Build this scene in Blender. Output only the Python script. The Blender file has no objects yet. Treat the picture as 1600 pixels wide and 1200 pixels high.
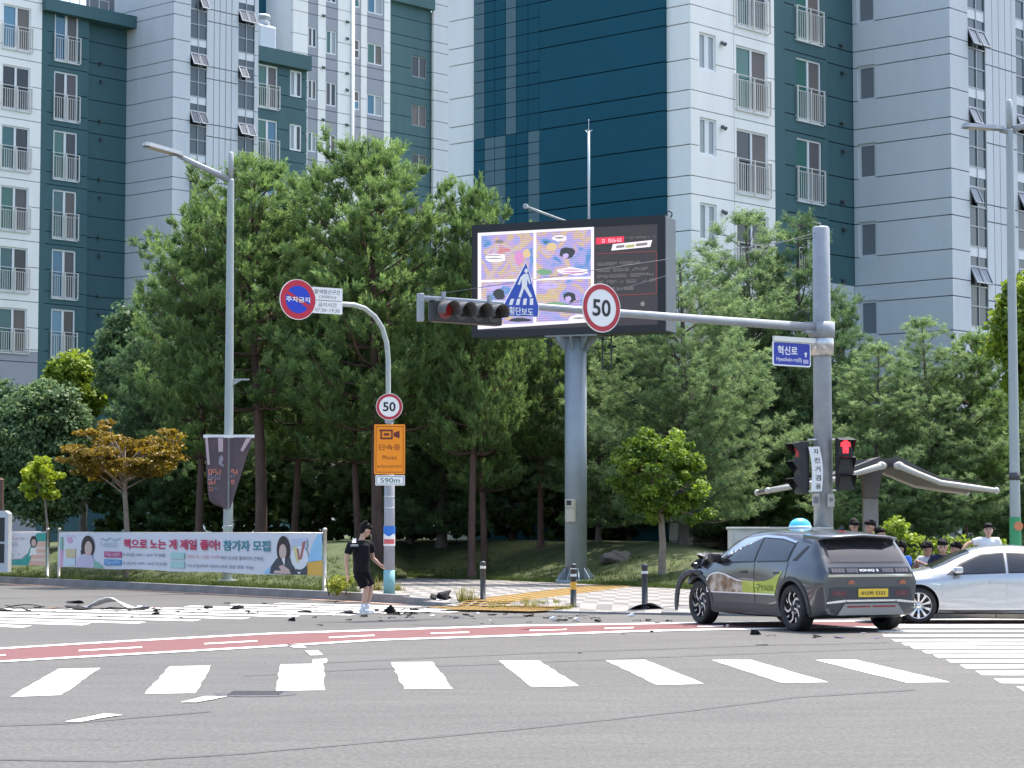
import bpy, bmesh, math, random
from mathutils import Vector, Matrix, Quaternion
from mathutils.bvhtree import BVHTree
from mathutils import noise as mnoise
from math import radians, sin, cos, pi, sqrt, atan2, tan
random.seed(7)
sc = bpy.context.scene
C = sc.collection
# ------------------------------------------------------------------ camera, sky, sun, exposure
FPX = 3560.0; CX = 800.0; CY = 600.0; HZ = 826.0; CAMH = 1.6
PITCH = math.atan((HZ - CY) / FPX)
cam_d = bpy.data.cameras.new('camera'); cam = bpy.data.objects.new('camera', cam_d); C.objects.link(cam)
cam.location = (0, 0, CAMH); cam.rotation_euler = (pi/2 + PITCH, 0, 0)
cam_d.sensor_width = 36.0; cam_d.lens = FPX / 1600.0 * 36.0
cam_d.clip_start = 0.5; cam_d.clip_end = 3000.0
sc.camera = cam
SUN_AZ = Vector((0.65, 0.76)); SUN_AZ.normalize()      # horizontal direction towards the sun
SUN_EL = radians(67)
world = bpy.data.worlds.new('World'); sc.world = world; world.use_nodes = True
wn = world.node_tree.nodes; wl = world.node_tree.links
sky = wn.new('ShaderNodeTexSky'); sky.sky_type = 'NISHITA'; sky.sun_disc = False
sky.sun_elevation = SUN_EL; sky.sun_rotation = atan2(SUN_AZ.x, SUN_AZ.y)
sky.air_density = 1.0; sky.dust_density = 3.0; sky.ozone_density = 1.0
bg = wn['Background']; bg.inputs['Strength'].default_value = 0.15
wl.new(sky.outputs[0], bg.inputs['Color'])
sun_d = bpy.data.lights.new('sun', 'SUN'); sun_d.energy = 2.7; sun_d.angle = radians(0.53); sun_d.color = (1.0, 0.94, 0.86)
sun = bpy.data.objects.new('sun', sun_d); C.objects.link(sun)
sd = Vector((SUN_AZ.x*cos(SUN_EL), SUN_AZ.y*cos(SUN_EL), sin(SUN_EL)))
sun.rotation_euler = sd.to_track_quat('Z', 'Y').to_euler(); sun.location = (0, 30, 60)
sc.view_settings.view_transform = 'Standard'; sc.view_settings.look = 'None'
sc.view_settings.exposure = 1.48; sc.view_settings.gamma = 1.0; sc.view_settings.use_curve_mapping = False
sc.cycles.max_bounces = 6; sc.cycles.transparent_max_bounces = 6; sc.cycles.caustics_reflective = False; sc.cycles.caustics_refractive = False

# ------------------------------------------------------------------ photo pixel -> place
_f = Vector((0, cos(PITCH), sin(PITCH))); _u = Vector((0, -sin(PITCH), cos(PITCH))); _r = Vector((1, 0, 0))
CAM = Vector((0, 0, CAMH))
def ray(px, py): return (_f*FPX + _r*(px-CX) + _u*(CY-py)).normalized()
def at_z(px, py, z=0.0):
    d = ray(px, py); t = (z-CAMH)/d.z
    return CAM + d*t
def at_y(px, py, Y):
    d = ray(px, py); return CAM + d*(Y/d.y)
def at_plane(px, py, P, n):
    d = ray(px, py); t = (Vector(P)-CAM).dot(n)/d.dot(n)
    return CAM + d*t

# ------------------------------------------------------------------ materials
MATS = {}
def lin(h):
    r = []
    for c in h:
        c = c/255.0
        r.append(c/12.92 if c <= .04045 else ((c+.055)/1.055)**2.4)
    return tuple(r)
def M(name, col=(.5,.5,.5), rough=.6, metal=0.0, var=0.0, scale=4.0, bump=0.0, bscale=40.0, coat=0.0, emit=None, es=0.0, spec=None, stretch=None, col2=None, alpha=None):
    if name in MATS: return MATS[name]
    m = bpy.data.materials.new(name); m.use_nodes = True; MATS[name] = m
    nt = m.node_tree; b = nt.nodes['Principled BSDF']
    b.inputs['Base Color'].default_value = (*col, 1); b.inputs['Roughness'].default_value = rough; b.inputs['Metallic'].default_value = metal
    if coat: b.inputs['Coat Weight'].default_value = coat; b.inputs['Coat Roughness'].default_value = .04
    if spec is not None: b.inputs['Specular IOR Level'].default_value = spec
    if emit: b.inputs['Emission Color'].default_value = (*emit, 1); b.inputs['Emission Strength'].default_value = es
    if var or bump:
        tc = nt.nodes.new('ShaderNodeTexCoord'); mp = nt.nodes.new('ShaderNodeMapping')
        nt.links.new(tc.outputs['Object'], mp.inputs[0])
        if stretch: mp.inputs['Scale'].default_value = stretch
    if var:
        n = nt.nodes.new('ShaderNodeTexNoise'); n.inputs['Scale'].default_value = scale; n.inputs['Detail'].default_value = 5; n.inputs['Roughness'].default_value = .65
        nt.links.new(mp.outputs[0], n.inputs['Vector'])
        cr = nt.nodes.new('ShaderNodeValToRGB'); cr.color_ramp.elements[0].position = .28; cr.color_ramp.elements[1].position = .72
        lo = tuple(max(0, c*(1-var)) for c in col); hi = tuple(min(1, c*(1+var)) for c in col)
        if col2: hi = col2
        cr.color_ramp.elements[0].color = (*lo, 1); cr.color_ramp.elements[1].color = (*hi, 1)
        nt.links.new(n.outputs['Fac'], cr.inputs[0]); nt.links.new(cr.outputs[0], b.inputs['Base Color'])
    if bump:
        n2 = nt.nodes.new('ShaderNodeTexNoise'); n2.inputs['Scale'].default_value = bscale; n2.inputs['Detail'].default_value = 4
        nt.links.new(mp.outputs[0], n2.inputs['Vector'])
        bp = nt.nodes.new('ShaderNodeBump'); bp.inputs['Strength'].default_value = bump; bp.inputs['Distance'].default_value = .02
        nt.links.new(n2.outputs['Fac'], bp.inputs['Height']); nt.links.new(bp.outputs[0], b.inputs['Normal'])
    return m

def leaf_mat(name, c_lo, c_hi, trans=.35, rough=.55):
    """two-tone foliage with a per-leaf random attribute and light passing through"""
    if name in MATS: return MATS[name]
    m = bpy.data.materials.new(name); m.use_nodes = True; MATS[name] = m
    nt = m.node_tree; nt.nodes.remove(nt.nodes['Principled BSDF']); out = nt.nodes['Material Output']
    at = nt.nodes.new('ShaderNodeAttribute'); at.attribute_name = 'rnd'
    cr = nt.nodes.new('ShaderNodeValToRGB')
    cr.color_ramp.elements[0].color = (*c_lo, 1); cr.color_ramp.elements[1].color = (*c_hi, 1)
    nt.links.new(at.outputs['Fac'], cr.inputs[0])
    d = nt.nodes.new('ShaderNodeBsdfPrincipled'); d.inputs['Roughness'].default_value = rough; d.inputs['Specular IOR Level'].default_value = .3
    t = nt.nodes.new('ShaderNodeBsdfTranslucent'); mx = nt.nodes.new('ShaderNodeMixShader'); mx.inputs[0].default_value = trans
    nt.links.new(cr.outputs[0], d.inputs['Base Color'])
    hs = nt.nodes.new('ShaderNodeHueSaturation'); hs.inputs['Hue'].default_value = .495; hs.inputs['Saturation'].default_value = 1.05; hs.inputs['Value'].default_value = 1.3
    nt.links.new(cr.outputs[0], hs.inputs['Color']); nt.links.new(hs.outputs[0], t.inputs['Color'])
    nt.links.new(d.outputs[0], mx.inputs[1]); nt.links.new(t.outputs[0], mx.inputs[2]); nt.links.new(mx.outputs[0], out.inputs['Surface'])
    return m

# ------------------------------------------------------------------ mesh builder
class MB:
    def __init__(s): s.v = []; s.f = []; s.mi = []; s.mats = []; s.cur = 0; s.sm = []; s.smooth = False
    def use(s, m, smooth=None):
        if m not in s.mats: s.mats.append(m)
        s.cur = s.mats.index(m)
        if smooth is not None: s.smooth = smooth
        return s
    def face(s, pts):
        i = len(s.v); s.v.extend([tuple(p) for p in pts]); s.f.append(tuple(range(i, i+len(pts)))); s.mi.append(s.cur); s.sm.append(s.smooth)
    def add(s, vs, fs, smooth=None):
        i = len(s.v); s.v.extend([tuple(p) for p in vs]); sm = s.smooth if smooth is None else smooth
        for f in fs: s.f.append(tuple(i+k for k in f)); s.mi.append(s.cur); s.sm.append(sm)
    def box(s, x0, y0, z0, x1, y1, z1, mat=None):
        P = [Vector(p) for p in ((x0,y0,z0),(x1,y0,z0),(x1,y1,z0),(x0,y1,z0),(x0,y0,z1),(x1,y0,z1),(x1,y1,z1),(x0,y1,z1))]
        if mat is not None: P = [mat @ p for p in P]
        s.add(P, [(0,3,2,1),(4,5,6,7),(0,1,5,4),(1,2,6,5),(2,3,7,6),(3,0,4,7)], False); return s
    def bbox(s, x0, y0, z0, x1, y1, z1, r=.01):      # bevelled box
        bm = bmesh.new(); bmesh.ops.create_cube(bm, size=1)
        for v in bm.verts: v.co = Vector(((x0+x1)/2+v.co.x*(x1-x0), (y0+y1)/2+v.co.y*(y1-y0), (z0+z1)/2+v.co.z*(z1-z0)))
        bmesh.ops.bevel(bm, geom=bm.edges[:], offset=r, segments=2, profile=.5, affect='EDGES')
        s.bm(bm, False); return s
    def bm(s, bm, smooth=None):
        bm.verts.index_update(); s.add([v.co for v in bm.verts], [[v.index for v in f.verts] for f in bm.faces], smooth); bm.free()
    def prism(s, poly, y0, y1, smooth=False, frame=None):  # polygon in local x,z extruded along y
        n = len(poly)
        a = [Vector((p[0], y0, p[1])) for p in poly]; b = [Vector((p[0], y1, p[1])) for p in poly]
        if frame is not None: a = [frame @ p for p in a]; b = [frame @ p for p in b]
        s.add(a+b, [tuple(range(n)), tuple(range(2*n-1, n-1, -1))] + [(i, n+i, n+(i+1) % n, (i+1) % n) for i in range(n)], smooth); return s
    def tube(s, pts, rad, n=8, caps=True, smooth=True, flat=1.0, up=None):
        pts = [Vector(p) for p in pts]; k = len(pts)
        if not hasattr(rad, '__len__'): rad = [rad]*k
        rings = []; pu = None
        for i, p in enumerate(pts):
            t = (pts[min(i+1, k-1)]-pts[max(i-1, 0)])
            t = t.normalized() if t.length > 1e-9 else Vector((0,0,1))
            if pu is None:
                u = Vector(up) if up else (Vector((0,0,1)) if abs(t.z) < .9 else Vector((1,0,0)))
            else: u = pu
            a = t.cross(u)
            if a.length < 1e-6: a = t.cross(Vector((.3,.9,.1)))
            a.normalize(); b = a.cross(t).normalized(); pu = b
            rr = rad[i]
            ra, rb = (rr if not hasattr(rr, '__len__') else rr[0]), (rr*flat if not hasattr(rr, '__len__') else rr[1])
            rings.append([p + a*ra*cos(2*pi*j/n) + b*rb*sin(2*pi*j/n) for j in range(n)])
        vs = [q for r in rings for q in r]; fs = []
        for i in range(k-1):
            for j in range(n): fs.append((i*n+j, i*n+(j+1) % n, (i+1)*n+(j+1) % n, (i+1)*n+j))
        s.add(vs, fs, smooth)
        if caps:
            s.add(rings[0][::-1], [tuple(range(n))], False); s.add(rings[-1], [tuple(range(n))], False)
        return s
    def bar(s, p, q, r=.02, n=6): return s.tube([p, q], r, n, True, n > 5)
    def lathe(s, prof, n=16, frame=None, smooth=True, caps=True):  # prof: (r,z)
        vs = []; fs = []
        for r, z in prof:
            for j in range(n): vs.append(Vector((r*cos(2*pi*j/n), r*sin(2*pi*j/n), z)))
        if frame is not None: vs = [frame @ v for v in vs]
        for i in range(len(prof)-1):
            for j in range(n): fs.append((i*n+j, i*n+(j+1) % n, (i+1)*n+(j+1) % n, (i+1)*n+j))
        s.add(vs, fs, smooth)
        if caps:
            s.add(vs[:n][::-1], [tuple(range(n))], False); s.add(vs[-n:], [tuple(range(n))], False)
        return s
    def disc(s, r, y0, y1, n=32, cx=0, cz=0): return s.prism([(cx+r*cos(2*pi*j/n), cz+r*sin(2*pi*j/n)) for j in range(n)], y0, y1)
    def ball(s, c, r, sub=2, frame=None):
        bm = bmesh.new(); bmesh.ops.create_icosphere(bm, subdivisions=sub, radius=1)
        rr = r if hasattr(r, '__len__') else (r, r, r)
        for v in bm.verts:
            v.co = Vector((v.co.x*rr[0], v.co.y*rr[1], v.co.z*rr[2])) + Vector(c)
            if frame is not None: v.co = frame @ v.co
        s.bm(bm, True); return s
    def mesh(s, name):
        me = bpy.data.meshes.new(name); me.from_pydata(s.v, [], s.f)
        for m in s.mats: me.materials.append(m)
        me.polygons.foreach_set('material_index', s.mi); me.polygons.foreach_set('use_smooth', s.sm); me.update()
        return me
    def build(s, name, mat=None, parent=None, recalc=True):
        if mat is not None:
            s.mats = [mat]; s.mi = [0]*len(s.f)
        me = s.mesh(name)
        if recalc:
            bm = bmesh.new(); bm.from_mesh(me); bmesh.ops.remove_doubles(bm, verts=bm.verts, dist=1e-5); bmesh.ops.recalc_face_normals(bm, faces=bm.faces); bm.to_mesh(me); bm.free()
        return obj(name, me, parent)
def obj(name, me, parent=None, mat=None):
    o = bpy.data.objects.new(name, me); C.objects.link(o)
    if parent is not None: o.parent = parent
    if mat is not None: me.materials.append(mat)
    return o
def tag(o, label=None, cat=None, group=None, kind=None):
    if label: o['label'] = label
    if cat: o['category'] = cat
    if group: o['group'] = group
    if kind: o['kind'] = kind
    return o
def thing(name, label, cat, loc=(0,0,0), rz=0.0, group=None):
    o = bpy.data.objects.new(name, None); C.objects.link(o); o.location = loc; o.rotation_euler = (0, 0, rz); o.empty_display_size = .2
    return tag(o, label, cat, group)
def copy_tree(o, parent=None):
    c = o.copy(); C.objects.link(c); c.parent = parent
    for ch in o.children: copy_tree(ch, c)
    return c
_txt = {}
def text(s, h, mat, parent, x=0, z=0, y=0, w=None, bold=0.0, name='lettering', align='CENTER', shear=0, ext=.0015):
    """flat lettering in the parent's local x-z plane, facing -y; h = cap height, w = squeeze to this width"""
    key = (s, bold, shear)
    if key not in _txt:
        cu = bpy.data.curves.new('t', 'FONT'); cu.body = s; cu.size = 1; cu.offset = bold; cu.shear = shear; cu.resolution_u = 3
        o = bpy.data.objects.new('t', cu); me = bpy.data.meshes.new_from_object(o)
        bpy.data.objects.remove(o); bpy.data.curves.remove(cu)
        xs = [v.co.x for v in me.vertices] or [0, 1]; ys = [v.co.y for v in me.vertices] or [0, 1]
        _txt[key] = (me, min(xs), max(xs), min(ys), max(ys))
    me0, x0, x1, y0, y1 = _txt[key]; me = me0.copy(); me.name = name; me.materials.clear(); me.materials.append(mat)
    sy = h/max(1e-6, y1-y0); sx = sy if w is None else w/max(1e-6, x1-x0)
    ww = (x1-x0)*sx; ox = {'CENTER': x-ww/2, 'LEFT': x}[align]
    for v in me.vertices:
        v.co = Vector((ox+(v.co.x-x0)*sx, y, z-h/2+(v.co.y-y0)*sy))
    o = obj(name, me, parent); return o
def yaw_to(v):   # rotation about z so that local -y faces direction v (horizontal)
    return atan2(v[1], v[0]) + pi/2
# ================================================================== GROUND, ROAD, PAVEMENT, LAWN
def interp(tab, x):
    if x <= tab[0][0]:
        (x0, y0), (x1, y1) = tab[0], tab[1]
    elif x >= tab[-1][0]:
        (x0, y0), (x1, y1) = tab[-2], tab[-1]
    else:
        for a, b in zip(tab, tab[1:]):
            if a[0] <= x <= b[0]: (x0, y0), (x1, y1) = a, b; break
    return y0 + (y1-y0)*(x-x0)/(x1-x0)
def smooth(t): t = max(0.0, min(1.0, t)); return t*t*(3-2*t)

def road_material():
    m = bpy.data.materials.new('asphalt'); m.use_nodes = True; nt = m.node_tree; b = nt.nodes['Principled BSDF']
    tc = nt.nodes.new('ShaderNodeTexCoord')
    def nz(scale, sx=1, sy=1, det=4, rough=.6):
        mp = nt.nodes.new('ShaderNodeMapping'); mp.inputs['Scale'].default_value = (sx, sy, 1); nt.links.new(tc.outputs['Object'], mp.inputs[0])
        n = nt.nodes.new('ShaderNodeTexNoise'); n.inputs['Scale'].default_value = scale; n.inputs['Detail'].default_value = det; n.inputs['Roughness'].default_value = rough
        nt.links.new(mp.outputs[0], n.inputs['Vector']); return n
    fine = nz(24, 1, .4, 4, .85); mid = nz(2.2, .35, 1.0, 5, .6); big = nz(.22, .5, 1, 4, .55)
    def ramp(n, a, ca, c, cc):
        r = nt.nodes.new('ShaderNodeValToRGB'); r.color_ramp.elements[0].position = a; r.color_ramp.elements[1].position = c
        r.color_ramp.elements[0].color = (ca, ca, ca, 1); r.color_ramp.elements[1].color = (cc, cc, cc, 1); nt.links.new(n.outputs['Fac'], r.inputs[0]); return r
    rf = ramp(fine, .3, .50, .7, 1.5); rm = ramp(mid, .3, .86, .7, 1.12); rb = ramp(big, .3, .88, .72, 1.1)
    def mul(a, c):
        x = nt.nodes.new('ShaderNodeMix'); x.data_type = 'RGBA'; x.blend_type = 'MULTIPLY'; x.inputs[0].default_value = 1
        nt.links.new(a, x.inputs[6]); nt.links.new(c, x.inputs[7]); return x.outputs[2]
    base = nt.nodes.new('ShaderNodeRGB'); base.outputs[0].default_value = (.079, .0765, .0695, 1)
    c = mul(mul(mul(base.outputs[0], rf.outputs[0]), rm.outputs[0]), rb.outputs[0])
    nt.links.new(c, b.inputs['Base Color']); b.inputs['Roughness'].default_value = .82
    bp = nt.nodes.new('ShaderNodeBump'); bp.inputs['Strength'].default_value = .35; bp.inputs['Distance'].default_value = .01
    nt.links.new(fine.outputs['Fac'], bp.inputs['Height']); nt.links.new(bp.outputs[0], b.inputs['Normal'])
    return m
ASPH = road_material()
PAINT = M('road_paint_white', (.74, .73, .68), .7, var=.13, scale=3.0, bump=.2, bscale=60)
REDP = M('bike_lane_red', (.130, .042, .041), .8, var=.16, scale=5)
GUT = M('gutter_salmon', (.30, .19, .14), .8, var=.2, scale=2)

gm = MB(); gm.face([(-1500,-200,-.4),(1500,-200,-.4),(1500,2600,-.4),(-1500,2600,-.4)])
tag(gm.build('ground', M('far_soil', (.10, .11, .06), .95, var=.3, scale=.2)), kind='structure')
rm_ = MB()
nx, ny = 14, 14
for i in range(nx):
    for j in range(ny):
        x0 = -90+180*i/nx; x1 = -90+180*(i+1)/nx; y0 = -20+160*j/ny; y1 = -20+160*(j+1)/ny
        rm_.face([(x0,y0,0),(x1,y0,0),(x1,y1,0),(x0,y1,0)])
road = rm_.build('road', ASPH); tag(road, kind='structure')

def paint(pts, name, mat=PAINT, z=.005, wob=.012, parent=road, div=6):
    """a painted marking: pixel outline laid on the road, edges a little uneven"""
    W = [at_z(px, py, 0) for px, py in pts]; out = []
    for a, b in zip(W, W[1:]+W[:1]):
        k = max(1, min(40, int((b-a).length/.35)))
        for q in range(k):
            p = a.lerp(b, q/k); w = wob if 0 < q else 0
            out.append((p.x+random.uniform(-w, w), p.y+random.uniform(-w, w)*3, z))
    mb = MB(); mb.face(out); return mb.build(name, mat, parent)
for P in [[(90.5,1045.9),(156.7,1044.3),(95.8,1086.6),(16.3,1089.5)], [(265,1042),(329.4,1040.6),(305.8,1083.4),(226.3,1084.7)],
          [(438.3,1038.8),(504.7,1037.5),(508,1078.7),(431.7,1080)], [(611,1035.4),(675.3,1034.9),(707.6,1076.3),(631.5,1077.4)],
          [(780,1033),(841.7,1032.8),(904.2,1072.4),(831.2,1074.2)], [(945.9,1032.2),(1007.9,1031.7),(1099.7,1069),(1027.3,1070.8)],
          [(1112,1031.7),(1173.8,1031.7),(1294.2,1066.4),(1223.3,1067.7)], [(1274.5,1031.7),(1337.5,1031.5),(1484.5,1066.4),(1415.7,1066.9)],
          [(-90,1050),(-22,1048.5),(-118,1092),(-200,1094)]]:
    paint(P, 'crosswalk_bar')
for P in [[(101,1128.8),(128.6,1128.8),(191.6,1118.3),(164,1116.2)], [(282,1098.4),(305.8,1098.6),(355.6,1089.2),(319,1089.2)],
          [(447,1008),(469,1007.8),(479,1012.5),(461,1013.3)], [(476.6,1017.8),(498,1017),(504,1024.4),(485,1025)], [(489,1031.4),(510.7,1030.4),(509.4,1037.2),(488.4,1037.3)]]:
    paint(P, 'lane_dash', z=.009)
# red cycle lane with white edge lines and dashes
TOPE = [(-200,1027),(0,1015),(105,1008.6),(210,1002.6),(420,991.6),(590,986),(800,979.2),(1076,974.8),(1300,972),(1500,969.5),(1900,966)]
BOTE = [(-200,1046),(0,1033.5),(184,1023),(420,1010),(590,999.6),(800,992.9),(990,986),(1110,983.2),(1300,980.2),(1500,978.5),(1900,976)]
xs = list(range(-200, 1901, 30))
paint([(x, interp(TOPE, x)) for x in xs] + [(x, interp(BOTE, x)) for x in reversed(xs)], 'cycle_lane', REDP, .004, 0)
def stripe(tab, x0, x1, dy0, dy1, name, mat=PAINT, z=.009):
    xx = [x0+(x1-x0)*i/max(1, int(abs(x1-x0)/30)) for i in range(max(1, int(abs(x1-x0)/30))+1)]
    return paint([(x, interp(tab, x)+dy0) for x in xx] + [(x, interp(tab, x)+dy1) for x in reversed(xx)], name, mat, z, .006)
stripe(TOPE, -200, 1900, -1.9, .2, 'edge_line'); stripe(BOTE, -200, 1380, -.2, 2.2, 'edge_line')
MIDE = [(x, interp(TOPE, x)*.47+interp(BOTE, x)*.53) for x in xs]
for a, b in [(-120,-40),(-60,9),(123,222),(319,402),(514,585),(673,733),(827,885),(945,990),(1090,1130)]: stripe(MIDE, a, b, -.9, .9, 'lane_dash')
# crossing at the left: long thin bars seen edge-on
for (xa, ya, xb, yb, t) in [(-200,972,50,979.3,3.9),(-200,966.5,142,976,3.4),(-200,961.5,229,973.6,3.0),(-160,958,315,969.8,2.8),(-100,955,392,966.6,2.5),(0,952,470,963.6,2.3),(120,951,560,961.0,2.1),
                            (215,949.5,640,958.4,2.0),(300,947.5,720,956.4,1.9),(370,944.8,700,953.2,1.7),(440,943.0,660,948.6,1.4)]:
    t *= .8; paint([(xa, ya-t/2), (xb, yb-t/2), (xb-14, yb+t/2), (xa-14, ya+t/2)], 'crosswalk_bar')
# crossing at the right
for (xl, yl, t) in [(1398,976.6,2.0),(1402,980.2,2.3),(1369,986.5,2.6),(1378,993.8,2.9),(1393,1000.9,3.2),(1408,1006.9,3.6),(1422,1012.5,4.0),(1440,1019.0,4.4),(1458,1026,4.8),(1478,1033.5,5.2),(1500,1042.2,5.6),(1524,1052.2,6.4),(1553,1064.5,7.2),(1588,1077.5,8.0),(1626,1093,9)]:
    paint([(xl, yl-t/2), (1990, yl-t/2-.6), (1990, yl+t/2-.6), (xl+t*1.6, yl+t/2)], 'crosswalk_bar')
# tar joints and wheel marks worn into the asphalt
TAR = M('tar_joint', (.066,.065,.061), .85, var=.3, scale=6); WORN = M('rubber_mark', (.068,.067,.063), .8, var=.2, scale=3)
for P, m_, w in [([(-100,1186),(180,1190),(380,1178),(800,1141),(1076,1111),(1250,1089),(1430,1078)], TAR, 1.1), ([(-50,1136),(100,1131),(330,1112)], TAR, .9), ([(380,1056),(560,1046),(780,1037),(1250,1018),(1600,1006)], WORN, 1.1), ([(500,1036),(820,1021),(1200,1008)], WORN, 1.0),
                 ([(1180,1008),(1280,1007),(1390,1004)], TAR, .7), ([(640,976),(700,976.6),(790,976)], WORN, .8)]:
    paint([(x, y-w) for x, y in P] + [(x, y+w) for x, y in reversed(P)], 'asphalt_seam', m_, .003, .01)
mc = at_z(400, 1084.5); mh = MB(); mh.lathe([(0.001,0.010),(.33,.010),(.36,.008),(.40,.004)], 28, Matrix.Translation((mc.x, mc.y, 0)), True, False)
mo = mh.build('manhole_cover', M('cast_iron', (.075,.075,.08), .6, .5, var=.25, scale=14, bump=.5, bscale=50), road)
mk = MB()
for k in range(5): mk.box(mc.x-.25, mc.y-.24+k*.115, .009, mc.x+.25, mc.y-.2+k*.115, .014)
mk.build('tread_bar', MATS['cast_iron'], mo)

# ---- kerb line and pavement
KF = [(-300,896),(0,911),(300,926),(510,937),(620,943),(700,949),(760,954),(900,958.5),(1060,961.5),(1500,967),(1900,971)]
PB = [(540,921),(575,912),(610,906),(640,903),(760,906),(880,911),(1000,917),(1080,921),(1200,925),(1300,925),(1500,922),(1900,922)]
def kh(px): return .19 if px < 610 else (.19-.15*smooth((px-610)/110) if px < 1020 else .04+.10*smooth((px-1020)/200))
kp = []
px = -300.0
while px < 1900: kp.append((at_z(px, interp(KF, px)), px)); px += 4
# resample at 1 m
KER = M('kerb_granite', (.215,.21,.205), .85, var=.22, scale=3, bump=.3, bscale=30)
kerb = bpy.data.objects.new('kerb', None); C.objects.link(kerb); tag(kerb, kind='structure')
ks = [kp[0]]; acc = 0
for a, b in zip(kp, kp[1:]):
    acc += (b[0]-a[0]).length
    if acc >= 1.0: ks.append(b); acc = 0
kmesh = {}
for (a, pa), (b, pb) in zip(ks, ks[1:]):
    d = b-a; L = d.length; h = round(kh((pa+pb)/2), 3)
    if L > 3: continue
    key = (h,)
    if key not in kmesh:
        mb = MB(); mb.bbox(.006, .0, -.12, .994, .2, h, .012); mb.mats = [KER]; mb.mi = [0]*len(mb.f); kmesh[key] = mb.mesh('kerbstone')
    o = obj('kerbstone', kmesh[key], kerb); o.location = a; o.scale = (L, 1, 1); o.rotation_euler = (0, 0, atan2(d.y, d.x))
gx = list(range(-300, 641, 20))
gt = MB()
for x0, x1 in zip(gx, gx[1:]):
    a, b = at_z(x0, interp(KF, x0)), at_z(x1, interp(KF, x1)); n = Vector((-(b-a).y, (b-a).x, 0)).normalized()
    if n.y > 0: n = -n
    gt.face([(*(a+n*.02).xy, .006), (*(b+n*.02).xy, .006), (*(b+n*.42).xy, .006), (*(a+n*.42).xy, .006)])
gt.build('gutter', GUT, road)

def pave_material():
    m = bpy.data.materials.new('paving_blocks'); m.use_nodes = True; nt = m.node_tree; b = nt.nodes['Principled BSDF']
    tc = nt.nodes.new('ShaderNodeTexCoord'); mp = nt.nodes.new('ShaderNodeMapping'); nt.links.new(tc.outputs['Object'], mp.inputs[0]); mp.inputs['Rotation'].default_value = (0, 0, .25)
    ch = nt.nodes.new('ShaderNodeTexChecker'); ch.inputs['Scale'].default_value = 1.0; ch.inputs[1].default_value = (.30,.285,.265,1); ch.inputs[2].default_value = (.17,.168,.166,1)
    mp2 = nt.nodes.new('ShaderNodeMapping'); mp2.inputs['Rotation'].default_value = (0, 0, .25); mp2.inputs['Scale'].default_value = (3.3, .75, 1); nt.links.new(tc.outputs['Object'], mp2.inputs[0]); nt.links.new(mp2.outputs[0], ch.inputs['Vector'])
    br = nt.nodes.new('ShaderNodeTexBrick'); br.inputs['Scale'].default_value = 1; br.inputs['Brick Width'].default_value = .2; br.inputs['Row Height'].default_value = .1; br.inputs['Mortar Size'].default_value = .004
    br.inputs['Color1'].default_value = (1,1,1,1); br.inputs['Color2'].default_value = (.86,.84,.83,1); br.inputs['Mortar'].default_value = (.5,.48,.45,1); nt.links.new(mp.outputs[0], br.inputs['Vector'])
    n = nt.nodes.new('ShaderNodeTexNoise'); n.inputs['Scale'].default_value = .9; n.inputs['Detail'].default_value = 5; nt.links.new(tc.outputs['Object'], n.inputs['Vector'])
    r = nt.nodes.new('ShaderNodeValToRGB'); r.color_ramp.elements[0].position = .3; r.color_ramp.elements[1].position = .7; r.color_ramp.elements[0].color = (.78,.77,.74,1); r.color_ramp.elements[1].color = (1.1,1.1,1.1,1); nt.links.new(n.outputs['Fac'], r.inputs[0])
    x = nt.nodes.new('ShaderNodeMix'); x.data_type = 'RGBA'; x.blend_type = 'MULTIPLY'; x.inputs[0].default_value = 1; nt.links.new(ch.outputs[0], x.inputs[6]); nt.links.new(br.outputs[0], x.inputs[7])
    y = nt.nodes.new('ShaderNodeMix'); y.data_type = 'RGBA'; y.blend_type = 'MULTIPLY'; y.inputs[0].default_value = 1; nt.links.new(x.outputs[2], y.inputs[6]); nt.links.new(r.outputs[0], y.inputs[7])
    nt.links.new(y.outputs[2], b.inputs['Base Color']); b.inputs['Roughness'].default_value = .85
    return m
PAVE = pave_material()
pv = MB(); prev = None
for px in range(540, 1901, 20):
    f = at_z(px, interp(KF, px)); bk = at_z(px, interp(PB, px), .13); dv = Vector((bk.x-f.x, bk.y-f.y, 0)); L = dv.length; dv.normalize(); h = kh(px)-.004
    row = [Vector((*(f+dv*min(t, L)).xy, z)) for t, z in [(.2, h), (.9, h+(.13-h)*.5), (1.7, .13)]] + [Vector((*(f+dv*(1.7+(L-1.7)*k/4)).xy, .13)) for k in (1,2,3,4)]
    if prev:
        for a, b, c, d in zip(prev, row, row[1:], prev[1:]): pv.face([a, b, c, d])
    prev = row
pavement = pv.build('pavement', PAVE); tag(pavement, kind='structure')
def pave_z(p):
    # height of the pavement at a world point
    px = CX + p[0]/p[1]*FPX; f = at_z(px, interp(KF, px)); t = p[1]-f.y; h = kh(px)-.004
    return h if t < .2 else (h+(.13-h)*min(1, (t-.2)/1.5))
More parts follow.
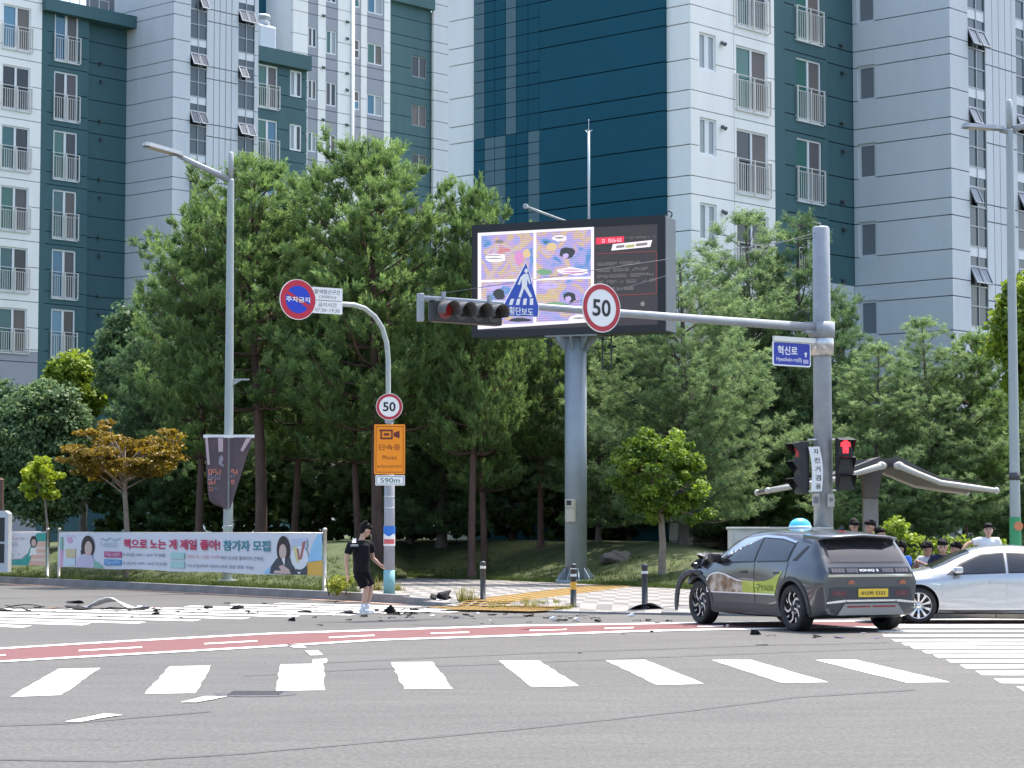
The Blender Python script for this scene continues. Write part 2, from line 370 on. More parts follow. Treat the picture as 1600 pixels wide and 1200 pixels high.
# yellow tactile tiles
TAC = M('tactile_yellow', (.36,.235,.075), .75, var=.22, scale=3)
tm = MB(); tm.bbox(-.147, -.147, 0, .147, .147, .012, .004)
for i in (-.09, -.03, .03, .09):
    for j in (-.09, -.03, .03, .09): tm.box(i-.012, j-.012, .012, i+.012, j+.012, .017)
tm.mats = [TAC]; tm.mi = [0]*len(tm.f); tac_me = tm.mesh('tactile_tile')
def tac_run(a, b, nrow):
    A, B = at_z(*a, .13), at_z(*b, .13); d = (B-A); L = d.length; d.normalize(); n = Vector((-d.y, d.x, 0)); k = int(L/.3)
    for i in range(k):
        for j in range(nrow):
            p = A + d*(.3*i+.15) + n*.3*(j-(nrow-1)/2); o = obj('tactile_tile', tac_me, pavement)
            o.location = (p.x, p.y, pave_z(p)+.002); o.rotation_euler = (random.uniform(-.01,.01), random.uniform(-.01,.01), atan2(d.y, d.x))
tac_run((752,941), (966,914.5), 4); tac_run((705,942.5), (872,946.5), 5)

# ---- lawn bank under the trees
def lawn_front(px):
    if px < 545:
        p = at_z(px, interp(KF, px)); q = at_z(px+5, interp(KF, px+5)); d = (q-p).normalized(); n = Vector((-d.y, d.x, 0))
        return p + n*.19
    return at_z(px, interp(PB, px), .13)
LV = [0,.08,.4,.9,1.6,2.4,3.4,4.6,6,8,10,13,18,26,40,75,120]
def lawn_amp(px): return 1.05-.55*smooth((px-1000)/250) - .35*smooth((260-px)/300)
def lawn_z(px, v):
    return .13 + (.03 if v > 0 else 0) + lawn_amp(px)*smooth(v/9.5) + (.05*mnoise.noise(Vector((px*.02, v*.5, 0))) if v > .3 else 0)
def lawn_at(px, Y):        # point on the lawn along a picture column at depth Y
    f = lawn_front(px); v = max(0, Y-f.y); return Vector((f.x/f.y*Y, Y, lawn_z(px, v)))
def lawn_hit(px, py):
    f = lawn_front(px); best = None
    for k in range(0, 400):
        Y = f.y+k*.1; p = lawn_at(px, Y); y = CY - FPX*((p-CAM).dot(_u)/(p-CAM).dot(_f))
        if best is None or abs(y-py) < best[0]: best = (abs(y-py), p)
    return best[1]
lm = MB(); lm.smooth = True; prev = None
for px in range(-320, 1921, 12):
    f = lawn_front(px); dv = Vector((f.x/f.y, 1, 0)); row = [Vector((f.x+dv.x*v, f.y+v, lawn_z(px, v))) for v in LV]
    row[0].z -= .15
    if prev:
        for a, b, c, d in zip(prev, row, row[1:], prev[1:]): lm.face([a, b, c, d])
    prev = row
lawn = lm.build('lawn', M('lawn_grass', (.040,.060,.014), .9, var=.45, scale=1.3, bump=.8, bscale=16, col2=(.075,.10,.024))); tag(lawn, kind='structure')
# grass blades: one mass, dense along the edges
def grass_patch(name, spots, h, mat, n_per, parent=None, spread=.12):
    mb = MB(); rnd = []
    for p, sc_ in spots:
        for _ in range(n_per):
            a = random.uniform(0, 2*pi); r = random.uniform(0, spread); b = Vector((p[0]+r*cos(a), p[1]+r*sin(a), p[2]-.01)); hh = h*sc_*random.uniform(.5, 1.15)
            t = random.uniform(0, 2*pi); w = random.uniform(.006, .013); side = Vector((cos(t), sin(t), 0))*w; lean = Vector((cos(a), sin(a), 0))*hh*random.uniform(.05, .6)
            mb.face([b-side, b+side, b+lean*.45+Vector((0,0,hh*.65))+side*.6]); mb.face([b+lean*.45+Vector((0,0,hh*.65))+side*.6, b+lean+Vector((0,0,hh)), b+lean*.4+Vector((0,0,hh*.6))-side*.4])
            q = random.random(); rnd += [q, q]
    o = mb.build(name, mat, parent, recalc=False)
    at = o.data.attributes.new('rnd', 'FLOAT', 'FACE'); at.data.foreach_set('value', rnd)
    return o
GRS = leaf_mat('grass_blade', (.035,.06,.012), (.11,.15,.03), .3)
sp = []
for _ in range(5200):
    px = random.uniform(-60, 1150); v = random.choice([random.uniform(0, .5), random.uniform(.1, 6), random.uniform(.3, 3)])
    f = lawn_front(px); p = Vector((f.x+f.x/f.y*v, f.y+v, lawn_z(px, v)))
    sp.append((p, random.uniform(.6, 1.2)*(1.5 if px < 545 and v < .6 else 1)))
tag(grass_patch('grass', sp, .10, GRS, 9), 'short green grass covering the bank under the pine trees', 'grass', kind='stuff')
# ================================================================== APARTMENT BUILDINGS
AX_B = Vector((.6665, .7455, 0)); N_B = Vector((.7455, -.6665, 0))       # facades that run away to the right
AX_A = Vector((.7455, -.6665, 0)); N_A = Vector((-.6665, -.7455, 0))     # end walls that run away to the left
FH = 2.85
WHITE = M('wall_white', (.93,.915,.85), .8, var=.06, scale=.8, bump=.1, bscale=30, stretch=(1,1,.12))
GREY = M('wall_blue_grey', (.635,.66,.67), .8, var=.07, scale=.8, bump=.1, bscale=30, stretch=(1,1,.12))
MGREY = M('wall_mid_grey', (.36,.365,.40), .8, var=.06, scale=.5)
GREEN = M('wall_green', (.055,.130,.140), .75, var=.09, scale=.8, bump=.1, bscale=30, stretch=(1,1,.12))
TEAL = M('wall_teal', (.012,.090,.128), .8, var=.08, scale=.4, bump=.1, bscale=30, spec=.2)
TILEL = M('tile_pale_teal', (.075,.155,.175), .6, var=.08, scale=1)
JOINT = M('joint_grey', (.19,.21,.23), .9)  # darker grey backing that shows in the panel joints
WFR = M('window_frame_white', (.78,.79,.78), .45)
AFR = M('window_frame_grey', (.30,.32,.33), .4, .5)
RAIL = M('railing_paint', (.68,.66,.60), .45)
DARKV = M('dark_glass_void_shade', (.018,.024,.034), .25)  # dark glass; also paints the shaded depth of open recesses
GLS = [M('glass_teal', (.03,.12,.13), .12), M('glass_blue', (.05,.17,.27), .1), M('glass_dark', (.015,.02,.028), .1), M('glass_screen', (.12,.11,.11), .5), M('glass_screen_warm', (.15,.13,.115), .5), M('glass_sky_reflection', (.10,.25,.36), .08), M('glass_green', (.04,.15,.12), .15), M('glass_curtain', (.33,.37,.37), .35)]  # one pale pane has a light-blue sky reflection painted into its colour
BLIND = M('blind_white', (.72,.74,.74), .5)
STRG = M('glass_stair', (.075,.095,.11), .12)

class Wall:
    def __init__(s, P, d, n): s.P = Vector((P[0], P[1], 0)); s.d = d; s.n = n; s.rz = atan2(d.y, d.x)
    def c(s, px, py):
        p = at_plane(px, py, s.P, s.n); return (p-s.P).dot(s.d), p.z
    def off(s, t): return Wall(s.P + s.n*t, s.d, s.n)
    def w(s, a, z, t=0): p = s.P + s.d*a + s.n*t; return Vector((p.x, p.y, z))
    def place(s, o, a, z, t=0): o.location = s.w(a, z, t); o.rotation_euler = (0, 0, s.rz); return o

def panels(b, W, s0, s1, z0, z1, lines, mat, openings=(), vl=(), depth=.16, gap=.035, name='wall_panel'):
    zs = [z0] + sorted(z for z in lines if z0+.05 < z < z1-.05) + [z1]; ss = [s0] + sorted(v for v in vl if s0+.05 < v < s1-.05) + [s1]
    for za, zb in zip(zs, zs[1:]):
        for sa, sb in zip(ss, ss[1:]):
            a0 = sa+(gap/2 if sa != s0 else 0); a1 = sb-(gap/2 if sb != s1 else 0); c0 = za+(gap/2 if za != z0 else 0); c1 = zb-(gap/2 if zb != z1 else 0)
            op = [o for o in openings if o[0] < a1-1e-4 and o[1] > a0+1e-4 and o[2] < c1-1e-4 and o[3] > c0+1e-4]
            us = sorted(set([a0, a1] + [max(a0, min(a1, v)) for o in op for v in o[:2]])); ws = sorted(set([c0, c1] + [max(c0, min(c1, v)) for o in op for v in o[2:]]))
            solid = {}
            for i in range(len(us)-1):
                for j in range(len(ws)-1):
                    mu, mw = (us[i]+us[i+1])/2, (ws[j]+ws[j+1])/2
                    solid[i, j] = not any(o[0] < mu < o[1] and o[2] < mw < o[3] for o in op)
            todo = {k_ for k_, on in solid.items() if on}
            while todo:
                comp = set(); st = [todo.pop()]
                while st:
                    c_ = st.pop(); comp.add(c_)
                    for d_ in ((1,0),(-1,0),(0,1),(0,-1)):
                        e_ = (c_[0]+d_[0], c_[1]+d_[1])
                        if e_ in todo: todo.discard(e_); st.append(e_)
                mb = MB()
                for (i, j) in sorted(comp):
                    u0, u1, w0, w1 = us[i], us[i+1], ws[j], ws[j+1]
                    mb.face([W.w(u0,w0), W.w(u1,w0), W.w(u1,w1), W.w(u0,w1)])
                    if (i-1, j) not in comp and abs(u0) > 1e-6: mb.face([W.w(u0,w0,-depth), W.w(u0,w0), W.w(u0,w1), W.w(u0,w1,-depth)])
                    if (i+1, j) not in comp and abs(u1) > 1e-6: mb.face([W.w(u1,w0), W.w(u1,w0,-depth), W.w(u1,w1,-depth), W.w(u1,w1)])
                    if (i, j-1) not in comp: mb.face([W.w(u0,w0,-depth), W.w(u1,w0,-depth), W.w(u1,w0), W.w(u0,w0)])
                    if (i, j+1) not in comp: mb.face([W.w(u0,w1), W.w(u1,w1), W.w(u1,w1,-depth), W.w(u0,w1,-depth)])
                mb.build(name, mat, b)
    k = MB(); k.face([W.w(s0,z0,-depth), W.w(s1,z0,-depth), W.w(s1,z1,-depth), W.w(s0,z1,-depth)]); k.build('backing_wall', JOINT, b, recalc=False)

_wm = {}
def win_meshes(w, h, split, rail, fr, fm):
    key = (round(w,3), round(h,3), split, rail, fr, fm.name)
    if key in _wm: return _wm[key]
    mb = MB(); y0, y1 = -.05, .03
    mb.box(0, y0, 0, fr, y1, h); mb.box(w-fr, y0, 0, w, y1, h); mb.box(fr, y0, 0, w-fr, y1, fr); mb.box(fr, y0, h-fr, w-fr, y1, h)
    mids = [w/2] if split == 2 else ([w*.5] if split == 3 else [])
    mw = fr*1.5 if split == 2 else w*.24
    for m_ in mids: mb.box(m_-mw/2, y0+.005, fr, m_+mw/2, y1-.005, h-fr)
    if split == 4: mb.box(fr, y0+.005, h*.42, w-fr, y1-.005, h*.42+fr)
    if rail: mb.box(-.05, -.16, -.06, w+.05, .03, -.003)
    mb.mats = [fm]; mb.mi = [0]*len(mb.f); frame = mb.mesh('window')
    panes = []
    if split in (2, 3): cuts = [(fr, w/2-mw/2, fr, h-fr), (w/2+mw/2, w-fr, fr, h-fr)]
    elif split == 4: cuts = [(fr, w-fr, fr, h*.42), (fr, w-fr, h*.42+fr, h-fr)]
    else: cuts = [(fr, w-fr, fr, h-fr)]
    for (a, c, d, e) in cuts:
        q = MB(); q.box(a, -.01, d, c, .005, e); q.mats = [GLS[0]]; q.mi = [0]*len(q.f); panes.append(q)
    rl = None
    if rail:
        r = MB(); top = h*.53; o_ = -.19
        for z_, t in ((top, .03), (top-.16, .022), (.05, .022)): r.box(-.06, o_-t/2, z_-t/2, w+.06, o_+t/2, z_+t/2)
        for x_ in (-.05, w/2, w+.05): r.box(x_-.025, o_-.025, -.02, x_+.025, o_+.024, top+.02)
        for x_ in (-.05, w+.05): r.box(x_-.015, o_+.024, top-.02, x_+.015, -.05, top+.012)
        nb = max(6, int(w/.12))
        for i in range(1, nb):
            x_ = w*i/nb
            if abs(x_-w/2) > .04: r.box(x_-.011, o_-.01, .06, x_+.011, o_+.01, top-.17)
        r.mats = [RAIL]; r.mi = [0]*len(r.f); rl = r.mesh('railing')
    _wm[key] = (frame, panes, rl); return _wm[key]
_pm = {}
def window(b, W, s0, z0, w, h, split=2, rail=False, rec=.10, fr=.06, fm=None, tint=None):
    fm = fm or WFR; frame, panes, rl = win_meshes(w, h, split, rail, fr, fm)
    o = W.place(obj('window', frame, b), s0, z0, -rec)
    for i, q in enumerate(panes):
        g = tint[i % len(tint)] if tint else random.choice(GLS)
        g = random.choice(g) if isinstance(g, (list, tuple)) else g
        key = (id(q), g.name)
        if key not in _pm: q.mats = [g]; q.mi = [0]*len(q.f); _pm[key] = q.mesh('pane')
        obj('pane', _pm[key], o)
    if rl: obj('railing', rl, o)
    return o
def rows(zm, z0, z1): # repeat a measured height at every storey between z0 and z1
    k = math.ceil((z0-zm)/FH); out = []
    while zm+k*FH < z1: out.append(zm+k*FH); k += 1
    return out
def rect(W, x0, x1, ytop, ybot):
    a, zt = W.c(x0, ytop); c, _ = W.c(x1, ytop); _, zb = W.c(x0, ybot); return a, c, zb, zt
def core(b, W, s0, s1, z0, z1, back=8.0, t0=-.17, mat=None):
    mb = MB(); P = [W.w(s0,z0,t0), W.w(s1,z0,t0), W.w(s1,z0,-back), W.w(s0,z0,-back)]; Q = [Vector((p.x,p.y,z1)) for p in P]
    mb.add(P+Q, [(0,3,2,1),(4,5,6,7),(0,1,5,4),(1,2,6,5),(2,3,7,6),(3,0,4,7)]); return mb.build('core_wall', mat or JOINT, b)
def stair_glazing(b, W, s0, s1, z0, z1, zref, seedv):
    rnd = random.Random(seedv); ph = FH/4; fr = .05; rec = .07
    mb = MB(); F = Matrix.Translation(W.w(s0, 0, -rec)) @ Matrix.Rotation(W.rz, 4, 'Z'); w = s1-s0
    for x in (0, w/2, w): mb.box(max(0, x-fr/2), -.05, z0, min(w, x+fr/2), .02, z1, F)
    k0 = math.ceil((z0-zref)/ph); z = zref+k0*ph; kk = []
    while z < z1: mb.box(0, -.045, z-fr/2, w, .02, z+fr/2, F); kk.append((k0, z)); k0 += 1; z += ph
    g = mb.build('stair_window', AFR, b)
    pm = MB(); pm.box(0, -.008, 0, w/2-fr, .006, ph-fr); pm.mats = [STRG]; pm.mi = [0]*len(pm.f); pme = pm.mesh('pane')
    fmb = MB(); q = w/2-fr
    for (a, c, d, e) in ((0, .045, 0, ph-fr), (q-.045, q, 0, ph-fr), (.045, q-.045, 0, .045), (.045, q-.045, ph-fr-.045, ph-fr)): fmb.box(a, -.03, d, c, .02, e)
    fmb.use(STRG); fmb.mats = [AFR, STRG]; fmb.mi = [0]*len(fmb.f); fmb.cur = 1; fmb.box(.045, -.005, .045, q-.045, .004, ph-fr-.045); ome = fmb.mesh('pane')
    bm_ = MB(); bm_.box(0, -.02, ph*.45, q, -.012, ph-fr); bm_.mats = [BLIND]; bm_.mi = [0]*len(bm_.f); bme = bm_.mesh('blind')
    for k, z in kk:
        for i in (0, 1):
            a = s0 + fr/2 + i*w/2; m_ = k % 4
            if m_ == 1:
                op = rnd.random() < .8; o = obj('pane', ome, g); W.place(o, a, z+fr/2, -rec)
                if op:
                    ang = rnd.choice([.45, .5, .42]); o.location = W.w(a, z+ph-fr/2, -rec+.03); hz = Matrix.Rotation(W.rz, 4, 'Z') @ Matrix.Rotation(-ang, 4, 'X') @ Matrix.Translation((0, 0, -(ph-fr))); o.rotation_euler = (-ang, 0, W.rz)
                    o.location = W.w(a, z+ph-fr/2, -rec+.03) - (Matrix.Rotation(W.rz, 3, 'Z') @ Matrix.Rotation(-ang, 3, 'X') @ Vector((0, 0, ph-fr)))
            else:
                W.place(obj('pane', pme, g), a, z+fr/2, -rec)
                if m_ == 2: W.place(obj('blind', bme, g), a, z+fr/2, -rec+.012)
    dk = MB(); dk.face([W.w(s0,z0,-.158), W.w(s1,z0,-.158), W.w(s1,z1,-.158), W.w(s0,z1,-.158)]); dk.build('stairwell', DARKV, g, recalc=False)  # flat dark sheet painted as the depth behind the open panes
    return g
VENT = M('vent_hood', (.10,.12,.13), .6)
vb = MB(); vb.lathe([(.06,0),(.06,.12),(.075,.12),(.075,.2)], 8, Matrix.Rotation(pi/2+.5, 4, 'X')); vb.mats = [VENT]; vb.mi = [0]*len(vb.f); vent_me = vb.mesh('vent_hood')
def vents(b, W, px, py, z0, z1):
    s, z = W.c(px, py)
    for zz in rows(z, z0, z1): W.place(obj('vent_hood', vent_me, b), s, zz, 0)

# ------------------------------------------------------------- right building
RT = 22.6
FR = Wall(at_y(1080, 300, 74.3), AX_B, N_B); GR = Wall(at_y(1080, 300, 74.3), AX_A, N_A)
TF = Wall(at_y(1487, 300, 79.3), AX_B, N_B); TL_ = Wall(at_y(1487, 300, 79.3), AX_A, N_A)
_, zl = TL_.c(1487, 56.4)
LR = [z+o for z in [zl+FH*k for k in range(-8, 6)] for o in (0, -.61, -1.82)]
br = thing('apartment_building', 'white and teal apartment block behind the video billboard, with a blue-grey stair tower', 'building', (GR.P.x, GR.P.y, .8)); B0 = br
class Par:  # keep world coordinates while parenting to an Empty
    pass
def reparent_keep(b):
    for o in b.children: o.matrix_parent_inverse = Matrix.Translation(b.location).inverted()
Z0 = 1.0
# end wall
sL, _ = GR.c(700, 250); sT0, _ = GR.c(740, 250); sT1, _ = GR.c(1042.5, 250)
panels(br, GR, sL, sT0, Z0, RT, LR, WHITE); panels(br, GR, sT1, 0, Z0, RT, LR, WHITE)
GT = GR.off(.14)
cols = [GT.c(x, 150)[0] for x in (740, 757, 773, 790, 806.5, 825, 843)]
panels(br, GT, cols[-1], sT1, Z0, RT, LR, TEAL, depth=.29)
th = (cols[-1]-cols[0])/6
zt = zl - 3*FH
tile_rows = []
z = zl
def tile_light(ci, z):
    zc = GR.c(760, 228)[1]
    if z > zc: return ci in (0, 3)
    if z > GR.c(760, 520)[1]: return ci in (1, 2, 5)
    return ci in (0, 3)
zz = sorted(l for l in LR if Z0 < l < RT); zz = [Z0]+zz+[RT]
tl_me = {}
for za, zb in zip(zz, zz[1:]):
    n = 1 if zb-za < .8 else (3 if zb-za > 1.1 else 2)
    if zb < 5.5: n = 1
    for q in range(n):
        c0 = za+(zb-za)*q/n; c1 = za+(zb-za)*(q+1)/n
        for ci in range(6):
            w = cols[ci+1]-cols[ci]; key = (ci, round(c1-c0, 3), tile_light(ci, c0))
            if key not in tl_me:
                mb = MB(); mb.box(.012, -.0, .012, w-.012, .2, c1-c0-.012); mb.mats = [TILEL if key[2] else TEAL]; mb.mi = [0]*len(mb.f); tl_me[key] = mb.mesh('tile')
            GT.place(obj('tile', tl_me[key], br), cols[ci], c0, 0)
k = MB(); k.face([GT.w(cols[0],Z0,-.1), GT.w(cols[-1],Z0,-.1), GT.w(cols[-1],RT,-.1), GT.w(cols[0],RT,-.1)]); k.build('backing_wall', M('grout_dark', (.01,.03,.045), .9), br, recalc=False)
# facade
W1 = rect(FR, 1092.3, 1118.5, 49, 107); W2 = rect(FR, 1150, 1199, 69.5, 169)
s1211, _ = FR.c(1211, 250); s1227, _ = FR.c(1227, 250); s1294, _ = FR.c(1294, 250)
TEALD = [GLS[6], GLS[2], GLS[0]]; SCR = [GLS[3], GLS[4], GLS[2]]
op = []
for zz_ in rows(W1[2], 2.2, RT-1.5): op.append((W1[0], W1[1], zz_, zz_+W1[3]-W1[2])); window(br, FR, W1[0], zz_, W1[1]-W1[0], W1[3]-W1[2], 3, tint=[GLS[7]], fr=.08)
for zz_ in rows(W2[2], 2.2, RT-1.5): op.append((W2[0], W2[1], zz_, zz_+W2[3]-W2[2])); window(br, FR, W2[0], zz_, W2[1]-W2[0], W2[3]-W2[2], 2, True, tint=[TEALD, SCR], fr=.07)
panels(br, FR, 0, s1211, Z0, RT, LR, WHITE, op, vl=[FR.c(1148, 250)[0]-.02], gap=.03)
FG = FR.off(-.12)
g1211, _ = FG.c(1211, 250); g1227, _ = FG.c(1227, 250); g1294, _ = FG.c(1294, 250); W3 = rect(FG, 1244, 1283, 88, 186)
panels(br, FG, s1211, g1227, Z0, RT, [], GREEN)
op = []
for zz_ in rows(W3[2], 2.2, RT-1.5): op.append((W3[0], W3[1], zz_, zz_+W3[3]-W3[2])); window(br, FG, W3[0], zz_, W3[1]-W3[0], W3[3]-W3[2], 2, True, tint=[TEALD, SCR], fr=.07)
zgreen = TL_.c(1340, 447)[1]
panels(br, FG, g1227, g1294, zgreen, RT, LR, GREEN, op); panels(br, FG, g1227, g1294, Z0, zgreen, LR, GREY, op)
FH2 = FR.off(-.3); h1 = FH2.c(1340, 250)[0]+1.5
panels(br, FH2, g1294, h1, zgreen, RT, LR, GREEN); panels(br, FH2, g1294, h1, Z0, zgreen, LR, GREY)
vents(br, FH2, 1314, 112, 3, RT-1); vents(br, FH2, 1312, 69, 3, RT-1)
vents(br, FR, 1127, 66, 3, RT-1)
# stair tower
t178 = -(FR.P-TL_.P).dot(N_B)*0 ; tl0, _ = TL_.c(1334, 250)
V = rect(TL_, 1339, 1367, 104, 159.5)
op = [(V[0], V[1], zz_, zz_+V[3]-V[2]) for zz_ in rows(V[2], 1.8, RT-1)]
for o_ in op: window(br, TL_, o_[0], o_[2], o_[1]-o_[0], o_[3]-o_[2], 1, fr=.1, fm=GREY, tint=[DARKV], rec=.12)  # open recesses: a dark pane stands in for the shade inside
panels(br, TL_, tl0, 0, Z0, RT, LR, GREY, op)
TFc = lambda px: TF.c(px, 200)[0]
panels(br, TF, 0, TFc(1514), Z0, RT, LR, GREY)
stair_glazing(br, TF, TFc(1514), TFc(1541), Z0, RT, TF.c(1515, 104)[1], 3)
LT2 = [z for i, z in enumerate(LR) if i % 3 != 2]
panels(br, TF, TFc(1541), TFc(1589), Z0, RT, LT2, GREY, vl=[TFc(1552), TFc(1562), TFc(1572), TFc(1582)], gap=.04)
stair_glazing(br, TF, TFc(1589), TFc(1616), Z0, RT, TF.c(1590, 118)[1], 4)
panels(br, TF, TFc(1616), TFc(1680), Z0, RT, LR, GREY)
# solid cores (roof and back)
core(br, FR, .8, 24, .5, RT+.2, abs(sL)-.3, t0=-.7); core(br, TF, .1, TFc(1680), .5, RT+.1, 7.0, t0=-.2)
core(br, GR, sL+.1, -.8, .5, RT+.15, 6, t0=-.2)
reparent_keep(br)

# ------------------------------------------------------------- left building with stair tower
FLW = Wall((-22.8, 106.3), AX_B, N_B); TLF = Wall(at_y(270, 200, 108.9), AX_B, N_B); TLL = Wall(at_y(270, 200, 108.9), AX_A, N_A)
_, zl2 = TLL.c(270, 93.2)
LL = [z+o for z in [zl2+FH*k for k in range(-11, 6)] for o in (0, -.60, -1.82)]
LTOP = 31.5
zroof = FLW.c(120, 8)[1]
bl = thing('apartment_building', 'green and white apartment block with railed windows and its own grey stair tower', 'building', (FLW.P.x, FLW.P.y, .8))
lc = lambda W, px: W.c(px, 250)[0]
BLUEP = [GLS[0], GLS[1], GLS[5], GLS[6], GLS[2]]
Wa = rect(FLW, 5.2, 49, 5, 74); Wb = rect(FLW, 88.5, 126, 17, 93)
op = []
for z_ in rows(Wa[2], 9.5, LTOP-2): op.append((Wa[0], Wa[1], z_, z_+Wa[3]-Wa[2])); window(bl, FLW, Wa[0], z_, Wa[1]-Wa[0], Wa[3]-Wa[2], 2, True, tint=[BLUEP, SCR], fr=.08)
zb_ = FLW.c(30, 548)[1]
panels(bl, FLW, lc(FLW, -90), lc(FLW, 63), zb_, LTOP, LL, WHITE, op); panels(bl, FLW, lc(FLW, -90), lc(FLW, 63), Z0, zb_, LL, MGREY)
op = []; FLG = FLW.off(-.12)
for z_ in rows(Wb[2], 9.5, zroof-1.5): op.append((Wb[0], Wb[1], z_, z_+Wb[3]-Wb[2])); window(bl, FLG, Wb[0], z_, Wb[1]-Wb[0], Wb[3]-Wb[2], 2, True, tint=[BLUEP, SCR], fr=.09)
zc = FLW.c(120, 27)[1]
panels(bl, FLG, lc(FLW, 63), lc(FLG, 72), Z0, zc, [], GREEN); panels(bl, FLG, lc(FLG, 72), lc(FLG, 137), Z0, zc, LL, GREEN, op)
FLH = FLW.off(-.5); panels(bl, FLH, lc(FLG, 137), lc(FLH, 180)+1.5, Z0, zc, LL, GREEN)
vents(bl, FLH, 158, 36, 9, zc-1); vents(bl, FLH, 156, 98, 9, zc-1)
cp = MB(); F = Matrix.Translation(FLW.w(0, 0)) @ Matrix.Rotation(FLW.rz, 4, 'Z'); cp.box(lc(FLW, 63)+.01, -.25, zc, lc(FLH, 180)+1.5, 2.4, zroof, F); cp.build('parapet', GREEN, bl)
rr = MB()
for k_ in range(14): rr.box(lc(FLW, 66)+k_*.6, 2.0, zroof, lc(FLW, 66)+k_*.6+.04, 2.04, zroof+1.1, F)
for h_ in (.55, 1.06): rr.box(lc(FLW, 66), 1.99, zroof+h_, lc(FLW, 66)+8, 2.05, zroof+h_+.05, F)
rr.build('roof_railing', RAIL, bl)
tl0, _ = TLL.c(176, 250)
V = rect(TLL, 180.5, 197, 33, 72.5)
op = [(V[0], V[1], z_, z_+V[3]-V[2]) for z_ in rows(V[2], 5, LTOP-1)]
for o_ in op: window(bl, TLL, o_[0], o_[2], o_[1]-o_[0], o_[3]-o_[2], 1, fr=.1, fm=GREY, tint=[DARKV], rec=.12)  # open recesses again, their inner shade painted as a dark pane
panels(bl, TLL, tl0, 0, Z0, LTOP, LL, GREY, op)
tc_ = lambda px: TLF.c(px, 200)[0]
panels(bl, TLF, 0, tc_(296.5), Z0, LTOP, LL, GREY)
stair_glazing(bl, TLF, tc_(296.5), tc_(322.5), Z0, LTOP, TLF.c(297, 35.5)[1], 5)
LT3 = [z for i, z in enumerate(LL) if i % 3 != 2]
panels(bl, TLF, tc_(322.5), tc_(371.5), Z0, LTOP, LT3, GREY, vl=[tc_(x) for x in (333.5, 342.5, 352, 361)], gap=.045)
stair_glazing(bl, TLF, tc_(371.5), tc_(397), Z0, LTOP, TLF.c(373, 58)[1], 6)
panels(bl, TLF, tc_(397), tc_(403), Z0, LTOP, LL, GREY)
core(bl, FLW, lc(FLW, -90)+.1, lc(FLW, 63)-.05, .5, LTOP+.1, 9, t0=-.2); core(bl, FLW, lc(FLW, 63), lc(FLW, 300), .5, zc, 9, t0=-.7); core(bl, TLF, .1, tc_(402.5), .5, LTOP+.15, 7, t0=-.2)
reparent_keep(bl)

# ------------------------------------------------------------- striped wing between the two
wb = thing('apartment_building', 'white apartment wing with grey vertical stripes and small windows above the pines', 'building', (lc(FLW, 480)*AX_B.x+FLW.P.x, lc(FLW, 480)*AX_B.y+FLW.P.y, .8))
SW = FLW.off(-1.2); sc_ = lambda px: SW.c(px, 150)[0]
WT = 34
zband = SW.c(500, 268)[1]
segs = [(457, 480, None), (480, 496, (480, 495.5, 41, 72)), (496, 508, None), (508, 527, (509, 526, 46, 83)), (527, 552, None), (552, 563.5, (553, 562.5, 60.5, 90.5)), (563.5, 572.5, None), (572.5, 599.5, (573.5, 598.5, 66, 98.5)), (599.5, 609, None)]
for a, c, wdw in segs:
    op = []
    if wdw:
        R_ = rect(SW, *wdw); a0, a1 = sc_(a)+.06, sc_(c)-.06
        R_ = (max(R_[0], a0), min(R_[1], a1), R_[2], R_[3])
        for z_ in rows(R_[2], 12, WT-2):
            op.append((R_[0], R_[1], z_, z_+R_[3]-R_[2]))
            window(wb, SW, R_[0], z_, R_[1]-R_[0], R_[3]-R_[2], 4 if a == 552 else 2, rec=.08, fr=.07, tint=[[GLS[5], GLS[6], GLS[3], GLS[1]], [GLS[2], GLS[7], GLS[4]]])
    panels(wb, SW.off(0 if wdw else .03), sc_(a), sc_(c), zband if wdw else Z0, WT, LL, MGREY if wdw else WHITE, op)
    if wdw: panels(wb, SW.off(.03), sc_(a), sc_(c), Z0, zband, LL, WHITE)
pp = MB(); p0 = SW.w(sc_(548.5), 0, .12)
pp.tube([(p0.x, p0.y, Z0), (p0.x, p0.y, WT)], .09, 8); pp.build('drain_pipe', WHITE, wb)
vents(wb, SW, 541, 59, 10, WT-1); vents(wb, SW, 504, 23, 10, WT-1); vents(wb, SW, 541, 33, 10, WT-1)
# low green bay in front of it
LG = FLW.off(.3); gcx = lambda px: LG.c(px, 150)[0]
Wc = rect(LG, 403, 434.5, 98.5, 166); Wd = rect(LG, 453.5, 472.5, 108.5, 150)
zg1 = LG.c(404, 96)[1]; zg2 = LG.c(404, 73)[1]; op = []
for z_ in rows(Wc[2], 10, zg1-1.5): op.append((Wc[0], Wc[1], z_, z_+Wc[3]-Wc[2])); window(wb, LG, Wc[0], z_, Wc[1]-Wc[0], Wc[3]-Wc[2], 2, True, fr=.09, tint=[BLUEP, [GLS[1], GLS[3]]])
for z_ in rows(Wd[2], 10, zg1-1.2): op.append((Wd[0], Wd[1], z_, z_+Wd[3]-Wd[2])); window(wb, LG, Wd[0], z_, Wd[1]-Wd[0], Wd[3]-Wd[2], 3, fr=.1, tint=[GLS[7], GLS[2]])
panels(wb, LG, gcx(396), gcx(479.5), Z0, zg1, LL, GREEN, op)
F = Matrix.Translation(LG.w(0, 0)) @ Matrix.Rotation(LG.rz, 4, 'Z')
cp = MB(); cp.box(gcx(396), -.3, zg1, gcx(481), 1.6, zg2, F); cp.build('parapet', GREEN, wb)
